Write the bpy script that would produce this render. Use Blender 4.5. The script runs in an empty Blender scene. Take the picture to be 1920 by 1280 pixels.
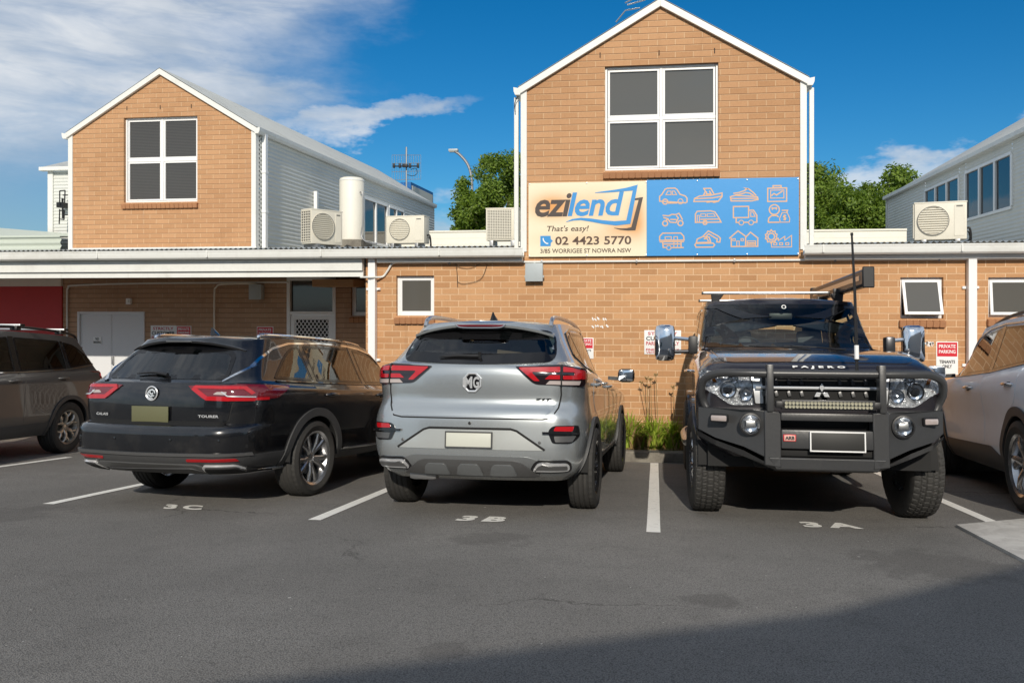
import bpy, bmesh, math, random
import numpy as np
from mathutils import Vector, Matrix
from mathutils.bvhtree import BVHTree
random.seed(7)
S = bpy.context.scene
COL = S.collection
R = math.radians
PI = math.pi
# ------------------------------------------------------------------ camera
TH = R(7.2); FPX = 1500.0; PX = 1060.0; PY = 572.0; CZ = 1.14; SL = 0.085
cam_d = bpy.data.cameras.new('camera'); cam = bpy.data.objects.new('camera', cam_d); COL.objects.link(cam)
cam.location = (0, 0, CZ); cam.rotation_euler = (R(90), 0, TH)
cam_d.sensor_width = 36; cam_d.lens = 36 * FPX / 1920
cam_d.shift_x = -(PX - 960) / 1920; cam_d.shift_y = -(640 - PY) / 1920
cam_d.clip_start = .05; cam_d.clip_end = 2000
S.camera = cam
# ------------------------------------------------------------------ light
SUN = Vector((-.21, 1.8, -1.0)).normalized()          # direction the light travels
to_sun = -SUN
sd = bpy.data.lights.new('sun', 'SUN'); sd.energy = 2.95; sd.angle = R(.55); sd.color = (1, .92, .80)
so = bpy.data.objects.new('sun', sd); COL.objects.link(so); so.location = (6, -12, 22)
so.rotation_euler = to_sun.to_track_quat('Z', 'Y').to_euler()
S.view_settings.view_transform = 'Standard'; S.view_settings.look = 'None'
S.view_settings.exposure = 0.34; S.view_settings.gamma = 1; S.view_settings.use_curve_mapping = False
S.cycles.max_bounces = 8; S.cycles.transparent_max_bounces = 12; S.cycles.caustics_reflective = False
S.cycles.caustics_refractive = False; S.cycles.sample_clamp_indirect = 6

class NT:
    "small helper round a node tree"
    def __init__(s, tree): s.t = tree; s.n = tree.nodes; s.l = tree.links
    def new(s, kind, **kw):
        nd = s.n.new(kind)
        for k, v in kw.items():
            if k in nd.inputs.keys(): s.put(nd.inputs[k], v)
            else: setattr(nd, k, v)
        return nd
    def put(s, sock, v):
        if isinstance(v, bpy.types.NodeSocket): s.l.new(v, sock)
        else: sock.default_value = v
    def math(s, op, a, b=0.0, c=0.0, clamp=False):
        nd = s.n.new('ShaderNodeMath'); nd.operation = op; nd.use_clamp = clamp
        s.put(nd.inputs[0], a); s.put(nd.inputs[1], b); s.put(nd.inputs[2], c); return nd.outputs[0]
    def mix(s, f, a, b, mode='MIX'):
        nd = s.n.new('ShaderNodeMix'); nd.data_type = 'RGBA'; nd.blend_type = mode
        s.put(nd.inputs[0], f); s.put(nd.inputs[6], c4(a)); s.put(nd.inputs[7], c4(b)); return nd.outputs[2]
    def ramp(s, f, stops):
        nd = s.n.new('ShaderNodeMapRange'); nd.interpolation_type = 'SMOOTHSTEP'
        s.put(nd.inputs[0], f); nd.inputs[1].default_value, nd.inputs[2].default_value = stops[0], stops[1]
        nd.inputs[3].default_value, nd.inputs[4].default_value = (stops[2], stops[3]) if len(stops) > 2 else (0, 1)
        return nd.outputs[0]
    def noise(s, vec, scale, detail=4, rough=.55, dist=0.0):
        nd = s.n.new('ShaderNodeTexNoise'); s.put(nd.inputs['Vector'], vec)
        nd.inputs['Scale'].default_value = scale; nd.inputs['Detail'].default_value = detail
        nd.inputs['Roughness'].default_value = rough; nd.inputs['Distortion'].default_value = dist
        return nd.outputs[0]
    def xyz(s, v):
        nd = s.n.new('ShaderNodeSeparateXYZ'); s.put(nd.inputs[0], v); return nd.outputs
    def vec(s, x, y, z):
        nd = s.n.new('ShaderNodeCombineXYZ')
        for i, v in enumerate((x, y, z)): s.put(nd.inputs[i], v)
        return nd.outputs[0]
def c4(c):
    if isinstance(c, bpy.types.NodeSocket): return c
    return (c[0], c[1], c[2], 1.0)
def lin(r, g, b):
    f = lambda v: (v / 255 / 12.92) if v / 255 <= .04045 else ((v / 255 + .055) / 1.055) ** 2.4
    return (f(r), f(g), f(b))

# ------------------------------------------------------------------ sky
W = bpy.data.worlds.new('World'); S.world = W; W.use_nodes = True
w = NT(W.node_tree); w.n.clear()
sky = w.new('ShaderNodeTexSky'); sky.sky_type = 'NISHITA'; sky.sun_disc = False
sky.sun_elevation = math.asin(to_sun.z); sky.sun_rotation = math.atan2(to_sun.x, to_sun.y)
sky.air_density = 1.0; sky.dust_density = .6; sky.ozone_density = 3.0; sky.altitude = 20
hs = w.new('ShaderNodeHueSaturation'); hs.inputs['Saturation'].default_value = 1.22; hs.inputs['Value'].default_value = .78
w.l.new(w.mix(1.0, sky.outputs[0], (.38, .54, .64), 'MULTIPLY'), hs.inputs['Color'])
dirn = w.new('ShaderNodeTexCoord').outputs['Generated']
dx, dy, dz = w.xyz(dirn)
az = w.math('ARCTAN2', dx, dy)                        # 0 = straight over the building, + = right
el = w.math('ARCSINE', dz)
pl = w.vec(az, w.math('MULTIPLY', el, 1.0), 0.0)
warp = w.noise(w.vec(w.math('MULTIPLY', az, 1.4), w.math('MULTIPLY', el, 3.0), 0.3), 3.0, 6, .62)
warp2 = w.noise(w.vec(w.math('MULTIPLY', az, 1.4), w.math('MULTIPLY', el, 3.0), 4.3), 3.5, 6, .62)
azw = w.math('ADD', az, w.math('MULTIPLY', w.math('SUBTRACT', warp, .5), .34))
elw = w.math('ADD', el, w.math('MULTIPLY', w.math('SUBTRACT', warp2, .5), .16))
def blob(a0, e0, ra, re, rot, soft=.5):
    da = w.math('SUBTRACT', azw, a0); de = w.math('SUBTRACT', elw, e0)
    c, s_ = math.cos(rot), math.sin(rot)
    u = w.math('ADD', w.math('MULTIPLY', da, c / ra), w.math('MULTIPLY', de, s_ / ra))
    v = w.math('ADD', w.math('MULTIPLY', da, -s_ / re), w.math('MULTIPLY', de, c / re))
    q = w.math('ADD', w.math('MULTIPLY', u, u), w.math('MULTIPLY', v, v))
    return w.ramp(q, (1.0 + soft, 1.0 - soft))
cl = None
for b in ((-.93, .42, .53, .27, -.05, .45), (-.64, .27, .22, .065, -.12, .55), (-.375, .222, .125, .016, .20, .95),
          (-.22, .07, .22, .045, 0, .8), (.36, .165, .16, .026, .22, .8), (.25, .120, .14, .018, .15, .8), 
          (1.9, .5, .9, .5, .1, .8), (-2.1, .6, 1.0, .6, .1, .8), (3.0, .55, .9, .5, 0, .8), (2.6, 1.1, .9, .3, 0, .8), (-.6, 1.15, 1.2, .35, 0, .8)):  # clouds on this row are out of view, added to whiten the fill light
    o = blob(*b); cl = o if cl is None else w.math('MAXIMUM', cl, o)
fib = w.noise(w.vec(w.math('MULTIPLY', az, 2.0), w.math('MULTIPLY', el, 8.0), 1.7), 4.0, 8, .6, .5)
cl = w.math('MULTIPLY', cl, w.ramp(fib, (.25, .66, .42, 1.0)), clamp=True)
shade = w.noise(w.vec(w.math('MULTIPLY', az, 2.0), w.math('MULTIPLY', el, 5.0), 2.2), 2.2, 5, .55)
ccol = w.mix(w.ramp(shade, (.32, .66)), (2.6, 3.0, 3.5), (4.7, 4.8, 4.9))
hazy = w.math('MULTIPLY', w.ramp(az, (-.85, -.34, 1.0, 0.0)), .5)             # the sky on the left is milky with thin high cloud
base = w.mix(w.math('MULTIPLY', hazy, 1.0), hs.outputs[0], (2.0, 2.5, 3.1))
skyc = w.mix(w.math('MULTIPLY', cl, .86), base, ccol)
bg = w.new('ShaderNodeBackground', Color=skyc); bg.inputs['Strength'].default_value = .142
wo = w.new('ShaderNodeOutputWorld'); w.l.new(bg.outputs[0], wo.inputs[0])

# ------------------------------------------------------------------ pixel <-> world helpers (used for measuring only)
def at(px, py, Y):
    a = math.atan((px - PX) / FPX) - TH; X = Y * math.tan(a)
    d = -X * math.sin(TH) + Y * math.cos(TH)
    return Vector((X, Y, CZ - (py - PY) * d / FPX))
def atx(px, py, X):
    a = math.atan((px - PX) / FPX) - TH; Y = X / math.tan(a)
    d = -X * math.sin(TH) + Y * math.cos(TH)
    return Vector((X, Y, CZ - (py - PY) * d / FPX))
def gz(y):                                            # height of the asphalt: it falls towards the building
    return -SL * min(max(y, -3), 11.3)
def gp(px, py):
    k = (py - PY) / FPX; s = (px - PX) / FPX
    d = CZ / (k - SL * (s * math.sin(TH) + math.cos(TH))); r = s * d
    return Vector((r * math.cos(TH) - d * math.sin(TH), r * math.sin(TH) + d * math.cos(TH), 0))

# ------------------------------------------------------------------ object helpers
def thing(name, label, cat, loc=(0, 0, 0), rz=0, group=None):
    o = bpy.data.objects.new(name, None); COL.objects.link(o); o.empty_display_size = .2
    o.location = loc; o.rotation_euler = (0, 0, rz); o['label'] = label; o['category'] = cat
    if group: o['group'] = group
    return o
def tag(o, label, cat, group=None):
    o['label'] = label; o['category'] = cat
    if group: o['group'] = group
    return o
def struct(o, kind='structure'):
    o['kind'] = kind; return o
def copy_tree(o, parent=None):
    c = o.copy(); COL.objects.link(c); c.parent = parent
    for ch in list(o.children): copy_tree(ch, c)
    return c

class MB:
    def __init__(s): s.v = []; s.f = []; s.T = Matrix()
    def add(s, vs, fs):
        b = len(s.v); s.v += [tuple(s.T @ Vector(p)) for p in vs]; s.f += [tuple(b + i for i in f) for f in fs]; return s
    def box(s, x0, x1, y0, y1, z0, z1):
        vs = [(x, y, z) for x in (x0, x1) for y in (y0, y1) for z in (z0, z1)]
        return s.add(vs, [(0, 1, 3, 2), (4, 6, 7, 5), (0, 4, 5, 1), (2, 3, 7, 6), (0, 2, 6, 4), (1, 5, 7, 3)])
    def cbox(s, c, d, ch=.01):
        "box with chamfered edges"
        b = bmesh.new(); bmesh.ops.create_cube(b, size=1)
        for v in b.verts: v.co = Vector((v.co.x * d[0] + c[0], v.co.y * d[1] + c[1], v.co.z * d[2] + c[2]))
        bmesh.ops.bevel(b, geom=b.edges[:], offset=min(ch, min(d) * .45), segments=2, affect='EDGES', profile=.6)
        s.bm(b); return s
    def bm(s, b):
        b.verts.index_update()
        s.add([v.co.copy() for v in b.verts], [tuple(v.index for v in f.verts) for f in b.faces]); b.free()
    def bar(s, p, q, a, b, up=(0, 0, 1)):
        p, q = Vector(p), Vector(q); d = (q - p).normalized(); u = Vector(up)
        if abs(d.dot(u)) > .95: u = Vector((0, 1, 0))
        x = d.cross(u).normalized(); z = x.cross(d).normalized()
        vs = [c + x * i * a / 2 + z * j * b / 2 for c in (p, q) for i, j in ((-1, -1), (1, -1), (1, 1), (-1, 1))]
        return s.add(vs, [(3, 2, 1, 0), (4, 5, 6, 7), (0, 1, 5, 4), (1, 2, 6, 5), (2, 3, 7, 6), (3, 0, 4, 7)])
    def tube(s, pts, r, n=10, cap=True, closed=False):
        pts = [Vector(p) for p in pts]; rr = r if isinstance(r, (list, tuple)) else [r] * len(pts)
        N = len(pts); vs = []; fs = []; prev = None
        for i, p in enumerate(pts):
            if closed: d = (pts[(i + 1) % N] - pts[i - 1])
            else: d = pts[min(i + 1, N - 1)] - pts[max(i - 1, 0)]
            d.normalize()
            if prev is None:
                u = Vector((0, 0, 1)) if abs(d.z) < .9 else Vector((0, 1, 0)); x = d.cross(u).normalized()
            else: x = (prev - d * prev.dot(d)).normalized()
            prev = x; y = d.cross(x)
            vs += [p + (x * math.cos(2 * PI * k / n) + y * math.sin(2 * PI * k / n)) * rr[i] for k in range(n)]
        for i in range(N if closed else N - 1):
            for k in range(n):
                a, b = i * n, ((i + 1) % N) * n
                fs.append((a + k, a + (k + 1) % n, b + (k + 1) % n, b + k))
        if cap and not closed: fs += [tuple(range(n - 1, -1, -1)), tuple((N - 1) * n + k for k in range(n))]
        return s.add(vs, fs)
    def lathe(s, prof, n=40, M=Matrix(), closed=False):
        "profile (r, h) turned round z, then moved by M"
        vs = [M @ Vector((r * math.cos(2 * PI * k / n), r * math.sin(2 * PI * k / n), h)) for r, h in prof for k in range(n)]
        P = len(prof); fs = []
        for i in range(P if closed else P - 1):
            a, b = i * n, ((i + 1) % P) * n
            for k in range(n): fs.append((a + k, a + (k + 1) % n, b + (k + 1) % n, b + k))
        return s.add(vs, fs)
    def prism(s, poly, fn, t):
        "extrude a 2D polygon; fn(u,v,w) -> 3D; w from 0 to t"
        n = len(poly)
        vs = [fn(u, v, 0) for u, v in poly] + [fn(u, v, t) for u, v in poly]
        return s.add(vs, [tuple(range(n - 1, -1, -1)), tuple(range(n, 2 * n))] + [(i, (i + 1) % n, n + (i + 1) % n, n + i) for i in range(n)])
    def build(s, name, mat, parent=None, smooth=30, bevel=0, seg=2):
        me = bpy.data.meshes.new(name); me.from_pydata(s.v, [], s.f); me.update()
        bb = bmesh.new(); bb.from_mesh(me); bmesh.ops.recalc_face_normals(bb, faces=bb.faces); bb.to_mesh(me); bb.free()
        for m in (mat if isinstance(mat, (list, tuple)) else [mat]): me.materials.append(m)
        if smooth:
            me.polygons.foreach_set('use_smooth', [True] * len(me.polygons)); me.set_sharp_from_angle(angle=R(smooth))
        o = bpy.data.objects.new(name, me); COL.objects.link(o)
        if parent: o.parent = parent
        if bevel:
            b = o.modifiers.new('bevel', 'BEVEL'); b.width = bevel; b.segments = seg; b.limit_method = 'ANGLE'; b.angle_limit = R(35)
        return o
FXZ = lambda Y: (lambda u, v, w: (u, Y + w, v))       # polygon in x,z ; thickness along +y

def text_geo(txt, size, bold=0.0, shear=0.0, align='CENTER', spacing=1.0, res=3):
    cu = bpy.data.curves.new('t', 'FONT'); cu.body = txt; cu.size = size; cu.offset = bold; cu.shear = shear
    cu.align_x = align; cu.align_y = 'CENTER'; cu.space_character = spacing; cu.resolution_u = res
    o = bpy.data.objects.new('t', cu); COL.objects.link(o)
    bpy.context.view_layer.update()
    me = o.to_mesh(); vs = [tuple(v.co) for v in me.vertices]; fs = [tuple(p.vertices) for p in me.polygons]
    o.to_mesh_clear(); bpy.data.objects.remove(o); bpy.data.curves.remove(cu)
    return vs, fs
def text_fit(txt, x0, x1, z0, z1, **kw):
    "text stretched to fill a rectangle, as (vs, fs) in 2D"
    vs, fs = text_geo(txt, 1.0, **kw)
    a = np.array(vs); mn, mx = a.min(0), a.max(0)
    return [(x0 + (v[0] - mn[0]) / (mx[0] - mn[0]) * (x1 - x0), z0 + (v[1] - mn[1]) / (mx[1] - mn[1]) * (z1 - z0)) for v in vs], fs
def ribbon(mb, pts, wd, fn, closed=False):
    "flat stroke along 2D points with mitred joints"
    P = [Vector((p[0], p[1])) for p in pts]
    if closed: P = P + [P[0]]
    n = len(P); L = []; Rr = []
    for i in range(n):
        if closed: a = P[i] - P[i - 1 if i > 0 else n - 2]; b = P[(i + 1) if i < n - 1 else 1] - P[i]
        else: a = P[i] - P[i - 1] if i > 0 else P[1] - P[0]; b = P[i + 1] - P[i] if i < n - 1 else P[i] - P[i - 1]
        a = a.normalized() if a.length else Vector((1, 0)); b = b.normalized() if b.length else a
        na = Vector((-a.y, a.x)); nb = Vector((-b.y, b.x)); m = (na + nb)
        m = m.normalized() if m.length > 1e-4 else na
        k = wd / 2 / max(.45, m.dot(na)); L.append(P[i] + m * k); Rr.append(P[i] - m * k)
    vs = [fn(*p) for q in zip(L, Rr) for p in q]
    mb.add(vs, [(2 * i, 2 * i + 1, 2 * i + 3, 2 * i + 2) for i in range(n - 1)])
def arc(cx, cy, r, a0=0, a1=360, n=16, ry=None):
    ry = ry or r
    return [(cx + r * math.cos(R(a0 + (a1 - a0) * i / n)), cy + ry * math.sin(R(a0 + (a1 - a0) * i / n))) for i in range(n + 1)]

# ------------------------------------------------------------------ materials
def principled(name, color=(.5, .5, .5), rough=.5, metal=0, coat=0, spec=.5, emis=None, es=0):
    m = bpy.data.materials.new(name); m.use_nodes = True; t = NT(m.node_tree)
    b = m.node_tree.nodes['Principled BSDF']
    if isinstance(color, bpy.types.NodeSocket) is False: b.inputs['Base Color'].default_value = c4(color)
    b.inputs['Roughness'].default_value = rough; b.inputs['Metallic'].default_value = metal
    b.inputs['Coat Weight'].default_value = coat; b.inputs['Coat Roughness'].default_value = .03
    b.inputs['Specular IOR Level'].default_value = spec
    if emis: b.inputs['Emission Color'].default_value = c4(emis); b.inputs['Emission Strength'].default_value = es
    m.diffuse_color = c4(color); return m, t, b
def objco(t): return t.new('ShaderNodeTexCoord').outputs['Object']
def bump(t, b, h, dist=.01, strength=1.0):
    nd = t.new('ShaderNodeBump'); nd.inputs['Distance'].default_value = dist; nd.inputs['Strength'].default_value = strength
    t.put(nd.inputs['Height'], h); t.l.new(nd.outputs[0], b.inputs['Normal'])
def painted(name, color, rough=.45, grime=.25, gcol=(.25, .22, .18), scale=1.0, spec=.4, metal=0, bmp=.0015):
    m, t, b = principled(name, color, rough, metal, spec=spec)
    o = objco(t)
    n1 = t.noise(o, 1.3 * scale, 6, .65); n2 = t.noise(o, 14 * scale, 5, .6)
    x, y, z = t.xyz(o)
    st = t.noise(t.vec(t.math('MULTIPLY', x, 9), t.math('MULTIPLY', y, 9), t.math('MULTIPLY', z, .7)), 1.0 * scale, 4, .6)
    g = t.math('MULTIPLY', t.math('MAXIMUM', t.ramp(n1, (.5, .78)), t.ramp(st, (.58, .85))), grime)
    g = t.math('ADD', g, t.math('MULTIPLY', t.ramp(n2, (.45, .8)), grime * .4))
    t.l.new(t.mix(g, color, gcol), b.inputs['Base Color'])
    b.inputs['Roughness'].default_value = rough
    bump(t, b, n2, bmp, .5); return m
def flat(name, color, rough=.5, metal=0, coat=0, spec=.5): return principled(name, color, rough, metal, coat, spec)[0]

def brick_mat(name, c1, c2, mort, joint_shade=None, rowoff=0.0):
    m, t, b = principled(name, c1, .85, spec=.25)
    o = objco(t); x, y, z = t.xyz(o)
    v = t.vec(x, t.math('ADD', z, rowoff), 0.0)
    br = t.new('ShaderNodeTexBrick'); t.put(br.inputs['Vector'], v)
    br.inputs['Scale'].default_value = 1; br.inputs['Brick Width'].default_value = .24; br.inputs['Row Height'].default_value = .086
    br.inputs['Mortar Size'].default_value = .0062; br.inputs['Mortar Smooth'].default_value = .1; br.inputs['Bias'].default_value = -.15
    br.offset = .5; br.offset_frequency = 2
    br.inputs['Color1'].default_value = c4(c1); br.inputs['Color2'].default_value = c4(c2); br.inputs['Mortar'].default_value = c4(mort)
    n = t.noise(o, .7, 5, .6); n2 = t.noise(o, 40, 4, .7); n3 = t.noise(t.vec(t.math('MULTIPLY', x, 6), y, t.math('MULTIPLY', z, .6)), 1.2, 4, .6)
    c = t.mix(t.math('MULTIPLY', t.ramp(n, (.35, .7)), .35), br.outputs[0], t.mix(1.0, br.outputs[0], (.72, .66, .62), 'MULTIPLY'))
    c = t.mix(t.math('MULTIPLY', t.ramp(n2, (.40, .75)), .25), c, t.mix(1.0, c, (.62, .55, .5), 'MULTIPLY'))
    c = t.mix(t.math('MULTIPLY', t.ramp(n3, (.6, .85)), .22), c, (.62, .5, .4))
    n4 = t.noise(t.vec(t.math('MULTIPLY', x, 4), t.math('ADD', y, 7.0), t.math('MULTIPLY', z, .5)), 1.5, 6, .65)
    c = t.mix(t.math('MULTIPLY', t.ramp(n4, (.56, .78)), .30), c, t.mix(1.0, c, (.55, .5, .46), 'MULTIPLY'))
    # rows of bricks are a few mm out of line: the shade under each course is painted as a thin dark line
    fr = t.math('FRACT', t.math('DIVIDE', t.math('ADD', z, rowoff), .086))
    if joint_shade:
        c = t.mix(t.math('MULTIPLY', t.ramp(fr, (.13, .09)), .95), c, joint_shade)
    t.l.new(c, b.inputs['Base Color'])
    inv = t.math('SUBTRACT', 1.0, br.outputs[1])
    h = t.math('ADD', inv, t.math('MULTIPLY', n2, .25))
    h = t.math('ADD', h, t.math('MULTIPLY', fr, .35))
    bump(t, b, h, .005, .8); return m
M = {}
M['brick'] = brick_mat('orange_brick', (.60, .337, .168), (.46, .243, .115), (.74, .50, .30), None)
M['brick_gable'] = brick_mat('tan_brick', (.555, .315, .165), (.475, .26, .13), (.65, .43, .25), (.28, .145, .075))
M['brick_recess'] = brick_mat('brown_brick', (.52, .335, .215), (.45, .28, .175), (.54, .39, .28), (.24, .13, .07), .03)
M['brick_sill'] = painted('sill_brick', (.40, .19, .09), .85, .3, (.2, .1, .06), 3)
M['white'] = painted('white_paint', (.76, .76, .72), .42, .34, (.42, .40, .34))
M['white_clean'] = painted('white_aluminium', (.83, .83, .82), .35, .08, (.4, .4, .4))
M['cream'] = painted('cream_paint', (.78, .75, .66), .5, .2, (.45, .42, .33))
M['zinc'] = painted('old_zinc_roof', (.46, .48, .47), .5, .5, (.22, .21, .19), 1.6, metal=.0)
M['clad'] = painted('grey_cladding', (.66, .67, .63), .38, .25, (.40, .41, .38), .8, metal=.0)
M['clad_green'] = painted('pale_green_cladding', (.50, .54, .47), .4, .3, (.32, .34, .28), .8)
M['red_wall'] = painted('red_paint', (.50, .035, .035), .5, .3, (.20, .02, .02))
M['door_white'] = painted('door_paint', (.72, .73, .74), .5, .12, (.45, .45, .45))
M['black'] = flat('black_plastic', (.012, .012, .013), .45)
M['dark'] = flat('dark_void', (.008, .008, .008), .8)
M['grey_plastic'] = painted('grey_plastic', (.42, .46, .47), .45, .15)
M['chrome'] = flat('chrome', (.80, .81, .83), .07, 1)
M['alu'] = flat('brushed_aluminium', (.62, .62, .61), .32, 1)
M['steel'] = flat('dull_steel', (.35, .35, .35), .45, .9)
M['ac_beige'] = painted('ac_beige', (.70, .66, .56), .5, .22, (.42, .37, .28), 2)
M['ac_dark'] = flat('ac_fins', (.16, .155, .14), .7)
M['blue_metal'] = flat('blue_frame', (.02, .16, .45), .4)
def glass_mat(name, tint, rough=.02, amount=1.0, streak=False):
    m = bpy.data.materials.new(name); m.use_nodes = True; t = NT(m.node_tree); t.n.clear()
    tr = t.new('ShaderNodeBsdfTransparent', Color=c4(tint))
    gl = t.new('ShaderNodeBsdfGlossy', Color=(1, 1, 1, 1)); gl.inputs['Roughness'].default_value = rough
    fr = t.new('ShaderNodeFresnel'); fr.inputs['IOR'].default_value = 1.52
    f = t.math('MULTIPLY_ADD', fr.outputs[0], amount, .02, clamp=True)
    mx = t.new('ShaderNodeMixShader'); t.l.new(f, mx.inputs[0]); t.l.new(tr.outputs[0], mx.inputs[1]); t.l.new(gl.outputs[0], mx.inputs[2])
    o = t.new('ShaderNodeOutputMaterial'); t.l.new(mx.outputs[0], o.inputs[0]); m.diffuse_color = c4(tint); return m
def pane_mat(name, color, rough=.04):
    m, t, b = principled(name, color, rough, 0, 0, .8)
    o = objco(t); n = t.noise(o, 2.2, 3, .5); bump(t, b, n, .004, .25); return m
M['pane'] = pane_mat('dark_window_glass', (.030, .030, .028), .06)
M['pane_blind'] = None
def blind_mat():
    m, t, b = principled('glass_over_blind', (.1, .1, .1), .10, 0, 0, .7)
    x, y, z = t.xyz(objco(t)); fr = t.math('FRACT', t.math('DIVIDE', z, .027))
    s = t.ramp(fr, (.15, .5)); c = t.mix(s, (.035, .033, .03), (.075, .07, .062))
    t.l.new(c, b.inputs['Base Color']); return m
M['pane_blind'] = blind_mat()
M['pane_grey'] = pane_mat('film_window_glass', (.105, .10, .088), .035)
M['pane_sky'] = pane_mat('clear_window_glass', (.012, .014, .015), .02)
M['line_white'] = None
def ground_paint():
    m, t, b = principled('road_paint', (.8, .78, .72), .7)
    o = objco(t); n = t.noise(o, 30, 6, .75); n2 = t.noise(o, 5, 4, .6)
    t.l.new(t.mix(t.math('MULTIPLY', t.ramp(t.math('ADD', n, t.math('MULTIPLY', n2, .3)), (.68, .88)), .55), (.88, .86, .80), (.26, .24, .22)), b.inputs['Base Color'])
    bump(t, b, t.noise(o, 220, 3, .7), .003, .8); return m
M['line_white'] = ground_paint()
def worn_white():
    m, t, b = principled('worn_white_concrete', (.6, .6, .58), .85)
    o = objco(t); n = t.noise(o, 12, 8, .7); n2 = t.noise(o, 2.5, 5, .6, 1.0)
    c = t.mix(t.ramp(n2, (.35, .7)), (.56, .54, .50), (.40, .38, .35)); c = t.mix(t.math('MULTIPLY', t.ramp(n, (.52, .72)), .5), c, (.27, .25, .23))
    t.l.new(c, b.inputs['Base Color']); bump(t, b, n, .006, .8); return m
M['worn'] = worn_white()
def asphalt():
    m, t, b = principled('asphalt', (.12, .12, .11), .88, spec=.25)
    o = objco(t); big = t.noise(o, .35, 5, .6, .4); mid = t.noise(o, 2.6, 6, .65); fine = t.noise(o, 130, 3, .8)
    vo = t.new('ShaderNodeTexVoronoi'); vo.inputs['Scale'].default_value = 150; t.put(vo.inputs['Vector'], o)
    c = t.mix(t.ramp(big, (.34, .66)), (.215, .205, .190), (.275, .262, .243))
    c = t.mix(t.math('MULTIPLY', t.ramp(mid, (.46, .72)), .4), c, (.165, .157, .146))
    c = t.mix(t.ramp(vo.outputs['Distance'], (.30, .75)), c, t.mix(1.0, c, (.52, .52, .52), 'MULTIPLY'))
    c = t.mix(t.math('MULTIPLY', t.ramp(fine, (.60, .74)), .30), c, (.36, .34, .31))
    vs = t.new('ShaderNodeTexVoronoi'); vs.inputs['Scale'].default_value = 2.1; t.put(vs.inputs['Vector'], o)
    sp = t.math('LESS_THAN', vs.outputs['Distance'], .022)
    vs2 = t.new('ShaderNodeTexVoronoi'); vs2.inputs['Scale'].default_value = 7.5; t.put(vs2.inputs['Vector'], o)
    sp = t.math('MAXIMUM', sp, t.math('LESS_THAN', vs2.outputs['Distance'], .032))
    c = t.mix(t.math('MULTIPLY', sp, .75), c, (.62, .60, .55))
    # oil drips under the parked engines, and older darker patches with their own outline
    x, y, z = t.xyz(o); wob = t.noise(o, 5, 4, .7)
    for ox, oy, orr in ((-5.1, 5.6, .5), (-1.2, 5.4, .32), (1.6, 5.1, .5), (-3.4, 3.4, .22), (.2, 4.1, .16), (-6.2, 3.9, .3), (2.6, 4.4, .18), (-.9, 3.2, .12)):
        dd = t.math('SQRT', t.math('ADD', t.math('POWER', t.math('SUBTRACT', x, ox), 2), t.math('POWER', t.math('SUBTRACT', y, oy), 2)))
        k_ = t.ramp(t.math('ADD', dd, t.math('MULTIPLY', t.math('SUBTRACT', wob, .5), orr * 2.2)), (orr, orr * .55))
        c = t.mix(t.math('MULTIPLY', k_, .42), c, (.09, .084, .078))
    cr = t.new('ShaderNodeTexVoronoi'); cr.feature = 'DISTANCE_TO_EDGE'; cr.inputs['Scale'].default_value = .42
    wv = t.noise(o, 1.6, 6, .7); t.put(cr.inputs['Vector'], t.vec(t.math('ADD', x, t.math('MULTIPLY', wv, .9)), t.math('ADD', y, t.math('MULTIPLY', wob, .25)), 0.0))
    ck = t.math('MULTIPLY', t.math('LESS_THAN', cr.outputs['Distance'], .0035), t.ramp(t.noise(o, .5, 2, .5), (.5, .6)))
    c = t.mix(t.math('MULTIPLY', ck, .6), c, (.05, .046, .042))
    # faint scuff arcs left by tyres
    x, y, z = t.xyz(o)
    sc = t.noise(t.vec(t.math('MULTIPLY', x, .35), t.math('MULTIPLY', y, 6.0), 3.0), 1.6, 6, .7, .8)
    c = t.mix(t.math('MULTIPLY', t.ramp(sc, (.63, .78)), .20), c, (.30, .28, .25))
    t.l.new(c, b.inputs['Base Color'])
    h = t.math('ADD', t.math('MULTIPLY', vo.outputs['Distance'], -1.0), t.math('MULTIPLY', fine, .6))
    bump(t, b, h, .0035, .8); return m
M['asphalt'] = asphalt()
def concrete(name, a, b_, sc=1.0):
    m, t, b = principled(name, a, .9, spec=.2)
    o = objco(t); n = t.noise(o, 3 * sc, 8, .7); n2 = t.noise(o, 45 * sc, 4, .7)
    c = t.mix(t.ramp(n, (.38, .68)), a, b_); c = t.mix(t.math('MULTIPLY', t.ramp(n2, (.5, .75)), .35), c, (.08, .07, .06))
    t.l.new(c, b.inputs['Base Color']); bump(t, b, n2, .005, .8); return m
M['kerb'] = concrete('kerb_concrete', (.26, .24, .20), (.15, .135, .115))
M['soil'] = concrete('bark_mulch', (.22, .15, .10), (.10, .065, .045), 3)
def leaf_mat(name, a, b_, tr=.35):
    m = bpy.data.materials.new(name); m.use_nodes = True; t = NT(m.node_tree); b = t.n['Principled BSDF']
    g = t.new('ShaderNodeNewGeometry'); o = objco(t)
    n = t.noise(o, 1.1, 4, .6); rnd = g.outputs['Random Per Island']
    c = t.mix(t.math('ADD', t.math('MULTIPLY', rnd, .6), t.math('MULTIPLY', n, .5), clamp=True), a, b_)
    t.l.new(c, b.inputs['Base Color']); b.inputs['Roughness'].default_value = .45; b.inputs['Specular IOR Level'].default_value = .35
    tl = t.new('ShaderNodeBsdfTranslucent'); t.l.new(t.mix(1.0, c, (1.2, 1.3, .5), 'MULTIPLY'), tl.inputs[0])
    mx = t.new('ShaderNodeMixShader'); mx.inputs[0].default_value = tr
    t.l.new(b.outputs[0], mx.inputs[1]); t.l.new(tl.outputs[0], mx.inputs[2]); t.l.new(mx.outputs[0], t.n['Material Output'].inputs[0]); return m
M['leaf'] = leaf_mat('tree_leaves', (.04, .10, .012), (.24, .33, .045))
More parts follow.
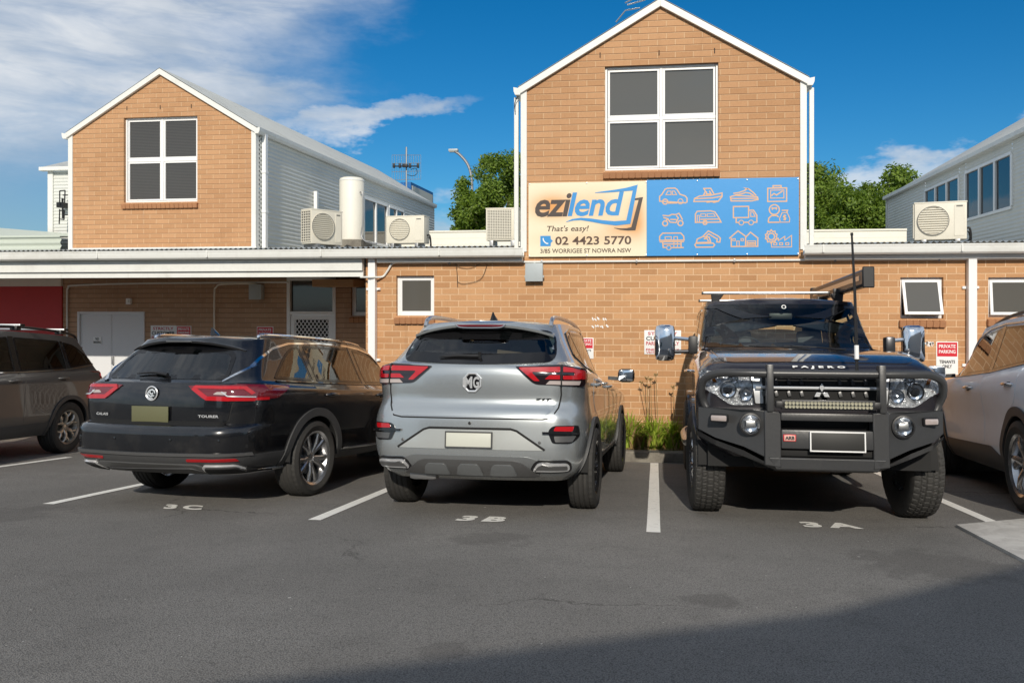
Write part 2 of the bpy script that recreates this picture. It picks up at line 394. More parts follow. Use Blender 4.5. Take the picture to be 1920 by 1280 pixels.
M['strap'] = leaf_mat('strap_leaves', (.11, .26, .02), (.50, .56, .09))
M['dry'] = leaf_mat('dry_leaves', (.22, .13, .05), (.5, .38, .18), .15)
M['bark'] = concrete('bark', (.15, .12, .09), (.08, .06, .045), 2)
# ================================================================== THE SETTING
Y0 = 10.9      # face of the front brick wall
YR = 13.2      # face of the wall behind the awning, and of the left gable above it
# ground: one sheet that falls towards the building and then runs level
mb = MB(); ys = [-150, -40, -3, 0, 3, 6, 9, 11.3, 14, 20, 40, 400]; xs = [-400, -60, -20, -8, 0, 8, 20, 60, 400]
mb.add([(x, y, gz(y)) for y in ys for x in xs], [(j * 9 + i, j * 9 + i + 1, (j + 1) * 9 + i + 1, (j + 1) * 9 + i) for j in range(len(ys) - 1) for i in range(8)])
struct(mb.build('ground', M['asphalt'], smooth=0))

def on_ground(poly, dz=.004):
    return [(p[0], p[1], gz(p[1]) + dz) for p in poly]
def paint_line(pa, pb, wd=.10, far=None, near_cut=0.0, label='', group='white bay lines'):
    a, b = Vector(pa[:2]), Vector(pb[:2]); d = (b - a).normalized()
    L = (b - a).length; n = Vector((-d.y, d.x)) * wd / 2
    mb = MB(); k = 14; rnd = random.Random(len(label)); pts = []
    for i in range(k + 1):
        c = a + d * L * i / k; j1, j2 = rnd.uniform(-.003, .003), rnd.uniform(-.003, .003)
        pts += [c - n * (1 + j1 * 8), c + n * (1 + j2 * 8)]
    vs = on_ground(pts, .004) + on_ground(pts, .0005)
    mb.add(vs[:len(pts)], [(2 * i, 2 * i + 1, 2 * i + 3, 2 * i + 2) for i in range(k)])
    return struct(mb.build('parking_line', M['line_white'], smooth=0))
paint_line(gp(1225, 998), gp(1227, 868), .10)
paint_line(gp(589, 975), gp(589, 975) + Vector((.0, 4.75, 0)), .10)
paint_line(gp(90, 945), gp(90, 945) + Vector((0, 4.3, 0)), .10)
q = gp(1868, 982); paint_line(q, q + Vector((-.12, 4.6, 0)), .10)
q = gp(130, 857); paint_line(q + Vector((-.05, -4.0, 0)), q, .10)
# painted bay numbers
def bay_number(txt, px, py, wpx, dep, shear=0.0):
    c = gp(px, py); vs, fs = text_fit(txt, -.5, .5, -.5, .5, bold=.055, spacing=1.4)
    wd = wpx / FPX * (c - Vector((0, 0, 0))).length
    mb = MB(); pts = [(c.x + u * wd + shear * v * dep, c.y + v * dep) for u, v in vs]
    mb.add(on_ground(pts, .005), fs)
    return struct(mb.build('bay_number', M['line_white'], smooth=0))
bay_number('3C', 344, 951, 68, .20, -.5)
bay_number('3B', 905, 973, 90, .22, .1)
bay_number('3A', 1557, 985, 100, .22, -.1)
# worn white slab corner on the right, nearly level with the asphalt
A = gp(1793, 988); B = gp(1925, 976); C_ = gp(1990, 1092)
mb = MB(); poly = [A, B, B + Vector((2.2, .3, 0)), C_ + Vector((1.6, -.8, 0)), C_]
nn = len(poly); top = [(p.x, p.y, gz(p.y) + .022) for p in poly]; bot = [(p.x, p.y, gz(p.y) - .05) for p in poly]
mb.add(top + bot, [tuple(range(nn))] + [(i, (i + 1) % nn, nn + (i + 1) % nn, nn + i) for i in range(nn)])
struct(mb.build('concrete_slab', M['worn'], smooth=0))
# kerb and garden bed along the wall
KX0, KX1 = -4.15, 9.0; KY = 10.33
mb = MB(); x = KX0; rnd = random.Random(3)
while x < KX1:
    L = 1.2; z = gz(KY); mb.box(x + .004, x + L - .004, KY, KY + .15, z - .1, z + .135 + rnd.uniform(-.004, .004)); x += L
struct(mb.build('kerb', M['kerb'], bevel=.018))
mb = MB(); nx, ny = 90, 8; rnd = random.Random(5)
mb.add([(KX0 + (KX1 - KX0) * i / nx, KY + .14 + (Y0 - KY - .13) * j / ny, gz(KY) + .10 + rnd.uniform(-.012, .03)) for j in range(ny + 1) for i in range(nx + 1)],
       [(j * (nx + 1) + i, j * (nx + 1) + i + 1, (j + 1) * (nx + 1) + i + 1, (j + 1) * (nx + 1) + i) for j in range(ny) for i in range(nx)])
struct(mb.build('garden_bed', M['soil'], smooth=0))
mb = MB(); rnd = random.Random(8)                       # mulch chips
for i in range(2600):
    cx, cy = rnd.uniform(-1.6, 2.0), rnd.uniform(KY + .16, Y0 - .02); a = rnd.uniform(0, PI); l = rnd.uniform(.015, .05); t_ = rnd.uniform(.006, .014)
    dx_, dy_ = math.cos(a) * l, math.sin(a) * l; z = gz(KY) + .125 + rnd.uniform(-.005, .02); s_ = rnd.uniform(-.012, .012)
    mb.add([(cx - dx_, cy - dy_, z), (cx + dx_, cy + dy_, z + s_), (cx + dx_ - dy_ * .3, cy + dy_ + dx_ * .3, z + s_ + .003), (cx - dx_ - dy_ * .3, cy - dy_ + dx_ * .3, z)], [(0, 1, 2, 3)])
struct(mb.build('mulch', M['dry'], smooth=0), 'stuff')

# ------------------------------------------------------------------ strap leaved plants in the bed
def strap_plant(px, n, h, seed, label, stalks=0, dry=.12):
    rnd = random.Random(seed); c = at(px, 815, Y0 - .27); c.z = gz(KY) + .11
    t = thing('strap_leaf_plant', label, 'plant', c, group='strap leaved plants along the wall')
    L = MB(); D = MB()
    for i in range(n):
        a = rnd.uniform(0, 2 * PI); ln = h * rnd.uniform(.6, 1.15); wd = rnd.uniform(.012, .024); lean = rnd.uniform(.15, .85)
        mbx = D if rnd.random() < dry else L; bx, by = rnd.gauss(0, .04), rnd.gauss(0, .035)
        pts = []; k = 8
        for j in range(k + 1):
            s = j / k; out = lean * ln * (s ** 1.6) * .8; up = ln * (s * (1.0 - .55 * lean * s * s))
            pts.append(Vector((bx + math.cos(a) * out, by + math.sin(a) * out * .8, max(.005, up))))
        side = Vector((-math.sin(a), math.cos(a), 0)); vs = []
        for j, p in enumerate(pts):
            s = j / k; ww = wd * (1 - s ** 2.2) + .001; vs += [p - side * ww, p + Vector((0, 0, -.004)), p + side * ww]
        # keep leaves in front of the wall
        vs = [Vector((v.x, min(v.y, .245), v.z)) for v in vs]
        mbx.add(vs, [(3 * j + q, 3 * j + q + 1, 3 * j + q + 4, 3 * j + q + 3) for j in range(k) for q in (0, 1)])
    L.build('leaves', M['strap'], t, smooth=0)
    if D.v: D.build('dry_leaves', M['dry'], t, smooth=0)
    for i in range(stalks):
        sx = rnd.uniform(-.16, .16); hh = rnd.uniform(.62, .98); b = MB(); tx = sx + rnd.uniform(-.12, .1)
        b.tube([(sx * .3, 0, 0), (sx * .6 + tx * .1, .03, hh * .5), (tx, .05, hh)], [.006, .005, .004], 6)
        for q in range(9):
            aa = q * .7; b.tube([(tx, .05, hh), (tx + .03 * math.cos(aa), .05 + .03 * math.sin(aa), hh + rnd.uniform(-.01, .04))], .006, 5)
        b.build('flower_stalk', M['dry'], t)
strap_plant(1228, 190, .50, 1, 'green strap leaved clump in front of the bare brick, with tall dry stalks', 4, .14)
strap_plant(1262, 120, .46, 2, 'green strap leaved clump half hidden behind the dark four wheel drive', 1, .10)
strap_plant(1182, 130, .54, 3, 'yellow green strap leaved clump beside the silver hatchback front wheel', 0, .30)
strap_plant(1203, 60, .36, 4, 'low straggly strap leaved clump with brown leaves between two larger clumps', 0, .6)
strap_plant(1790, 60, .42, 5, 'strap leaved clump in the bed behind the bull bar end', 1, .10)

# ------------------------------------------------------------------ walls with openings
def wall_xz(x0, x1, z0, z1, Y, T, holes, mat, name, parent, top=None):
    "brick wall in the x,z plane, front face at Y, thickness T, with rectangular holes and reveals"
    mb = MB()
    X = sorted(set([x0, x1] + [v for h in holes for v in h[:2]])); Z = sorted(set([z0, z1] + [v for h in holes for v in h[2:]]))
    inh = lambda cx, cz: any(h[0] < cx < h[1] and h[2] < cz < h[3] for h in holes)
    for i in range(len(X) - 1):
        for j in range(len(Z) - 1):
            if not inh((X[i] + X[i + 1]) / 2, (Z[j] + Z[j + 1]) / 2):
                for yy in (Y, Y + T):
                    mb.add([(X[i], yy, Z[j]), (X[i + 1], yy, Z[j]), (X[i + 1], yy, Z[j + 1]), (X[i], yy, Z[j + 1])], [(0, 1, 2, 3)])
    for h in holes + [(x0, x1, z0, z1)]:
        a, b, c, d = h
        mb.add([(a, Y, c), (a, Y + T, c), (b, Y, c), (b, Y + T, c), (a, Y, d), (a, Y + T, d), (b, Y, d), (b, Y + T, d)],
               [(0, 1, 5, 4), (2, 3, 7, 6), (0, 1, 3, 2), (4, 5, 7, 6)])
    me_o = mb.build(name, mat, parent, smooth=0)
    return me_o
def wall_gable(x0, x1, z0, ze, zr, Y, T, hole, mat, name):
    "gabled wall face made of upright strips, with one window hole that may reach above the eaves"
    mb = MB(); xm = (x0 + x1) / 2; top = lambda x: ze + (zr - ze) * (1 - abs(x - xm) / ((x1 - x0) / 2))
    X = sorted([x0, hole[0], xm, hole[1], x1])
    for i in range(4):
        a, b = X[i], X[i + 1]; segs = [(z0, None)] if not (hole[0] <= a and b <= hole[1]) else [(z0, hole[2]), (hole[3], None)]
        for lo, hi in segs:
            for yy in (Y, Y + T):
                mb.add([(a, yy, lo), (b, yy, lo), (b, yy, hi if hi else top(b)), (a, yy, hi if hi else top(a))], [(0, 1, 2, 3)])
    a, b, c, d = hole
    mb.add([(a, Y, c), (a, Y + T, c), (b, Y, c), (b, Y + T, c), (a, Y, d), (a, Y + T, d), (b, Y, d), (b, Y + T, d)],
           [(0, 1, 5, 4), (2, 3, 7, 6), (0, 1, 3, 2), (4, 5, 7, 6)])
    mb.add([(x0, Y, ze), (x0, Y + T, ze), (xm, Y, zr), (xm, Y + T, zr), (x1, Y, ze), (x1, Y + T, ze)], [(0, 1, 3, 2), (2, 3, 5, 4)])
    return mb.build(name, mat, None, smooth=0)
def brick_sill(xa, xb, z, Y, parent, n=None):
    "row of bricks on edge, sloping out below a window"
    mb = MB(); n = n or max(3, round((xb - xa) / .086)); w_ = (xb - xa) / n
    for i in range(n):
        a = xa + i * w_ + .004; b = xa + (i + 1) * w_ - .004
        mb.add([(a, Y - .045, z - .115), (b, Y - .045, z - .115), (b, Y + .05, z - .105), (a, Y + .05, z - .105),
                (a, Y - .06, z - .035), (b, Y - .06, z - .035), (b, Y + .09, z), (a, Y + .09, z)],
               [(0, 1, 2, 3), (4, 5, 6, 7), (0, 1, 5, 4), (1, 2, 6, 5), (2, 3, 7, 6), (3, 0, 4, 7)])
    mb.add([(xa, Y - .035, z - .108), (xb, Y - .035, z - .108), (xb, Y + .05, z - .10), (xa, Y + .05, z - .10), (xa, Y - .05, z - .04), (xb, Y - .05, z - .04), (xb, Y + .08, z - .01), (xa, Y + .08, z - .01)],
           [(0, 1, 2, 3), (4, 5, 6, 7), (0, 1, 5, 4), (2, 3, 7, 6)])
    return mb.build('sill', M['brick_sill'], parent, bevel=.004)
def rect_frame(mb, xa, xb, za, zb, w_, ya, yb):
    mb.box(xa, xa + w_, ya, yb, za, zb); mb.box(xb - w_, xb, ya, yb, za, zb)
    mb.box(xa + w_, xb - w_, ya, yb, za, za + w_); mb.box(xa + w_, xb - w_, ya, yb, zb - w_, zb)
def window4(xa, xb, za, zb, Y, parent, pane, sill=True):
    "two by two light window, set back in its opening"
    f = MB(); yb = Y + .11; rect_frame(f, xa, xb, za, zb, .030, Y + .055, yb)
    mx = (xa + xb) / 2; mz = za + (zb - za) * .50
    f.box(mx - .022, mx + .022, Y + .06, yb, za + .035, zb - .035)
    f.box(xa + .035, mx - .022, Y + .0615, yb, mz - .025, mz + .025); f.box(mx + .022, xb - .035, Y + .0615, yb, mz - .025, mz + .025)
    o = f.build('window', M['white_clean'], parent, bevel=.004)
    for a, b in ((xa + .035, mx - .022), (mx + .022, xb - .035)):
        for c, d in ((za + .035, mz - .025), (mz + .025, zb - .035)):
            s = MB(); rect_frame(s, a + .002, b - .002, c + .002, d - .002, .028, Y + .068, yb - .004)
            so_ = s.build('sash', M['white_clean'], o, bevel=.003)
            g = MB(); g.box(a + .028, b - .028, yb - .018, yb - .010, c + .028, d - .028); g.build('pane', pane, o, smooth=0)
    if sill: brick_sill(xa - .02, xb + .02, za, Y, o)
    return o
def window1(xa, xb, za, zb, Y, parent, pane, sill=True, open_=0.0, name='window'):
    f = MB(); yb = Y + .11; rect_frame(f, xa, xb, za, zb, .035, Y + .055, yb); o = f.build(name, M['white_clean'], parent, bevel=.004)
    s = MB(); rect_frame(s, xa + .03, xb - .03, za + .03, zb - .03, .036, 0, .03)
    g = MB(); g.box(xa + .062, xb - .062, .010, .016, za + .062, zb - .062)
    hinge = Matrix.Translation((0, Y + .045 if open_ else Y + .062, zb - .03)) @ Matrix.Rotation(open_, 4, 'X') @ Matrix.Translation((0, 0, -(zb - .03)))
    for m_, nm, mt in ((s, 'sash', M['white_clean']), (g, 'pane', pane)):
        m_.v = [tuple(hinge @ Vector(p)) for p in m_.v]; m_.build(nm, mt, o, smooth=0, bevel=.002 if nm == 'sash' else 0)
    if open_:
        d_ = MB(); d_.box(xa + .04, xb - .04, yb - .01, yb, za + .04, zb - .04); d_.build('room_behind', M['dark'], o, smooth=0)
        a_ = MB(); a_.tube([(xa + .3, Y + .06, za + .05), (xa + .42, Y - .03, za + .03), (xa + .5, Y - .07, za + .09)], .006, 6); a_.build('winder', M['steel'], o)
    if sill: brick_sill(xa - .02, xb + .02, za, Y, o)
    return o
def corrug(mb, fn, length, width, pitch=.076, amp=.009, nseg=6, rows=1):
    "corrugated sheet: waves run across `length`, fn(s, t, h) -> 3D, s across the waves, t along them"
    n = int(length / pitch * nseg); vs = []
    for j in range(rows + 1):
        for i in range(n + 1):
            s = length * i / n; vs.append(fn(s, width * j / rows, amp * math.sin(2 * PI * s / pitch)))
    mb.add(vs, [(j * (n + 1) + i, j * (n + 1) + i + 1, (j + 1) * (n + 1) + i + 1, (j + 1) * (n + 1) + i) for j in range(rows) for i in range(n)])
def gutter(mb, x0, x1, Y, z, h=.125, d=.13):
    "quad gutter along x: its front at Y"
    prof = [(Y + d, z - .02), (Y + d, z - h), (Y + .03, z - h), (Y + .008, z - h + .02), (Y, z - h + .05), (Y - .004, z - .022), (Y - .010, z - .018), (Y - .010, z), (Y + .006, z), (Y + .006, z - .03), (Y + .02, z - h + .02), (Y + d - .01, z - h + .02)]
    n = len(prof); mb.add([(x, p[0], p[1]) for x in (x0, x1) for p in prof], [(i, (i + 1) % n, n + (i + 1) % n, n + i) for i in range(n)] + [tuple(range(n)), tuple(range(2 * n - 1, n - 1, -1))])

GZ = 1.895     # top of the long gutter
EAVE, RIDGE = 4.12, 5.24
gx0, gx1 = at(988, 300, Y0).x, at(1500, 300, Y0).x     # brick of the middle gable
gxm = (gx0 + gx1) / 2
RZ = lambda y: 1.948 + .055 * (y - 10.8)                # low roof surface
bld = thing('shop_building', 'orange brick shop building with a tall middle gable, low metal roofs and a white awning', 'building', (0, Y0, -.96))
OFF = Vector((0, -Y0, .96))
class P:                                               # parts below are written in world coordinates
    pass
def attach(o, parent):
    "parent a world-placed object to a moved empty"
    o.parent = parent; o.matrix_parent_inverse = Matrix.Translation(-Vector(parent.location)) if parent.rotation_euler.z == 0 else parent.matrix_basis.inverted()
    return o
wx0, wx1 = at(1134, 200, Y0).x, at(1347, 200, Y0).x; wz0, wz1 = at(1240, 318, Y0).z, at(1240, 121, Y0).z
s1 = at(743, 517, Y0), at(814, 592, Y0); s2 = at(1688, 520, Y0), at(1769, 597, Y0); s3 = at(1853, 520, Y0), at(1958, 595, Y0)
holes = [(s1[0].x, s1[1].x, s1[1].z, s1[0].z), (s2[0].x, s2[1].x, s2[1].z, s2[0].z), (s3[0].x, s3[1].x, s3[1].z, s3[0].z)]
XL = at(686, 500, Y0).x
W_ = wall_xz(XL, 9.5, -1.1, GZ + .02, Y0, .23, holes, M['brick'], 'front_wall', None); attach(W_, bld)
G_ = wall_gable(gx0, gx1, GZ + .02, EAVE + .02, RIDGE - .04, Y0 + .001, .23, (wx0, wx1, wz0, wz1), M['brick_gable'], 'gable_wall'); attach(G_, bld)
attach(window4(wx0, wx1, wz0, wz1, Y0, None, M['pane_grey']), bld)
attach(window1(*holes[0][:2], *holes[0][2:], Y0, None, M['pane_grey']), bld)
attach(window1(*holes[1][:2], *holes[1][2:], Y0, None, M['pane_grey'], open_=-.33), bld)
attach(window1(*holes[2][:2], *holes[2][2:], Y0, None, M['pane_grey'], open_=-.10), bld)
# weep slots over the windows
def weeps(xm, z, Y, parent, sc=1.0):
    for d in (-.82, -.02, .72):
        m_ = MB(); m_.box(xm + d * sc - .006, xm + d * sc + .006, Y - .003, Y + .02, z, z + .072); attach(m_.build('weep_hole', M['dark'], None, smooth=0), parent)
weeps(gxm, wz1 + .12, Y0, bld)
# return wall of the recess and floor of the building behind
m_ = MB(); m_.box(XL, XL + .23, Y0 + .232, YR - .002, -1.1, GZ); attach(m_.build('return_wall', M['brick'], None, smooth=0), bld)
# middle gable: posts, barge boards, roof, side walls
def gable_trim(x0, x1, zb, ze, zr, Y, back, parent, postw=.085, mat='white'):
    xm = (x0 + x1) / 2
    for sx, xa in ((-1, x0), (1, x1)):
        m_ = MB(); a, b = (xa - postw, xa) if sx < 0 else (xa, xa + postw)
        m_.box(a, b, Y - .02, Y + .10, zb, ze + .02); attach(m_.build('corner_post', M[mat], None, bevel=.004), parent)
    ov = postw + .03; sl = (zr - ze) / ((x1 - x0) / 2); xo0, xo1 = x0 - ov, x1 + ov; zo = ze - sl * ov
    # barge boards
    for sx in (-1, 1):
        m_ = MB(); xe = xo0 if sx < 0 else xo1; t_ = .088
        poly = [(xe, zo - .02), (xe, zo + t_ * .9), (xm, zr + t_), (xm, zr - .015)]
        m_.prism(poly, FXZ(Y - .055), .05); attach(m_.build('barge_board', M[mat], None, smooth=0, bevel=.004), parent)
        # roof slope: corrugated sheet running back
        m_ = MB(); n_ = Vector((xm - xe, 0, zr + t_ - zo - t_ * .9)); ln = n_.length; u = n_ / ln
        nn_ = Vector((-u.z, 0, u.x)) * (1 if sx < 0 else -1)
        corrug(m_, lambda s, t, h: Vector((xe, Y - .05 + s, zo + t_ * .9 + .012)) + u * t + nn_ * h, back, ln)
        attach(m_.build('roof_slope', M['zinc'], None, smooth=60), parent)
        # eaves gutter running back along the side
        m_ = MB(); prof = [(0, -.02), (0, -.105), (.07, -.105), (.09, -.06), (.095, 0), (.085, 0), (.078, -.055), (.065, -.092), (.012, -.092), (.012, -.02)]
        m_.add([(xe - sx * (-.0) + sx * p[0] * 1.0 - sx * .03, yy, zo + t_ * .9 + p[1] + .005) for yy in (Y - .06, Y + back) for p in prof],
               [(i, (i + 1) % 10, 10 + (i + 1) % 10, 10 + i) for i in range(10)] + [(0, 1, 2, 3, 4), (14, 13, 12, 11, 10)])
        attach(m_.build('eaves_gutter', M[mat], None, smooth=0), parent)
gable_trim(gx0, gx1, GZ - .02, EAVE, RIDGE - .06, Y0, 13.5, bld)
for sx, xa in ((-1, gx0 - .09), (1, gx1 + .09)):
    m_ = MB(); corrug(m_, lambda s, t, h: (xa + sx * h, Y0 + .10 + t, 1.7 + s), EAVE - 1.7, 13.2); attach(m_.build('side_cladding', M['clad'], None, smooth=60), bld)
# downpipes on the middle gable corners (slim, white) and a dangling cable
for sx, xa in ((-1, gx0 - .155), (1, gx1 + .155)):
    m_ = MB(); m_.box(xa - .03, xa + .03, Y0 + .02, Y0 + .07, 1.9, EAVE - .1); attach(m_.build('downpipe', M['white'], None, bevel=.006), bld)
# low corrugated roofs
def low_roof(xa, xb, ya, yb, parent, name='low_roof'):
    m_ = MB(); corrug(m_, lambda s, t, h: (xa + s, ya + t, RZ(ya + t) + h), xb - xa, yb - ya, rows=2, amp=.012); attach(m_.build(name, M['zinc'], None, smooth=60), parent)
XA = -17.0
low_roof(XA, gx0 - .18, Y0 - .14, YR + 9, bld); low_roof(gx1 + .18, 9.5, Y0 - .14, YR + 9, bld)
# gutters with fascia
m_ = MB(); gutter(m_, XA, gx0 - .02, Y0 - .24, GZ + .025); attach(m_.build('gutter', M['white'], None, smooth=25), bld)
m_ = MB(); gutter(m_, gx1 + .02, 9.5, Y0 - .24, GZ + .025); attach(m_.build('gutter', M['white'], None, smooth=25), bld)
x = XA + .3
while x < 9.4:                                          # gutter lap joints
    if not (gx0 - .1 < x < gx1 + .1):
        m_ = MB(); m_.box(x, x + .02, Y0 - .254, Y0 - .24, GZ - .075, GZ + .03); attach(m_.build('gutter_joint', M['white'], None, bevel=.002), bld)
    x += 1.7
for xa, xb in ((XL + .2, gx0 - .05), (gx1 + .05, 9.5)):
    m_ = MB(); m_.box(xa, xb, Y0 - .11, Y0 - .003, GZ - .16, GZ - .02); attach(m_.build('fascia', M['white'], None, bevel=.003), bld)
# awning edge on the left: two stepped boards, soffit
ax1 = at(684, 500, Y0).x
m_ = MB(); m_.box(XA, ax1, Y0 - .10, Y0 - .055, GZ - .27, GZ - .03); m_.box(XA, ax1, Y0 - .06, Y0 - .02, GZ - .355, GZ - .10)
attach(m_.build('awning_fascia', M['white'], None, bevel=.004), bld)
m_ = MB(); m_.box(XA, ax1 - .02, Y0 - .018, YR, GZ - .26, GZ - .22); attach(m_.build('soffit', M['cream'], None, smooth=0), bld)
# recess wall below the awning: brick with doors
dx0, dx1 = at(146, 600, YR).x, at(272, 600, YR).x; dzt = at(210, 584, YR).z
ex0, ex1 = at(538, 560, YR).x, at(630, 560, YR).x; ezt = GZ - .26
vx0, vx1 = at(658, 560, YR).x, at(712, 560, YR).x; vz0, vz1 = at(670, 592, YR).z, at(670, 528, YR).z
rx = at(118, 600, YR).x
RW = wall_xz(rx, XL + .6, -1.1, GZ - .2, YR, .23, [(dx0, dx1, -1.1, dzt), (ex0, ex1, -1.1, min(ezt, GZ - .21)), (vx0, vx1, vz0, vz1)], M['brick_recess'], 'recess_wall', None); attach(RW, bld)
m_ = MB(); m_.box(XA, rx - .002, YR - .03, YR + .2, -1.1, at(60, 537, YR).z); attach(m_.build('red_panel_wall', M['red_wall'], None, smooth=0), bld)
m_ = MB(); m_.box(XA, rx - .002, YR - .05, YR + .2, at(60, 537, YR).z + .002, GZ - .2); attach(m_.build('white_lintel_board', M['cream'], None, smooth=0), bld)
m_ = MB(); m_.box(rx, XL + .3, YR - 2.2, YR + .5, -.975, -.945); attach(m_.build('doorstep_slab', M['kerb'], None, smooth=0), bld)
# white double doors
dd = MB(); rect_frame(dd, dx0, dx1, -1.0, dzt, .045, YR - .02, YR + .10); ddo = attach(dd.build('double_door', M['door_white'], None, bevel=.004), bld)
xm_ = (dx0 + dx1) / 2
for a, b in ((dx0 + .047, xm_ - .003), (xm_ + .003, dx1 - .047)):
    m_ = MB(); m_.box(a, b, YR + .015, YR + .055, -.94, dzt - .048); attach2 = m_.build('door_leaf', M['door_white'], ddo, bevel=.003)
m_ = MB(); m_.box(xm_ + .02, xm_ + .05, YR - .03, YR + .015, .08, .22); m_.build('door_handle', M['steel'], ddo, bevel=.004)
# entry door: transom glass over a screen door with diamond mesh
ed = MB(); rect_frame(ed, ex0, ex1, -1.0, ezt - .01, .06, YR - .015, YR + .10); zt = at(585, 587, YR).z
ed.box(ex0 + .06, ex1 - .06, YR - .01, YR + .10, zt - .03, zt + .03); edo = attach(ed.build('entry_door', M['white_clean'], None, bevel=.004), bld)
m_ = MB(); m_.box(ex0 + .06, ex1 - .06, YR + .05, YR + .058, zt + .03, ezt - .07); m_.build('transom_pane', M['pane'], edo, smooth=0)
m_ = MB(); a, b, c, d = ex0 + .065, ex1 - .065, -.94, zt - .035; rect_frame(m_, a, b, c, d, .075, YR + .005, YR + .04); m_.build('screen_door', M['white_clean'], edo, bevel=.004)
m_ = MB(); m_.box(a + .07, b - .07, YR + .07, YR + .08, c, d - .07); m_.build('door_panel', M['dark'], edo, smooth=0)
m_ = MB(); a2, b2, c2, d2 = a + .075, b - .075, c + .075, d - .075; st = .072       # diamond mesh
for sgn in (1, -1):
    k = -40
    while k < 60:
        pts = []
        x_a = a2 + k * st
        for i in range(2):
            pass
        # line x = x_a + sgn*(z-c2)*.75 clipped to the rectangle
        z_lo, z_hi = c2, d2
        for bound in (a2, b2):
            zz = c2 + (bound - x_a) / (sgn * .75)
            if sgn > 0: z_lo, z_hi = (max(z_lo, zz), z_hi) if bound == a2 else (z_lo, min(z_hi, zz))
            else: z_lo, z_hi = (z_lo, min(z_hi, zz)) if bound == a2 else (max(z_lo, zz), z_hi)
        if z_hi - z_lo > .02:
            X_ = lambda z: x_a + sgn * (z - c2) * .75
            m_.bar((X_(z_lo), YR + .026 + .002 * sgn, z_lo), (X_(z_hi), YR + .026 + .002 * sgn, z_hi), .012, .004, up=(0, 1, 0))
        k += 1
m_.build('diamond_mesh', M['white_clean'], edo, smooth=0)
attach(window1(vx0, vx1, vz0, vz1, YR, None, M['pane']), bld)
m_ = MB(); q = at(640, 533, YR); m_.box(q.x - .3, q.x + .42, YR - .5, YR - .002, q.z - .05, q.z + .07); attach(m_.build('roof_beam', painted('timber', (.42, .25, .13), .7), None, bevel=.006), bld)
# upstands: cream parapets at the back of the low roofs
for (pa, pb, Yp, nm) in (((700, 437), (975, 437), 20.3, 'rear_parapet'), ((1510, 434), (1700, 434), 19.6, 'rear_parapet')):
    a, b = at(pa[0], pa[1], Yp), at(pb[0], pb[1], Yp); m_ = MB()
    m_.box(a.x, b.x, Yp, Yp + .2, 1.5, a.z); m_.box(a.x, b.x, Yp - .03, Yp + .22, a.z, a.z + .04)
    for i in range(1, 3): m_.box(a.x, b.x, Yp - .006, Yp, a.z - i * .16, a.z - i * .16 + .012)
    attach(m_.build(nm, M['cream'], None, smooth=0), bld)
# big white downpipes on the front wall
for px in (701, 1819):
    c = at(px, 600, Y0).x; wd = .052
    m_ = MB(); m_.box(c - wd, c + wd, Y0 - .10, Y0 - .005, -.94, GZ - .09); o = attach(m_.build('rainwater_pipe', M['white_clean'], None, bevel=.008), bld)
    for zz in (1.35, .35, -.5):
        m_ = MB(); m_.box(c - wd - .05, c + wd + .05, Y0 - .025, Y0 - .002, zz, zz + .035); m_.cbox((c + wd + .03, Y0 - .03, zz + .018), (.03, .03, .03), .005); mm = m_.build('pipe_bracket', M['white_clean'], o, bevel=.002)

# ------------------------------------------------------------------ left gable block (set back behind the awning)
lx0, lx1 = at(137, 300, YR).x, at(472, 300, YR).x; lxm = (lx0 + lx1) / 2; LE, LR = 4.22, 5.30
lb = thing('gable_building', 'smaller brick gabled upper storey on the left with long grey clad side wall', 'building', (0, YR, -.96))
lwx0, lwx1 = at(232, 300, YR).x, at(370, 300, YR).x; lwz0, lwz1 = at(300, 379, YR).z, at(300, 219, YR).z
lz = RZ(YR)
G2 = wall_gable(lx0, lx1, lz + .09, LE + .02, LR - .04, YR + .001, .23, (lwx0, lwx1, lwz0, lwz1), M['brick_gable'], 'gable_wall'); attach(G2, lb)
attach(window4(lwx0, lwx1, lwz0, lwz1, YR, None, M['pane_blind']), lb)
weeps(lxm, lwz1 + .13, YR, lb, .8)
m_ = MB(); m_.box(lx0 - .05, lx1 + .1, YR - .04, YR + .1, lz - .02, lz + .085); attach(m_.build('base_flashing', M['white'], None, bevel=.004), lb)
gable_trim(lx0, lx1, lz - .05, LE, LR - .06, YR, 10.8, lb)
SX = lx1 + .09
LB0, LB1 = YR + .10, 24.0
# side wall with window strips: corrugated below, above and between
wz = [(atx(682, 425, SX).y, atx(726, 438, SX).y), (atx(729, 400, SX).y, atx(757, 400, SX).y)]
wza, wzb = 2.62, 3.72
segs = [(LB0, wz[0][0], RZ(LB0) - .05, LE), (wz[0][0], wz[1][1], RZ(18) - .3, wza), (wz[0][0], wz[1][1], wzb, LE), (wz[0][1], wz[1][0], wza, wzb), (wz[1][1], LB1, RZ(20) - .4, LE)]
m_ = MB()
for ya, yb, za, zb in segs:
    corrug(m_, lambda s, t, h: (SX + h, ya + t, za + s), zb - za, yb - ya, amp=.010)
attach(m_.build('side_cladding', M['clad'], None, smooth=60), lb)
for ya, yb in wz:
    f = MB(); n = 2
    f.box(SX - .06, SX + .02, ya, yb, wza, wza + .06); f.box(SX - .06, SX + .02, ya, yb, wzb - .06, wzb)
    for i in range(n + 1):
        yy = ya + (yb - ya) * i / n; f.box(SX - .06, SX + .018, yy - .035, yy + .035, wza + .06, wzb - .06)
    o = attach(f.build('window', M['white_clean'], None, bevel=.004), lb)
    g = MB(); g.box(SX - .03, SX - .02, ya, yb, wza + .05, wzb - .05); g.build('pane', M['pane_sky'], o, smooth=0)
m_ = MB(); m_.box(lx0 - .09, SX, LB1 - .1, LB1, 1.5, LE); attach(m_.build('rear_wall', M['clad'], None, smooth=0), lb)
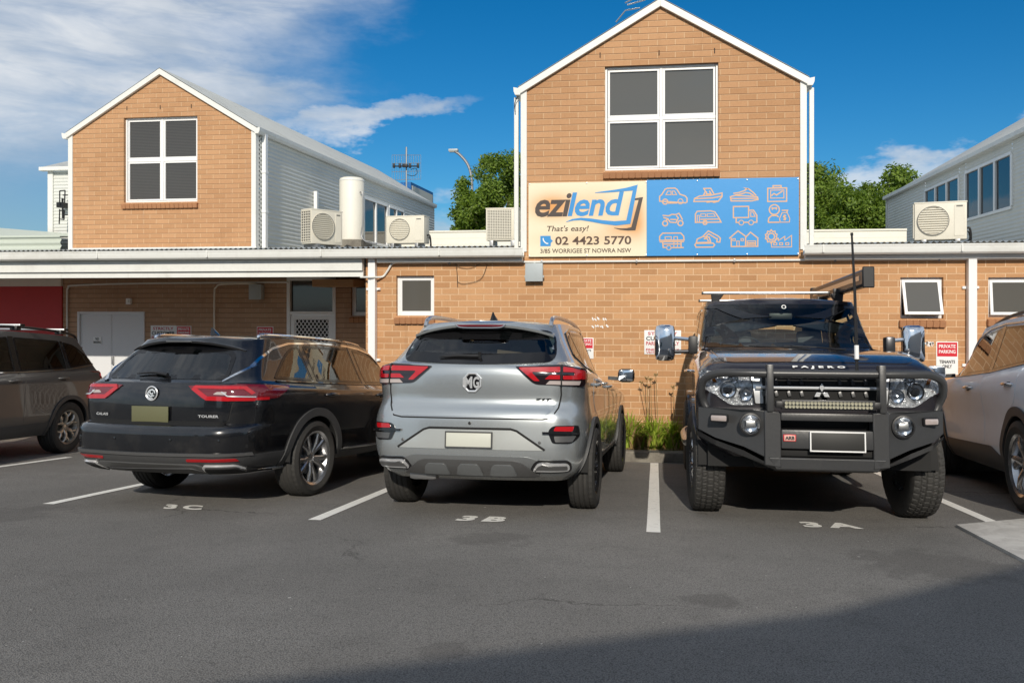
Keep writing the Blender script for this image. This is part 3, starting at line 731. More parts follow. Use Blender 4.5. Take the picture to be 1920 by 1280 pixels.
m_ = MB(); corrug(m_, lambda s, t, h: (lx0 - .09 - h, LB0 + t, 1.7 + s), LE - 1.7, LB1 - LB0); attach(m_.build('side_cladding', M['clad'], None, smooth=60), lb)
for px, zt, w_ in ((496, LE - .05, .045), (592, 3.45, .04)):
    q = atx(px, 400, SX + .04); m_ = MB(); m_.box(SX + .012, SX + .012 + .07, q.y - w_, q.y + w_, RZ(q.y), zt)
    for zz in (zt - .7, zt - 1.4): m_.box(SX + .01, SX + .09, q.y - w_ - .012, q.y + w_ + .012, zz, zz + .04)
    attach(m_.build('downpipe', M['white_clean'], None, bevel=.004), lb)
q = atx(496, 400, SX); m_ = MB(); m_.box(SX + .01, SX + .5, q.y - .04, q.y + .04, RZ(q.y) + .01, RZ(q.y) + .06); attach(m_.build('pipe_shoe', M['white_clean'], None, bevel=.01), lb)

# ------------------------------------------------------------------ right clad building
RX = 6.42; rb = thing('clad_building', 'pale grey corrugated building on the far right with two strips of windows', 'building', (RX, 14, -.96))
RE = 4.22; RY0, RY1 = 12.6, 24.4
wr = [(atx(1811, 400, RX).y, atx(1898, 400, RX).y), (atx(1735, 400, RX).y, atx(1799, 400, RX).y)]
strips = [(min(a), max(a)) for a in wr]; strips.sort()
za, zb = atx(1811, 416, RX).z, atx(1811, 322, RX).z
m_ = MB(); cur = RY0
for ya, yb in strips:
    corrug(m_, lambda s, t, h: (RX + h, cur + t, 1.7 + s), RE - 1.7, ya - cur, amp=.006)
    corrug(m_, lambda s, t, h: (RX + h, ya + t, 1.7 + s), za - 1.7, yb - ya, amp=.006)
    corrug(m_, lambda s, t, h: (RX + h, ya + t, zb + s), RE - zb, yb - ya, amp=.006); cur = yb
corrug(m_, lambda s, t, h: (RX + h, cur + t, 1.7 + s), RE - 1.7, RY1 - cur, amp=.006)
attach(m_.build('side_cladding', M['clad'], None, smooth=60), rb)
for ya, yb in strips:
    f = MB(); f.box(RX - .03, RX + .05, ya, yb, za, za + .06); f.box(RX - .03, RX + .05, ya, yb, zb - .06, zb)
    for i in range(4):
        yy = ya + (yb - ya) * i / 3; f.box(RX - .028, RX + .05, yy - .04, yy + .04, za + .06, zb - .06)
    o = attach(f.build('window', M['white_clean'], None, bevel=.004), rb)
    g = MB(); g.box(RX + .01, RX + .02, ya, yb, za + .05, zb - .05); g.build('pane', M['pane_sky'], o, smooth=0)
m_ = MB(); m_.box(RX - .12, RX + .02, RY0, RY1 + .1, RE, RE + .10); attach(m_.build('eaves_gutter', M['white'], None, bevel=.01), rb)
m_ = MB(); corrug(m_, lambda s, t, h: (RX - .02 + t, RY0 + s, RE + .10 + t * .58 + h), RY1 - RY0, 4.0); attach(m_.build('roof', M['zinc'], None, smooth=60), rb)
m_ = MB(); m_.box(RX - .03, RX + 4, RY1, RY1 + .1, 1.0, RE + .1); attach(m_.build('rear_wall', M['clad'], None, smooth=0), rb)
m_ = MB(); m_.tube([(RX - .02, 12.8, 2.5), (RX - .03, 14, 2.42), (RX - .03, 15, 2.36), (RX - .03, 15.5, 2.2), (RX - .04, 16.4, 2.2)], .012, 6); attach(m_.build('cable', M['black'], None), rb)

# ------------------------------------------------------------------ buildings far left
fb = thing('rear_clad_building', 'narrow white corrugated building behind the left gable, with a low pitched roof', 'building', (-14, 17.5, -.96))
Yf = 17.0; a, b = at(93, 330, Yf).x, at(160, 330, Yf).x
m_ = MB(); corrug(m_, lambda s, t, h: (a + t, Yf - h, 1.5 + s), at(100, 322, Yf).z - 1.5, b - a + .6); attach(m_.build('wall', M['clad'], None, smooth=60), fb)
m_ = MB(); m_.box(a - .02, a + .11, Yf - .04, Yf + 3, 1.5, at(100, 322, Yf).z); attach(m_.build('corner_post', M['white'], None, bevel=.004), fb)
z_ = at(100, 322, Yf).z; m_ = MB(); m_.box(a - .15, b + 1, Yf - .16, Yf - .02, z_, z_ + .09); attach(m_.build('eaves_gutter', M['white'], None, bevel=.01), fb)
m_ = MB(); corrug(m_, lambda s, t, h: (a - .12 + s, Yf - .1 + t, z_ + .09 + t * .35 + h), b - a + 1.2, 2.2); attach(m_.build('roof', M['zinc'], None, smooth=60), fb)
sh = thing('metal_shed', 'long low pale green corrugated shed wall at the left edge above the awning', 'shed', (-13, 15.2, -.96))
Ys = 15.2; a, b = at(-80, 430, Ys), at(114, 440, Ys); zt0, zt1 = at(0, 427, Ys).z, at(114, 441, Ys).z
m_ = MB(); corrug(m_, lambda s, t, h: (a.x - 3 + t, Ys - h, 1.5 + s), zt1 - 1.5, b.x - a.x + 3, pitch=.13, amp=.02); attach(m_.build('wall', M['clad_green'], None, smooth=60), sh)
m_ = MB(); m_.add([(a.x - 3, Ys - .03, zt1 - .02), (b.x, Ys - .03, zt1 - .02), (b.x, Ys + 1.6, zt1 + .1), (a.x - 3, Ys + 1.6, zt1 + .55), (a.x - 3, Ys - .03, zt1 - .04), (b.x, Ys - .03, zt1 - .04)], [(0, 1, 2, 3), (0, 1, 5, 4)])
attach(m_.build('roof', M['clad_green'], None, smooth=0), sh)
# wall mounted antenna at far left
an = thing('wall_antenna', 'small dark aerial fixed to the white corrugated wall at far left', 'antenna', (at(117, 390, Yf - .3)), 0)
m_ = MB(); c = at(117, 390, Yf - .3)
for pa, pb in (((112, 358), (112, 386)), ((112, 358), (122, 357)), ((122, 357), (121, 380)), ((116, 374), (122, 374)), ((117, 372), (118, 410)), ((112, 392), (111, 420)), ((111, 395), (121, 394)), ((121, 394), (120, 412)), ((113, 411), (120, 412)), ((118, 366), (127, 366)), ((118, 403), (127, 403))):
    m_.tube([at(*pa, Yf - .3), at(*pb, Yf - .3)], .022 if pa[0] == 117 else .014, 6)
attach(m_.build('aerial_bars', M['black'], None), an)
m_ = MB(); q = at(118, 385, Yf - .15); m_.cbox(q, (.16, .22, .12), .01); attach(m_.build('mount', M['black'], None), an)

# ------------------------------------------------------------------ neighbour building behind the camera (throws the shadow on the near asphalt)
nb = thing('neighbour_building', 'rendered single storey building behind the viewer whose shadow crosses the near asphalt', 'building', (3, -4, .25))
rl = [Vector((-12, -10.2, 0)), Vector((-1.0, -4.85, 0)), Vector((1.66, -3.64, 0)), Vector((3.32, -2.44, 0)), Vector((8.2, 1.55, 0)), Vector((22, 1.0, 0)), Vector((22, -16, 0)), Vector((-11.5, -16, 0))]
m_ = MB(); n = len(rl); m_.add([(p.x, p.y, -.3) for p in rl] + [(p.x, p.y, 3.9) for p in rl], [tuple(range(n, 2 * n))] + [(i, (i + 1) % n, n + (i + 1) % n, n + i) for i in range(n)])
attach(m_.build('wall', painted('render_paint', (.50, .48, .44), .8, .15), None, smooth=0), nb)
for i in range(6):
    f_ = .10 + .145 * i; p = rl[0].lerp(rl[1], f_); d = (rl[1] - rl[0]).normalized(); nrm = Vector((-d.y, d.x, 0))
    for z0_ in (1.2,):
        m_ = MB(); c = p + nrm * .03; m_.bar(c - d * .65 + Vector((0, 0, z0_ + .6)), c + d * .65 + Vector((0, 0, z0_ + .6)), .05, 1.4); o = attach(m_.build('window', M['pane'], None, smooth=0), nb)
# ================================================================== SIGNS
YS = Y0 - .045
sx0, sx1 = at(992, 410, Y0).x, at(1497, 410, Y0).x; sz1, sz0 = at(1245, 339.5, Y0).z, at(1245, 480, Y0).z
ZX = lambda zx: sx0 + (zx - 45) / (1868 - 45) * (sx1 - sx0)
ZZ = lambda zy: sz1 - (zy - 33) / (540 - 33) * (sz1 - sz0)
def sign_cream():
    m, t, b = principled('printed_cream_panel', (.9, .8, .6), .35, spec=.4)
    x, y, z = t.xyz(objco(t)); g = None
    for cx, cy, rx_, rz_, k in ((205, 195, 150, 90, 1.0), (520, 200, 210, 120, .45), (795, 270, 60, 130, .8), (430, 420, 360, 60, .35), (700, 350, 130, 60, .6)):
        sc = (sx1 - sx0) / 1823
        u = t.math('DIVIDE', t.math('SUBTRACT', x, ZX(cx)), rx_ * sc); v = t.math('DIVIDE', t.math('SUBTRACT', z, ZZ(cy)), rz_ * sc)
        q = t.math('ADD', t.math('MULTIPLY', u, u), t.math('MULTIPLY', v, v))
        e = t.math('MULTIPLY', t.math('EXPONENT', t.math('MULTIPLY', q, -1.1)), k)
        g = e if g is None else t.math('ADD', g, e)
    g = t.math('MULTIPLY', g, 1.0, clamp=True)
    t.l.new(t.mix(g, (.84, .76, .56), (.72, .34, .11)), b.inputs['Base Color']); return m
M['s_cream'] = sign_cream()
M['s_blue'] = painted('printed_blue_panel', (.055, .30, .66), .35, .06, (.1, .3, .5), 1)
M['s_logo_blue'] = flat('logo_blue', (.035, .27, .62), .4); M['s_dark'] = flat('logo_dark', (.06, .042, .035), .45)
M['s_brown'] = flat('sign_brown', (.085, .045, .028), .45); M['s_peach'] = flat('icon_peach', (.66, .40, .24), .45)
M['s_pale'] = flat('icon_pale', (.70, .60, .52), .45); M['s_white'] = flat('sign_white', (.82, .82, .80), .45)
M['s_red'] = flat('sign_red', (.60, .015, .03), .4); M['s_redtext'] = flat('sign_red_text', (.50, .03, .05), .45); M['s_black'] = flat('sign_black', (.02, .022, .025), .45)
sg = thing('shop_sign', 'wide shop sign under the middle gable window, half cream with logo, half blue pictograms', 'sign', (0, 0, 0))
xsplit = ZX(860)
m_ = MB(); m_.box(sx0, xsplit, YS, YS + .03, sz0, sz1); m_.build('logo_panel', M['s_cream'], sg, smooth=0)
m_ = MB(); m_.box(xsplit + .002, sx1, YS, YS + .03, sz0, sz1 + .01); m_.build('pictogram_panel', M['s_blue'], sg, smooth=0)
for zx in (52, 450, 856, 1200, 1530, 1862):
    for zy in (40, 533): m_ = MB(); m_.lathe([(.008, 0), (.008, .006), (0, .008)], 8, Matrix.Translation((ZX(zx), YS, ZZ(zy))) @ Matrix.Rotation(R(90), 4, 'X')); m_.build('screw', M['alu'], sg)
def sgtext(txt, x0, x1, y0, y1, mt, name='lettering', lay=1, **kw):
    vs, fs = text_fit(txt, ZX(x0), ZX(x1), ZZ(y1), ZZ(y0), **kw); m_ = MB(); m_.add([(u, YS - .002 * lay, v) for u, v in vs], fs); return m_.build(name, M[mt], sg, smooth=0)
def sgpoly(pts, mt, name='logo_shape', lay=1):
    m_ = MB(); m_.add([(ZX(p[0]), YS - .002 * lay, ZZ(p[1])) for p in pts], [tuple(range(len(pts)))])
    o = m_.build(name, M[mt], sg, smooth=0); return o
sgtext('ezi', 92, 346, 107, 268, 's_dark', bold=.022, shear=.22, spacing=.95)
sgtext('lend', 318, 706, 103, 266, 's_logo_blue', bold=.022, shear=.22, spacing=.95)
def swoosh(top, bot, mt, lay):
    m_ = MB(); n = len(top); m_.add([(ZX(p[0]), YS - .002 * lay, ZZ(p[1])) for p in top + bot], [(i, i + 1, n + i + 1, n + i) for i in range(n - 1)]); return m_.build('logo_swoosh', M[mt], sg, smooth=0)
swoosh([(508, 106), (560, 99), (640, 90), (720, 78), (800, 58)], [(508, 109), (570, 108), (640, 105), (715, 100), (766, 97)], 's_logo_blue', 2)
swoosh([(800, 58), (750, 322)], [(766, 97), (722, 298)], 's_logo_blue', 2)
swoosh([(308, 302), (350, 284), (410, 276), (480, 282), (560, 295), (640, 303), (722, 298)], [(310, 304), (360, 294), (410, 292), (480, 304), (560, 320), (650, 332), (750, 322)], 's_logo_blue', 2)
swoosh([(782, 150), (836, 142)], [(780, 163), (806, 160)], 's_dark', 2)
swoosh([(836, 142), (784, 366)], [(806, 160), (756, 345)], 's_dark', 2)
swoosh([(784, 366), (730, 367), (680, 361), (638, 349)], [(756, 345), (720, 352), (680, 352), (640, 347)], 's_dark', 2)
sgtext("That's easy!", 175, 465, 328, 378, 's_brown', bold=.012, shear=.2)
sgtext('02 4423 5770', 232, 756, 403, 461, 's_brown', bold=.022)
sgtext('3/85 WORRIGEE ST NOWRA NSW', 128, 755, 486, 516, 's_brown', bold=.015)
sgpoly([(128, 397), (200, 397), (202, 420), (216, 432), (202, 445), (200, 468), (128, 468)], 's_logo_blue')
m_ = MB(); ribbon(m_, [(147, 414), (150, 428), (160, 442), (174, 450), (182, 450)], .022, lambda u, v: (u, YS - .004, v)) if False else None
m_ = MB(); ribbon(m_, [(ZX(a), ZZ(b)) for a, b in ((148, 412), (150, 428), (160, 441), (172, 449), (184, 450))], .016, lambda u, v: (u, YS - .004, v)); m_.build('handset_mark', M['s_white'], sg, smooth=0)
def wheelc(x, y, r): return ('c', arc(x, y, r, 0, 360, 14))
IC = {
 'car': [('c', [(948, 172), (948, 140), (962, 128), (985, 92), (1000, 86), (1050, 86), (1065, 95), (1085, 128), (1120, 140), (1132, 155), (1132, 180), (1122, 186)]), wheelc(985, 176, 17), wheelc(1088, 176, 17), ('o', [(1005, 186), (1068, 186)]), ('c', [(990, 130), (1003, 106), (1025, 106), (1025, 130)]), ('c', [(1034, 106), (1048, 106), (1062, 130), (1034, 130)])],
 'boat': [('c', [(1178, 178), (1182, 158), (1215, 142), (1290, 138), (1365, 124), (1365, 148), (1340, 178)]), ('o', [(1182, 160), (1300, 156), (1362, 146)]), ('o', [(1240, 140), (1255, 112), (1244, 92), (1290, 92), (1312, 130)]), ('o', [(1262, 112), (1262, 130), (1292, 130), (1280, 108)]), ('o', [(1262, 185), (1300, 180), (1310, 186), (1345, 178)])],
 'jet_ski': [('c', [(1420, 150), (1450, 142), (1540, 148), (1598, 154), (1602, 172), (1560, 180), (1425, 178)]), ('o', [(1420, 162), (1600, 164)]), ('o', [(1440, 128), (1475, 124), (1510, 112), (1530, 100), (1512, 92), (1540, 100), (1570, 124), (1590, 146)]), ('o', [(1450, 140), (1490, 134), (1520, 124), (1545, 128), (1575, 146)])],
 'clipboard': [('c', [(1665, 98), (1788, 98), (1788, 186), (1665, 186)]), ('c', [(1700, 82), (1752, 82), (1752, 96), (1700, 96)]), ('c', [(1684, 112), (1770, 112), (1770, 164), (1684, 164)]), ('o', [(1688, 148), (1706, 134), (1722, 144), (1762, 118)])],
 'motorbike': [wheelc(985, 322, 17), wheelc(1088, 322, 17), ('o', [(968, 268), (1010, 272), (1030, 262), (1058, 264), (1078, 256), (1088, 272), (1102, 300)]), ('o', [(972, 282), (1004, 292), (1018, 314), (1058, 318), (1074, 286), (1060, 272)]), ('o', [(1004, 292), (986, 310)]), ('o', [(1020, 296), (1062, 298)])],
 'caravan': [('c', [(1188, 318), (1188, 262), (1200, 244), (1290, 242), (1318, 250), (1345, 292), (1358, 318)]), wheelc(1252, 320, 13), ('c', [(1224, 262), (1256, 262), (1256, 280), (1224, 280)]), ('c', [(1266, 262), (1310, 262), (1320, 280), (1266, 280)]), ('c', [(1200, 272), (1214, 272), (1214, 316), (1200, 316)]), ('o', [(1220, 298), (1342, 298)])],
 'truck': [('c', [(1440, 216), (1540, 216), (1540, 290), (1440, 290)]), ('o', [(1540, 242), (1572, 242), (1594, 276), (1594, 322), (1574, 322)]), ('c', [(1554, 254), (1568, 254), (1582, 284), (1554, 284)]), wheelc(1492, 324, 16), wheelc(1556, 324, 16), ('o', [(1458, 294), (1458, 322), (1474, 322)]), ('o', [(1510, 322), (1538, 322)])],
 'face_and_bag': [wheelc(1708, 240, 33), ('o', arc(1708, 246, 16, 200, 340, 8)), ('o', [(1690, 232), (1696, 228), (1702, 232)]), ('o', [(1714, 232), (1720, 228), (1726, 232)]), ('o', [(1668, 324), (1672, 296), (1690, 280), (1724, 280), (1736, 290)]), ('o', [(1668, 324), (1742, 324)]), ('c', [(1758, 262), (1792, 262), (1808, 300), (1806, 324), (1746, 324), (1742, 300)]), ('o', [(1756, 246), (1794, 246), (1788, 260)]), ('o', [(1784, 282), (1772, 280), (1768, 290), (1782, 298), (1778, 308), (1766, 306)]), ('o', [(1775, 275), (1775, 313)])],
 'camper': [('c', [(948, 436), (948, 410), (968, 388), (1090, 388), (1110, 410), (1112, 436)]), ('o', [(948, 446), (1112, 446)]), ('c', [(985, 412), (1026, 412), (1026, 432), (985, 432)]), ('c', [(1044, 412), (1068, 412), (1068, 484), (1044, 484)]), ('o', [(968, 446), (972, 484), (990, 484)]), wheelc(1010, 486, 15), ('o', [(1028, 486), (1110, 486)]), ('o', [(1092, 446), (1092, 484)]), ('o', [(972, 462), (1090, 462)])],
 'digger': [('c', [(1184, 468), (1192, 458), (1306, 458), (1316, 470), (1306, 484), (1192, 484)]), ('c', [(1194, 454), (1200, 430), (1236, 414), (1280, 418), (1290, 452)]), ('o', [(1236, 414), (1274, 376), (1340, 412), (1354, 426), (1350, 452), (1330, 450), (1334, 424)]), ('o', [(1252, 420), (1276, 396), (1330, 430)]), ('o', [(1244, 430), (1262, 424), (1276, 446)])],
 'house': [('o', [(1412, 428), (1470, 378), (1506, 404), (1524, 418), (1552, 388), (1604, 430)]), ('o', [(1426, 424), (1426, 482), (1600, 482), (1600, 432)]), ('o', [(1520, 420), (1520, 482)]), ('c', [(1462, 446), (1478, 446), (1478, 480), (1462, 480)]), ('c', [(1436, 430), (1452, 430), (1452, 444), (1436, 444)]), ('c', [(1490, 430), (1506, 430), (1506, 444), (1490, 444)]), ('c', [(1530, 446), (1586, 446), (1586, 480), (1530, 480)]), ('o', [(1530, 458), (1586, 458)]), ('o', [(1530, 469), (1586, 469)])],
 'factory': [wheelc(1688, 418, 22), ('c', [(1688 + (40 if i % 2 else 33) * math.cos(2 * PI * i / 20), 418 + (44 if i % 2 else 33) * math.sin(2 * PI * i / 20)) for i in range(20)]), ('c', [(1690, 488), (1690, 450), (1712, 446), (1734, 430), (1734, 446), (1776, 418), (1776, 444), (1820, 412), (1820, 488)]), ('c', [(1704, 460), (1724, 460), (1724, 474), (1704, 474)]), ('c', [(1742, 460), (1762, 460), (1762, 474), (1742, 474)]), ('c', [(1782, 460), (1802, 460), (1802, 474), (1782, 474)])],
}
for k, strokes in IC.items():
    m_ = MB()
    for i, (kind, pts) in enumerate(strokes):
        wd = .0165 if i < 2 or kind == 'o' else .011
        P_ = [(ZX(a), ZZ(b)) for a, b in pts]
        if kind == 'c' and P_[0] == P_[-1]: P_ = P_[:-1]
        ribbon(m_, P_, wd, lambda u, v, i=i: (u, YS - .0012 - .0003 * i, v), closed=(kind == 'c'))
    m_.build('pictogram', M['s_peach'], sg, smooth=0)
    # shadow-coloured inner strokes on some pictograms are left to the panel

def wall_sign(px0, px1, py0, py1, Y, rows, label, red=False, bar=None):
    a, b = at(px0, (py0 + py1) / 2, Y), at(px1, (py0 + py1) / 2, Y); xm = (a.x + b.x) / 2
    z1, z0 = at((px0 + px1) / 2, py0, Y).z, at((px0 + px1) / 2, py1, Y).z
    t = thing('parking_sign', label, 'sign', (xm, Y - .008, z0), group='parking signs on the brick wall'); hw = (b.x - a.x) / 2; H = z1 - z0
    m_ = MB(); m_.cbox((0, .003, H / 2), (2 * hw, .006, H), .002); m_.build('plate', M['s_white'], t)
    if red:
        m_ = MB(); m_.box(-hw + .012, hw - .012, -.0028, -.001, H * red, H - .012); m_.build('red_field', M['s_red'], t, smooth=0)
    for txt, u0, u1, v0, v1, mt in rows:
        vs, fs = text_fit(txt, -hw + 2 * hw * u0, -hw + 2 * hw * u1, H * v0, H * v1, bold=.02); m_ = MB(); m_.add([(u, -.0042, v) for u, v in vs], fs); m_.build('lettering', M[mt], t, smooth=0)
    return t
strict = [('STRICTLY', .1, .9, .80, .93, 's_redtext'), ('CUSTOMER', .05, .95, .58, .74, 's_black'), ('PARKING ONLY', .05, .95, .38, .53, 's_redtext'), ('FINES MAY APPLY', .05, .95, .14, .24, 's_redtext'), ('VEHICLES TOWED', .05, .95, .04, .11, 's_redtext')]
priv = [('PRIVATE', .12, .88, .80, .91, 's_white'), ('PARKING', .12, .88, .64, .75, 's_white'), ('TENANTS', .14, .86, .34, .44, 's_black'), ('ONLY', .28, .72, .2, .3, 's_black')]
wall_sign(1208, 1277, 619, 664, Y0, strict, 'white sign reading strictly customer, partly behind the chrome towing mirror')
wall_sign(1755, 1796, 640, 702, Y0, priv, 'red and white private parking sign above the silver car mirror', red=.55)
wall_sign(1080, 1113, 633, 672, Y0, priv, 'red and white sign edge seen past the silver hatchback side windows', red=.5)
wall_sign(283, 331, 610, 652, YR, strict, 'white strictly customer parking sign beside the white double door')
wall_sign(331.5, 359, 611, 652, YR, priv, 'small red private sign touching the white customer parking sign', red=.5)
wall_sign(482, 513, 612, 654, YR, priv, 'small red private sign between the thin conduit and the screen door', red=.5)
t = wall_sign(175, 191, 631, 645, YR + .012, [('NO', .3, .7, .55, .9, 's_black'), ('SMOKING', .05, .95, .12, .42, 's_black')], 'tiny white no smoking notice on the white double door')
def dabs(px, py, w_, h_, label, seed):
    rnd = random.Random(seed); mb_ = MB()
    t = thing('paint_remnant', label, 'paint marks', at(px, py, Y0 - .002))
    for row in (0, 1):
        m_ = MB()
        for i in range(7):
            cx = (i - 3) * w_ / 6 + rnd.uniform(-.01, .01); cz = (.5 - row) * h_ + rnd.uniform(-.008, .008); pts = []
            a0 = rnd.uniform(0, PI); rr1, rr2 = rnd.uniform(.008, .014), rnd.uniform(.016, .03)
            for q in range(9):
                a = 2 * PI * q / 9; u, v = rr1 * math.cos(a) * rnd.uniform(.6, 1.2), rr2 * math.sin(a) * rnd.uniform(.6, 1.2)
                pts.append((cx + u * math.cos(a0 * .3) - v * math.sin(a0 * .3), -.002, cz + u * math.sin(a0 * .3) + v * math.cos(a0 * .3)))
            if rnd.random() < .8: m_.add(pts, [tuple(range(9))])
        m_.build('dab_row', M['s_white'], t, smooth=0)
dabs(1126, 605, .20, .10, 'two rows of white paint dabs on the brick between the silver hatchback and the sign', 3)
dabs(1744, 644, .09, .02, 'few white paint dabs beside the private parking sign', 6)

# ------------------------------------------------------------------ conduits, junction boxes, cables on the wall
def smooth_path(pts, n=6):
    P_ = [Vector(p) for p in pts]; out = []
    for i in range(len(P_) - 1):
        p0, p1, p2, p3 = P_[max(i - 1, 0)], P_[i], P_[i + 1], P_[min(i + 2, len(P_) - 1)]
        for j in range(n):
            t = j / n; out.append(.5 * ((2 * p1) + (-p0 + p2) * t + (2 * p0 - 5 * p1 + 4 * p2 - p3) * t * t + (-p0 + 3 * p1 - 3 * p2 + p3) * t ** 3))
    out.append(P_[-1]); return out
def pipe(name, pxs, Y, r, mat, label, group=None):
    m_ = MB(); pts = [at(x, y, Y) for x, y in pxs]; m_.tube(smooth_path(pts, 5), r, 10); o = m_.build(name, M[mat], None)
    tag(o, label, 'conduit', group); return o
zc = at(1245, 489.5, Y0).z
m_ = MB(); ya = Y0 - .03; L_ = [(at(679, 520, Y0).x, ya - .02, at(679, 520, Y0).z), (at(700, 520, Y0).x, ya - .11, at(700, 520, Y0).z), (at(718, 520, Y0).x, ya, at(718, 519, Y0).z), (at(728, 508, Y0).x, ya, at(728, 508, Y0).z), (at(738, 493, Y0).x, ya, zc - .01), (at(760, 490, Y0).x, ya, zc)]
pts = smooth_path(L_, 5) + [Vector((X, ya, zc)) for X in (-3.2, 0, 3, 6, 9.4)]
m_.tube(pts, .015, 10); cd = m_.build('conduit', M['white'], None); tag(cd, 'long white conduit running along the top of the front brick wall', 'conduit')
for i in range(9):
    X = -3.0 + i * 1.3; m_ = MB(); m_.cbox((X, ya + .005, zc), (.022, .045, .05), .004); m_.build('saddle', M['steel'], cd)
m_ = MB(); q = at(1003, 483, Y0); m_.tube([(q.x, ya, zc), (q.x, ya, zc - .05)], .013, 8); m_.build('drop_pipe', M['white'], cd)
a, b = at(988, 495, Y0), at(1019, 527, Y0)
jb = thing('junction_box', 'pale grey weatherproof box under the shop sign corner', 'electrical box', ((a.x + b.x) / 2, Y0, b.z))
m_ = MB(); m_.cbox((0, -.05, (a.z - b.z) / 2), (b.x - a.x, .10, a.z - b.z), .014); m_.build('body', M['grey_plastic'], jb)
m_ = MB(); m_.cbox((0, -.105, (a.z - b.z) / 2), (b.x - a.x + .012, .012, a.z - b.z + .012), .005); m_.build('lid', M['grey_plastic'], jb)
for sx in (-1, 1):
    m_ = MB(); m_.cbox((sx * (b.x - a.x + .02) / 2, -.07, .06), (.02, .03, .03), .004); m_.build('clip', M['grey_plastic'], jb)
a, b = at(474, 534, YR), at(496, 561, YR)
jb = thing('junction_box', 'grey box high on the shaded brick under the awning', 'electrical box', ((a.x + b.x) / 2, YR, b.z))
m_ = MB(); m_.cbox((0, -.06, (a.z - b.z) / 2), (b.x - a.x, .12, a.z - b.z), .012); m_.build('body', M['grey_plastic'], jb)
m_ = MB(); m_.cbox((0, -.125, (a.z - b.z) / 2), (b.x - a.x + .01, .01, a.z - b.z + .01), .004); m_.build('lid', M['grey_plastic'], jb)
c = at(244, 565, YR); m_ = MB(); m_.cbox((c.x, YR - .03, c.z), (.09, .06, .11), .012); m_.cbox((c.x, YR - .068, c.z), (.035, .02, .05), .006); tag(m_.build('wall_switch', M['white_clean'], None), 'small white switch above the double door under the awning', 'switch')
pipe('conduit', [(126, 640), (126, 552), (128, 540), (140, 535), (250, 531.5), (400, 530), (540, 529)], YR - .03, .016, 'white', 'white conduit rising beside the double door and running right under the awning')
pipe('conduit', [(402, 640), (402, 552), (405, 539), (416, 533), (470, 532), (484, 535)], YR - .06, .014, 'cream', 'short thin conduit dropping between the parking signs under the awning')
m_ = MB(); m_.tube(smooth_path([at(853, 470, Y0 - .03), at(855, 497, Y0 - .03), at(857, 512, Y0 - .02), at(858, 538, Y0 - .015)], 5), .004, 6); m_.tube(smooth_path([at(857, 500, Y0 - .02), at(880, 503, Y0 - .02), at(905, 490, Y0 - .02), at(914, 468, Y0 - .03)], 5), .003, 6)
m_.tube(smooth_path([at(858, 528, Y0 - .02), at(870, 532, Y0 - .02), at(900, 524, Y0 - .02), at(912, 500, Y0 - .02), at(916, 475, Y0 - .03)], 5), .003, 6); tag(m_.build('loose_cable', M['black'], None), 'thin dark cables hanging loose from the gutter left of the shop sign', 'cable')
m_ = MB(); m_.tube(smooth_path([at(972, 180, Y0 - .05), at(967, 188, Y0 - .04), at(965, 198, Y0 - .04), at(966, 210, Y0 - .03)], 5), .006, 6); tag(m_.build('loose_cable', M['black'], None), 'short black cable end hanging below the left eave of the middle gable', 'cable')

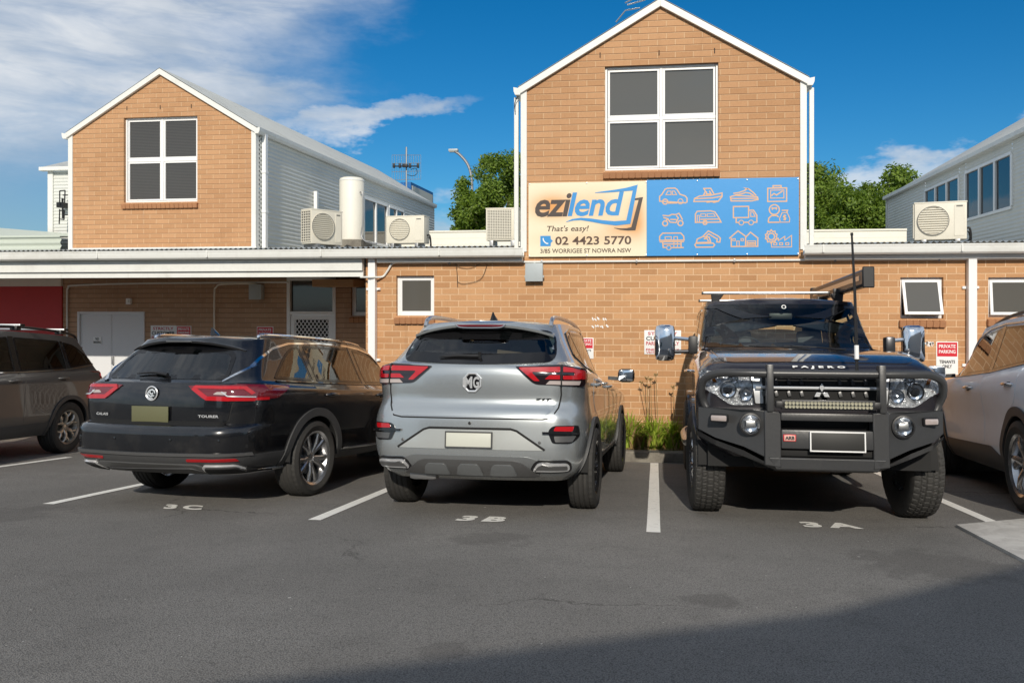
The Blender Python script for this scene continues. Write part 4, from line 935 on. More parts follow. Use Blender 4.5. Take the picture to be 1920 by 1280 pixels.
# ------------------------------------------------------------------ air conditioners, water tank
def aircon(px, py, Y, w_, h_, d_, rz, label, kind='front', side=True):
    c = at(px, py, Y); t = thing('air_conditioner', label, 'air conditioner', (c.x, Y, RZ(Y) + .01), R(rz), 'air conditioner units on the low roofs')
    z0 = c.z - t.location.z; z0 = max(.06, z0)
    m_ = MB(); m_.cbox((0, 0, z0 + h_ / 2), (w_, d_, h_), .015); m_.cbox((0, 0, z0 + h_ - .01), (w_ + .012, d_ + .012, .022), .006); m_.build('casing', M['ac_beige'], t)
    m_ = MB()
    for sx in (-1, 1): m_.cbox((sx * w_ * .32, 0, z0 / 2), (.07, d_ + .1, z0), .006)
    m_.build('feet', M['steel'], t)
    yf = -d_ / 2
    m_ = MB(); m_.tube(smooth_path([(w_ / 2, .02, z0 + h_ * .3), (w_ / 2 + .05, .02, z0 + h_ * .3), (w_ / 2 + .07, .03, z0 + .05), (w_ / 2 + .05, .08, .03), (w_ / 2 - .1, d_ / 2 + .12, .02)], 5), .017, 7); m_.tube(smooth_path([(w_ / 2, .05, z0 + h_ * .22), (w_ / 2 + .04, .05, z0 + h_ * .2), (w_ / 2 + .05, .07, z0), (w_ / 2 - .05, d_ / 2 + .15, .02)], 5), .010, 6); m_.build('pipework', M['black'] if w_ > .7 else M['cream'], t)
    if kind == 'front':
        cx = -w_ * .14; r = h_ * .37
        m_ = MB(); m_.lathe([(0, -.004), (r, -.004), (r, .02), (r + .012, .02)], 36, Matrix.Translation((cx, yf - .002, z0 + h_ / 2)) @ Matrix.Rotation(R(90), 4, 'X')); m_.build('fan_well', M['ac_dark'], t)
        m_ = MB(); m_.lathe([(r * .98, .004), (r * 1.05, .004), (r * 1.05, .02), (r * .98, .02)], 36, Matrix.Translation((cx, yf, z0 + h_ / 2)) @ Matrix.Rotation(R(90), 4, 'X'), closed=True)
        k = int(2 * r / .034)
        for i in range(1, k):
            zz = -r + 2 * r * i / k; hw = math.sqrt(max(0, r * r - zz * zz)); m_.box(cx - hw, cx + hw, yf - .022, yf - .010, z0 + h_ / 2 + zz - .0065, z0 + h_ / 2 + zz + .0065)
        m_.build('fan_grille', M['ac_beige'], t, smooth=0)
        m_ = MB(); m_.box(w_ * .26, w_ * .5 - .03, yf - .006, yf + .001, z0 + .05, z0 + h_ - .05); m_.build('service_panel', M['ac_beige'], t, bevel=.003)
        vs, fs = text_fit('ELECTRIC', w_ * .30, w_ * .44, z0 + h_ * .86, z0 + h_ * .90, bold=.02) if False else ([], [])
        m_ = MB(); m_.box(w_ * .30, w_ * .42, yf - .008, yf - .0062, z0 + h_ * .85, z0 + h_ * .89); m_.build('badge', M['ac_dark'], t, smooth=0)
    def coil(fx, n1, n2):
        a = MB(); b_ = MB()
        a.add([fx(u, v, .001) for u, v in ((.06, .08), (.94, .08), (.94, .92), (.06, .92))], [(0, 1, 2, 3)]); a.build('coil', M['ac_dark'], t, smooth=0)
        for i in range(n1 + 1):
            u = .06 + .88 * i / n1; b_.bar(fx(u, .06, .012), fx(u, .94, .012), .010, .010)
        for i in range(n2 + 1):
            v = .06 + .88 * i / n2; b_.bar(fx(.05, v, .014), fx(.95, v, .014), .010, .012)
        b_.build('coil_guard', M['ac_beige'], t, smooth=0)
    if side: coil(lambda u, v, e: (-w_ / 2 - e, d_ / 2 - u * d_, z0 + v * h_), 4, 12)
    if kind == 'back': coil(lambda u, v, e: (-w_ / 2 + u * w_ * .82, yf - e, z0 + v * h_), 14, 18)
    if kind == 'back': m_ = MB(); m_.cbox((w_ * .42, yf - .03, z0 + h_ * .5), (w_ * .14, .05, h_ * .9), .01); m_.build('pipe_cover', M['ac_beige'], t)
    return t
aircon(604, 459, 13.8, .66, .62, .30, 60, 'beige air conditioner turned side on against the left clad wall, dark grille towards us', side=True)
aircon(765, 457, 15.6, .80, .55, .30, -4, 'beige air conditioner with round fan between the white tank and the rear parapet')
aircon(945, 452, 14.6, .62, .60, .30, 0, 'beige air conditioner showing its square back grille beside the middle gable', kind='back', side=False)
aircon(1762, 459, 12.8, .72, .57, .28, -14, 'beige air conditioner with round fan on the right roof by the grey clad building')
c = at(660, 452, 15.4); tk = thing('water_heater', 'tall off white cylindrical water heater standing on the roof by the left clad wall', 'water heater', (c.x, 15.4, RZ(15.4) + .02))
z0 = max(.05, c.z - tk.location.z); r = .245; h = at(660, 334, 15.4).z - c.z
m_ = MB(); m_.lathe([(0, z0), (r - .02, z0), (r, z0 + .02), (r, z0 + h - .05), (r - .012, z0 + h - .02), (r - .05, z0 + h), (0, z0 + h + .015)], 40); m_.build('cylinder', M['cream'], tk)
m_ = MB(); m_.lathe([(r + .003, z0 + h - .075), (r + .005, z0 + h - .07), (r + .005, z0 + h - .055), (r + .003, z0 + h - .05)], 40); m_.build('band', M['white'], tk)
m_ = MB(); m_.cbox((0, 0, z0 / 2), (.62, .6, z0), .01); m_.build('base', M['kerb'], tk)
m_ = MB(); m_.tube(smooth_path([(r - .02, -.16, z0 + h * .75), (r + .04, -.16, z0 + h * .72), (r + .05, -.17, z0 + h * .3), (r + .02, -.18, z0 + .1), (r + .12, -.2, z0 - .03), (r + .35, -.2, z0 - .08)], 5), .014, 7); m_.build('pipe', M['steel'], tk)
c = at(681, 352, 15.4)

# ------------------------------------------------------------------ aerials, light pole, light box
Ya = 23.9; am = at(762, 350, Ya); ta = thing('tv_antenna', 'television aerial with a wire grid reflector on the far end of the left roof', 'antenna', (am.x, Ya, 4.2)); loc = Vector(ta.location)
m_ = MB(); m_.tube([(0, 0, 0), (0, 0, at(762, 276, Ya).z - 4.2)], .028, 8); m_.build('mast', M['steel'], ta)
m_ = MB(); q = [at(x, y, Ya) - loc for x, y in ((735, 291), (789, 291), (789, 336), (735, 338))]
for i in range(13): u = i / 12; m_.tube([q[0].lerp(q[1], u), q[3].lerp(q[2], u)], .006, 4)
for i in range(4): v = i / 3; m_.tube([q[0].lerp(q[3], v), q[1].lerp(q[2], v)], .008, 4)
m_.build('reflector_grid', M['alu'], ta, smooth=0)
m_ = MB(); a, b = at(740, 313, Ya) - loc, at(786, 313, Ya) - loc; off = Vector((0, -.12, 0)); m_.tube([a + off, b + off], .022, 6)
for x in (741, 752, 762, 771, 786): c = at(x, 312, Ya) - loc + off; m_.cbox(c, (.06, .08, .14) if x != 762 else (.16, .1, .1), .01)
m_.build('elements', M['black'], ta)
m_ = MB(); m_.tube(smooth_path([at(770, 318, Ya) - loc, at(780, 316, Ya) - loc, at(782, 325, Ya) - loc, at(775, 330, Ya) - loc, at(764, 328, Ya) - loc], 5), .01, 5); m_.build('cable', M['black'], ta)
Yb = 14.2; tb = thing('roof_antenna', 'aerial mast with bare rods above the left slope of the middle gable', 'antenna', (at(1172, 40, Yb).x, Yb, 4.7)); loc = Vector(tb.location)
m_ = MB(); m_.tube([(0, 0, 0), (0, 0, 1.4)], .022, 8); m_.build('mast', M['black'], tb)
m_ = MB(); b0 = at(1203, 30, Yb) - loc; m_.tube([(b0.x, 0, -.1), (b0.x, 0, 1.2)], .018, 8); m_.build('mast', M['alu'], tb)
m_ = MB()
for pa, pb in (((1172, 6), (1196, -6)), ((1176, 10), (1210, 0)), ((1172, 20), (1200, 15)), ((1172, 21), (1155, 42)), ((1172, -10), (1230, -30))): m_.tube([at(*pa, Yb) - loc, at(*pb, Yb) - loc], .012, 6)
m_.build('rods', M['alu'], tb)
Yl = 42; q = at(886, 380, Yl); lp = thing('street_lamp', 'tall grey street lamp with curved arm behind the parapet beside the tree', 'street lamp', (q.x, Yl, -.96)); loc = Vector(lp.location)
pts = [at(886, 400, Yl) - loc, at(885, 345, Yl) - loc, at(882, 322, Yl) - loc, at(875, 305, Yl) - loc, at(862, 290, Yl) - loc, at(853, 284, Yl) - loc]
m_ = MB(); m_.tube([Vector((pts[0].x, 0, 0))] + smooth_path(pts, 5), [.12] + [.075] * 26, 10); m_.build('pole', M['steel'], lp)
m_ = MB(); c = at(852, 283, Yl) - loc; m_.cbox((c.x - .05, 0, c.z + .03), (.52, .28, .14), .05); m_.cbox((c.x - .12, 0, c.z - .05), (.3, .2, .05), .02); m_.build('lamp_head', M['grey_plastic'], lp)
Xs = at(770, 340, 25).x; far = atx(812, 364, Xs); near = atx(770, 341, Xs)
lbx = thing('light_box_sign', 'blue framed blank light box sign beyond the far end of the left building', 'sign', (Xs, near.y, 3.0)); loc = Vector(lbx.location)
zt_, zb_ = 4.98, 3.25
zt_ = near.z; zb_ = atx(812, 415, Xs).z
m_ = MB(); m_.box(-.34, 0, 0, far.y - near.y, zb_ - 3, zt_ - 3); m_.build('cabinet', M['blue_metal'], lbx, smooth=0)
m_ = MB(); m_.box(.0, .02, .12, far.y - near.y - .12, zb_ - 3 + .1, zt_ - 3 - .1); m_.build('face', M['clad'], lbx, smooth=0)
m_ = MB(); m_.tube([(-.17, far.y - near.y - .3, -4), (-.17, far.y - near.y - .3, .3)], .1, 8); m_.build('post', M['blue_metal'], lbx)

# ------------------------------------------------------------------ trees
def tree(px, pytop, Y, rw, rh, seed, label, n=5200, leaf=.15):
    rnd = random.Random(seed); c = at(px, pytop, Y); H = c.z + .96
    t = thing('leafy_tree', label, 'tree', (c.x, Y, -.96), group='broad leaved trees behind the shops')
    cz_ = H - rh; m_ = MB(); m_.tube([(0, 0, 0), (.05, 0, cz_ * .4), (-.05, .1, cz_ * .8), (0, 0, cz_ + rh * .4)], [.28, .22, .17, .08], 10)
    clumps = []
    for i in range(90):
        a = rnd.uniform(0, 2 * PI); v = rnd.uniform(-.75, 1); s_ = math.sqrt(max(0, 1 - v * v)); k = rnd.uniform(.62, 1.0) if rnd.random() < .8 else rnd.uniform(.2, .6)
        clumps.append((Vector((math.cos(a) * s_ * rw * k, math.sin(a) * s_ * rw * k, cz_ + v * rh * k)), rnd.uniform(.11, .20) * (rw + rh) / 2))
    for p, r in clumps[:18]: m_.tube([(0, 0, cz_ * .7), (p.x * .4, p.y * .4, (cz_ * .7 + p.z) / 2 + .2), tuple(p)], [.10, .06, .02], 6)
    m_.build('trunk', M['bark'], t)
    L = MB()
    for i in range(n):
        p, r = clumps[rnd.randrange(len(clumps))]
        u = Vector((rnd.gauss(0, 1), rnd.gauss(0, 1), rnd.gauss(0, 1))).normalized(); q = p + u * r * (rnd.random() ** .4) * rnd.choice((1, 1, 1, 1.25))
        nrm = (u + Vector((rnd.gauss(0, .6), rnd.gauss(0, .6), rnd.gauss(.5, .6)))).normalized()
        a_ = nrm.orthogonal().normalized(); b_ = nrm.cross(a_); th = rnd.uniform(0, 2 * PI); a2 = a_ * math.cos(th) + b_ * math.sin(th); b2 = nrm.cross(a2)
        for k in range(3):                          # a sprig of three leaves
            th2 = k * 2.1; d = a2 * math.cos(th2) + b2 * math.sin(th2); sd_ = nrm.cross(d); l = leaf * rnd.uniform(.7, 1.2); o_ = q + d * l * .2
            L.add([o_, o_ + d * l * .5 + sd_ * l * .23 + nrm * .01, o_ + d * l, o_ + d * l * .5 - sd_ * l * .23 + nrm * .01], [(0, 1, 2, 3)])
    L.build('crown', M['leaf'], t, smooth=0); return t
tree(955, 283, 33, 2.4, 2.8, 11, 'dense green tree beside the street lamp, left of the middle gable', 13000, .17)
tree(1592, 308, 31, 3.6, 3.2, 12, 'bright green loose tree right of the middle gable, cut by its post', 22000, .17)
tree(1630, 345, 30, 2.0, 2.6, 13, 'lower green tree touching the far eave of the right clad building', 9000, .17)
tree(1618, 338, 31.5, 2.4, 2.8, 16, 'shady green tree in the gap between the two trees right of the middle gable', 11000, .17)
tree(874, 418, 37, .8, 1.0, 14, 'small tree top just showing over the rear parapet', 900, .2)
tree(908, 350, 33, 1.3, 1.8, 15, 'bushy lower green tree in front of the street lamp pole', 3600, .2)
# ================================================================== VEHICLES: shared machinery
def pchip(x, y, xq):
    "monotone cubic through (x, y) rows; y may be 2D"
    x = np.asarray(x, float); y = np.asarray(y, float); xq = np.asarray(xq, float)
    one = y.ndim == 1
    if one: y = y[:, None]
    h = np.diff(x)[:, None]; dl = np.diff(y, axis=0) / h; m = np.zeros_like(y)
    if len(x) == 2: m[:] = dl[0]
    else:
        w1 = 2 * h[1:] + h[:-1]; w2 = h[1:] + 2 * h[:-1]; a, b = dl[:-1], dl[1:]
        with np.errstate(divide='ignore', invalid='ignore'):
            mm = np.where(a * b > 0, (w1 + w2) / (w1 / a + w2 / b), 0)
        m[1:-1] = np.nan_to_num(mm); m[0] = dl[0]; m[-1] = dl[-1]
    i = np.clip(np.searchsorted(x, xq, side='right') - 1, 0, len(x) - 2)
    t = ((xq - x[i]) / (x[i + 1] - x[i]))[:, None]; hh = h[i]
    r = (2 * t**3 - 3 * t**2 + 1) * y[i] + (t**3 - 2 * t**2 + t) * hh * m[i] + (-2 * t**3 + 3 * t**2) * y[i + 1] + (t**3 - t**2) * hh * m[i + 1]
    return r[:, 0] if one else r
def vc_paint(name, col, metal=.5, rough=.28, flake=True, coat=1.0, spec=.5):
    m, t, b = principled(name, col, rough, metal, coat, spec)
    b.inputs['Coat Roughness'].default_value = .025; b.inputs['Coat IOR'].default_value = 1.5
    o = objco(t); n = t.noise(o, 900, 2, .5); b.inputs['Roughness'].default_value = rough
    x, y, z = t.xyz(o); d = t.noise(o, 3.5, 5, .65)                # road dust, heavier low down where it settles
    dz_ = t.math('MULTIPLY', t.ramp(d, (.45, .8)), .10)
    c = t.mix(dz_, col, (.22, .20, .17)); t.l.new(c, b.inputs['Base Color'])
    return m
def two_sided(m):
    "inside of a body shell is dark trim, outside is paint"
    t = NT(m.node_tree); out = t.n['Material Output']; src = out.inputs[0].links[0].from_socket
    g = t.new('ShaderNodeNewGeometry'); d = t.new('ShaderNodeBsdfDiffuse', Color=c4((.02, .02, .02)))
    mx = t.new('ShaderNodeMixShader'); t.l.new(g.outputs['Backfacing'], mx.inputs[0]); t.l.new(src, mx.inputs[1]); t.l.new(d.outputs[0], mx.inputs[2]); t.l.new(mx.outputs[0], out.inputs[0]); return m
M['cladding'] = painted('textured_cladding', (.060, .061, .063), .55, .25, (.12, .11, .10), 3)
M['gloss_black'] = flat('gloss_black', (.010, .010, .011), .08, spec=.6, coat=.5)
M['trim_chrome'] = flat('trim_chrome', (.86, .87, .88), .20, .62)
M['satin_grey'] = flat('satin_grey_trim', (.16, .16, .16), .35, .6)
M['valance'] = painted('grey_valance', (.17, .178, .182), .35, .12, (.2, .19, .17), 3, metal=.3)
M['tyre'] = painted('tyre_rubber', (.036, .035, .033), .72, .45, (.09, .08, .07), 4)
M['tint'] = glass_mat('tinted_glass', (.42, .48, .46), .01, 1.25)
M['tint_rear'] = glass_mat('rear_screen_glass', (.44, .52, .52), .01, 1.3)
M['tint_dark'] = glass_mat('privacy_glass', (.07, .075, .08), .01, 1.25)
M['clear'] = glass_mat('clear_glass', (.82, .90, .87), .01, .95)
M['lens'] = glass_mat('lamp_lens', (.93, .94, .95), .02, 1.3)
M['red_lens'] = flat('red_lamp_lens', (.42, .006, .010), .10, coat=1.0)
M['dark_red'] = flat('dark_red_lens', (.13, .006, .010), .08, coat=1.0)
M['lamp_black'] = flat('lamp_housing', (.012, .006, .007), .07, coat=1.0)
M['white_lens'] = flat('white_lamp_lens', (.42, .36, .34), .12, coat=1.0)
M['led_cell'] = flat('led_cells', (.66, .62, .46), .35)
def lamp_inner():
    m, t, b = principled('lamp_inner', (.82, .84, .86), .14, .5)
    o = objco(t); vo = t.new('ShaderNodeTexVoronoi'); vo.inputs['Scale'].default_value = 26; t.put(vo.inputs['Vector'], o); bump(t, b, t.math('ADD', vo.outputs['Distance'], t.noise(o, 40, 3, .6)), .03, 1.0)
    return m
M['lamp_inner'] = lamp_inner()
M['amber'] = flat('amber_lens', (.75, .22, .02), .15, coat=1)
M['seat'] = painted('seat_cloth', (.075, .078, .085), .85, .1)
M['trim_light'] = flat('light_trim', (.42, .40, .36), .7)
M['frit'] = flat('black_glass_band', (.008, .008, .009), .10, spec=.5)
M['gap'] = flat('panel_gap', (.004, .004, .004), .8)
M['number_white'] = flat('plate_pale', (.56, .57, .50), .4); M['number_olive'] = flat('plate_olive', (.125, .125, .065), .45); M['number_dark'] = flat('plate_dark', (.018, .018, .017), .5)
M['rim_black'] = flat('black_rim', (.015, .015, .016), .22, .3, coat=.6); M['rim_alloy'] = flat('alloy_rim', (.55, .55, .56), .24, .9)
M['rim_gold'] = flat('pale_alloy_rim', (.44, .42, .38), .30, .8); M['rim_dark'] = flat('dark_alloy', (.06, .06, .065), .3, .6)
M['powder'] = painted('powder_coat', (.042, .043, .045), .36, .3, (.08, .075, .07), 3, spec=.5)

NR, NC, NS = 12, 9, 64
def ring_half(p):
    "half outline of one level, from rear centre round the +x side to front centre"
    out = []
    def face(yc, w_, bow, rr, sgn, rev):
        wx = w_ - rr; pts = []
        for i in range(NR):
            x = wx * i / NR; pts.append((x, yc + sgn * bow * (x / w_) ** 2.2))
        ye = yc + sgn * bow * (wx / w_) ** 2.2; yk = yc + sgn * (bow + rr)
        for i in range(NC + 1):
            a = (PI / 2) * i / NC; ca, sa = math.cos(a), math.sin(a)
            pts.append((wx + rr * sa ** .9, ye + (yk - ye) * (1 - ca ** .9 if ca > 1e-9 else 1)))
        return pts, yk
    rear, y1 = face(p['yr'], p['wr'], p['br'], p['rr'], 1, False); front, y2 = face(p['yf'], p['wf'], p['bf'], p['rf'], -1, True)
    side = []
    for i in range(1, NS):
        s = i / NS; y = y1 + (y2 - y1) * s
        w_ = p['wr'] * (1 - s) * (1 - 2 * s) + p['wm'] * 4 * s * (1 - s) + p['wf'] * s * (2 * s - 1)   # parabola through the three widths
        side.append((w_, y))
    return rear + side + front[::-1]
class Body:
    KEYS = ('yr', 'wr', 'br', 'rr', 'wm', 'yf', 'wf', 'bf', 'rf')
    def __init__(s, knots, rings, step=.035, roofn=8):
        "rings: dicts with z (number or list at knots) + KEYS (inherited from the ring before); sharp=True splits the smoothing"
        s.knots = knots; cur = {}; R_ = []
        for r in rings:
            cur = dict(cur); cur.pop('sharp', None); cur.update(r); R_.append(cur)
        vec = []
        for r in R_:
            z = r['z'] if isinstance(r['z'], (list, tuple)) else [r['z']] * len(knots)
            vec.append([r[k] for k in s.KEYS] + list(z))
        vec = np.array(vec, float); lv = [0.0]
        for a, b in zip(vec[:-1], vec[1:]):
            lv.append(lv[-1] + max(.004, float(np.max(np.abs(b - a)[[0, 1, 4, 5] + list(range(9, vec.shape[1]))]))))
        segs = []; st = 0
        for i, r in enumerate(R_):
            if i and (r.get('sharp') or i == len(R_) - 1): segs.append((st, i)); st = i
        rows = []
        for a, b in segs:
            n = max(1, int(round((lv[b] - lv[a]) / step))); q = np.linspace(lv[a], lv[b], n + 1)
            q = np.unique(np.concatenate([q]))
            res = pchip(lv[a:b + 1], vec[a:b + 1], q)
            rows += list(res if not rows else res[1:])
        rings3 = []
        for v in rows:
            p = dict(zip(s.KEYS, v[:9])); half = ring_half(p); ys_ = np.array([h[1] for h in half]); zz = pchip(knots, v[9:], np.clip(ys_, knots[0], knots[-1]))
            rings3.append([(h[0], h[1], z) for h, z in zip(half, zz)])
        s.rings = rings3; H = len(rings3[0]); s.H = H
        # full loops
        loops = [r + [(-x, y, z) for x, y, z in r[-2:0:-1]] for r in rings3]; N = len(loops[0])
        top = rings3[-1]; crown = R_[-1].get('crown', .03)
        for k in range(1, roofn + 1):                      # roof skin closing to the centre line
            f = 1 - k / roofn; half = []
            yc0, yc1 = top[0][1], top[-1][1]
            for x, y, z in top:
                yy = min(max(y, yc0 + (1 - f) * .10), yc1 - (1 - f) * .10); half.append((x * f, yy, z + crown * (1 - f * f)))
            loops.append(half + [(-x, y, z) for x, y, z in half[-2:0:-1]])
        s.V = np.array([p for l in loops for p in l]); s.F = []
        for i in range(len(loops) - 1):
            for k in range(N):
                a, b = i * N + k, i * N + (k + 1) % N; s.F.append((a, b, b + N, a + N))
        s.bvh = BVHTree.FromPolygons([Vector(v) for v in s.V], s.F)
    def hit(s, axis, u, v):
        "axis: R side (+x), L side (-x) with (y,z); B rear, F front with (x,z); T top with (x,y)"
        if axis == 'R': o, d = Vector((4, u, v)), Vector((-1, 0, 0))
        elif axis == 'L': o, d = Vector((-4, u, v)), Vector((1, 0, 0))
        elif axis == 'B': o, d = Vector((u, -9, v)), Vector((0, 1, 0))
        elif axis == 'F': o, d = Vector((u, 9, v)), Vector((0, -1, 0))
        else: o, d = Vector((u, v, 4)), Vector((0, 0, -1))
        loc, nrm, idx, dist = s.bvh.ray_cast(o, d)
        if loc is None:
            loc, nrm, idx, dist = s.bvh.find_nearest(o + d * (4 if axis in 'RLT' else 9 - (.9 if axis == 'B' else 4)) ) ; 
            if axis in 'RL': q = Vector((math.copysign(.85, o.x), u, v))
            elif axis == 'T': q = Vector((u, v, .9))
            else: q = Vector((u, -1.0 if axis == 'B' else 3.7, v))
            loc, nrm, idx, dist = s.bvh.find_nearest(q)
        if nrm.dot(d) > 0: nrm = -nrm
        return loc, nrm
    def shell(s, mat, parent, arches=(), cuts=(), name='body'):
        V = s.V.copy(); dead = set()
        for (yc, zc, ra) in arches:
            dy_, dz_ = V[:, 1] - yc, V[:, 2] - zc; r = np.hypot(dy_, dz_); side = np.abs(V[:, 0]) > .50
            ins = (r < ra) & side
            for i, f in enumerate(s.F):
                c = ins[list(f)]
                if c.all(): dead.add(i)
            k = ins & (r > ra - .055)
            V[k, 1] = yc + dy_[k] / r[k] * ra; V[k, 2] = zc + dz_[k] / r[k] * ra
            for i, f in enumerate(s.F):
                if i in dead: continue
                c = ins[list(f)] & ~k[list(f)]
                if c.any(): dead.add(i)
        C = s.V[np.array(s.F)].mean(axis=1)
        def inpoly(P_, u, v):
            r = np.zeros(len(u), bool); n = len(P_)
            for i in range(n):
                (x1, y1), (x2, y2) = P_[i], P_[(i + 1) % n]
                c = ((y1 > v) != (y2 > v)) & (u < (x2 - x1) * (v - y1) / ((y2 - y1) if y2 != y1 else 1e-9) + x1); r ^= c
            return r
        zmax = s.V[:, 2].max()
        for axis, poly in cuts:
            if axis in 'RL': m = inpoly(poly, C[:, 1], C[:, 2]) & ((C[:, 0] > .3) if axis == 'R' else (C[:, 0] < -.3))
            elif axis == 'B': m = inpoly(poly, C[:, 0], C[:, 2]) & (C[:, 1] < .6)
            elif axis == 'F': m = inpoly(poly, C[:, 0], C[:, 2]) & (C[:, 1] > .8)
            dead |= set(np.nonzero(m)[0].tolist())
        mb_ = MB(); mb_.v = [tuple(v) for v in V]; mb_.f = [f for i, f in enumerate(s.F) if i not in dead]
        me = bpy.data.meshes.new(name); me.from_pydata(mb_.v, [], mb_.f); me.update(); me.materials.append(mat)
        bb = bmesh.new(); bb.from_mesh(me); bmesh.ops.remove_doubles(bb, verts=bb.verts, dist=.0004); bmesh.ops.delete(bb, geom=[v for v in bb.verts if not v.link_faces], context='VERTS')
        bmesh.ops.recalc_face_normals(bb, faces=bb.faces)
        # make normals point outwards
        if sum(f.normal.dot(f.calc_center_median() - Vector((0, 1.4, .7))) * f.calc_area() for f in bb.faces) < 0: bmesh.ops.reverse_faces(bb, faces=bb.faces)
        bb.to_mesh(me); bb.free()
        me.polygons.foreach_set('use_smooth', [True] * len(me.polygons)); me.set_sharp_from_angle(angle=R(38))
        o = bpy.data.objects.new(name, me); COL.objects.link(o); o.parent = parent; return o
    def drape(s, name, axis, poly, mat, parent, off=.003, depth=.012, step=.04, mirror=False, smooth=50):
        "a panel cut to a 2D outline and laid on the body, with a rim going down to it"
        b = bmesh.new(); vs = [b.verts.new((u, v, 0)) for u, v in poly]; f = b.faces.new(vs)
        us, vv = [p[0] for p in poly], [p[1] for p in poly]
        for lo, hi, nrm in ((min(us), max(us), (1, 0, 0)), (min(vv), max(vv), (0, 1, 0))):
            n = int((hi - lo) / step)
            for i in range(1, n + 1):
                c = lo + (hi - lo) * i / (n + 1)
                bmesh.ops.bisect_plane(b, geom=b.verts[:] + b.edges[:] + b.faces[:], plane_co=Vector(nrm) * c, plane_no=nrm, dist=1e-5)
        bmesh.ops.triangulate(b, faces=[f for f in b.faces if len(f.verts) > 4])
        outs = []
        for ax, fl in (((axis, 1),) + (((axis if axis in 'BFT' else ('L' if axis == 'R' else 'R'), -1),) if mirror else ())):
            b2 = b.copy(); base = {}
            for v in b2.verts:
                u = v.co.x * (fl if ax in 'BFT' else 1); loc, nrm = s.hit(ax, u, v.co.y); v.co = loc + nrm * off; base[v] = loc - nrm * depth
            edges = [e for e in b2.edges if len(e.link_faces) == 1]; vm = {}
            for e in edges:
                for v in e.verts:
                    if v not in vm: vm[v] = b2.verts.new(base[v])
            for e in edges: b2.faces.new((e.verts[0], e.verts[1], vm[e.verts[1]], vm[e.verts[0]]))
            bmesh.ops.recalc_face_normals(b2, faces=b2.faces)
            c = sum((f.normal.dot(f.calc_center_median() - Vector((0, 1.4, .7))) * f.calc_area() for f in b2.faces))
            if c < 0: bmesh.ops.reverse_faces(b2, faces=b2.faces)
            me = bpy.data.meshes.new(name); b2.to_mesh(me); b2.free(); me.materials.append(mat)
            me.polygons.foreach_set('use_smooth', [True] * len(me.polygons)); me.set_sharp_from_angle(angle=R(smooth))
            o = bpy.data.objects.new(name, me); COL.objects.link(o); o.parent = parent; outs.append(o)
        b.free(); return outs if mirror else outs[0]
    def strip(s, name, axis, pts, wd, mat, parent, off=.003, th=.006, closed=False, mirror=False, step=.04):
        "narrow moulding, seam or edge laid along the body"
        P_ = [Vector(p) for p in pts]; Q = []
        for i in range(len(P_) - (0 if closed else 1)):
            a, c = P_[i], P_[(i + 1) % len(P_)]; n = max(1, int((c - a).length / step)); Q += [a.lerp(c, j / n) for j in range(n)]
        if not closed: Q.append(P_[-1])
        outs = []
        for fl in ((1, -1) if mirror else (1,)):
            ax = axis if axis in 'BFT' or fl == 1 else ('L' if axis == 'R' else 'R'); vs = []; n = len(Q); fs = []
            for i, q in enumerate(Q):
                a = Q[i - 1] if (i or closed) else Q[0]; c = Q[(i + 1) % n] if (i < n - 1 or closed) else Q[-1]; d = (c - a).normalized(); nn = Vector((-d.y, d.x)) * wd / 2
                for sg_ in (1, -1):
                    u, v = q + nn * sg_; loc, nrm = s.hit(ax, u * (fl if ax in 'BFT' else 1), v)
                    vs += [loc - nrm * .004, loc + nrm * (off + th)] if sg_ == 1 else [loc + nrm * (off + th), loc - nrm * .004]
            m_ = range(n if closed else n - 1)
            for i in m_:
                a, c = 4 * i, 4 * ((i + 1) % n)
                for k in range(3): fs.append((a + k, a + k + 1, c + k + 1, c + k))
            mb_ = MB(); mb_.add(vs, fs); o = mb_.build(name, mat, parent, smooth=40); outs.append(o)
        return outs if mirror else outs[0]
    def text(s, txt, axis, u0, u1, v0, v1, mat, parent, off=.006, depth=.006, name='lettering', **kw):
        vs, fs = text_fit(txt, u0, u1, v0, v1, res=2, **kw); P_ = []
        for u, v in vs:
            uu = -u if axis == 'F' else u
            loc, nrm = s.hit(axis, uu, v); P_.append(loc + nrm * off)
        m_ = MB(); m_.add(P_, fs); return m_.build(name, mat, parent, smooth=0)
def rp(pts, n=5):
    "polygon with rounded corners: points (u, v[, radius])"
    out = []; N = len(pts)
    for i, p in enumerate(pts):
        r = p[2] if len(p) > 2 else 0
        P1 = Vector(p[:2]); A_ = Vector(pts[i - 1][:2]); B_ = Vector(pts[(i + 1) % N][:2])
        if r <= 0: out.append(tuple(P1)); continue
        a = P1 + (A_ - P1).normalized() * min(r, (A_ - P1).length * .48); c = P1 + (B_ - P1).normalized() * min(r, (B_ - P1).length * .48)
        for k in range(n + 1):
            t = k / n; q = a * (1 - t) ** 2 + P1 * 2 * t * (1 - t) + c * t * t; out.append((q.x, q.y))
    return out
def inset(poly, d):
    n = len(poly); P_ = [Vector(p) for p in poly]; area = sum(P_[i].x * P_[(i + 1) % n].y - P_[(i + 1) % n].x * P_[i].y for i in range(n)); sg_ = 1 if area > 0 else -1; out = []
    for i in range(n):
        a = (P_[i] - P_[i - 1]); b = (P_[(i + 1) % n] - P_[i])
        if a.length < 1e-6: a = b
        if b.length < 1e-6: b = a
        a.normalize(); b.normalize(); na, nb_ = Vector((-a.y, a.x)) * sg_, Vector((-b.y, b.x)) * sg_; m = (na + nb_).normalized() if (na + nb_).length > 1e-5 else na
        out.append(tuple(P_[i] + m * d / max(.4, m.dot(na))))
    return out
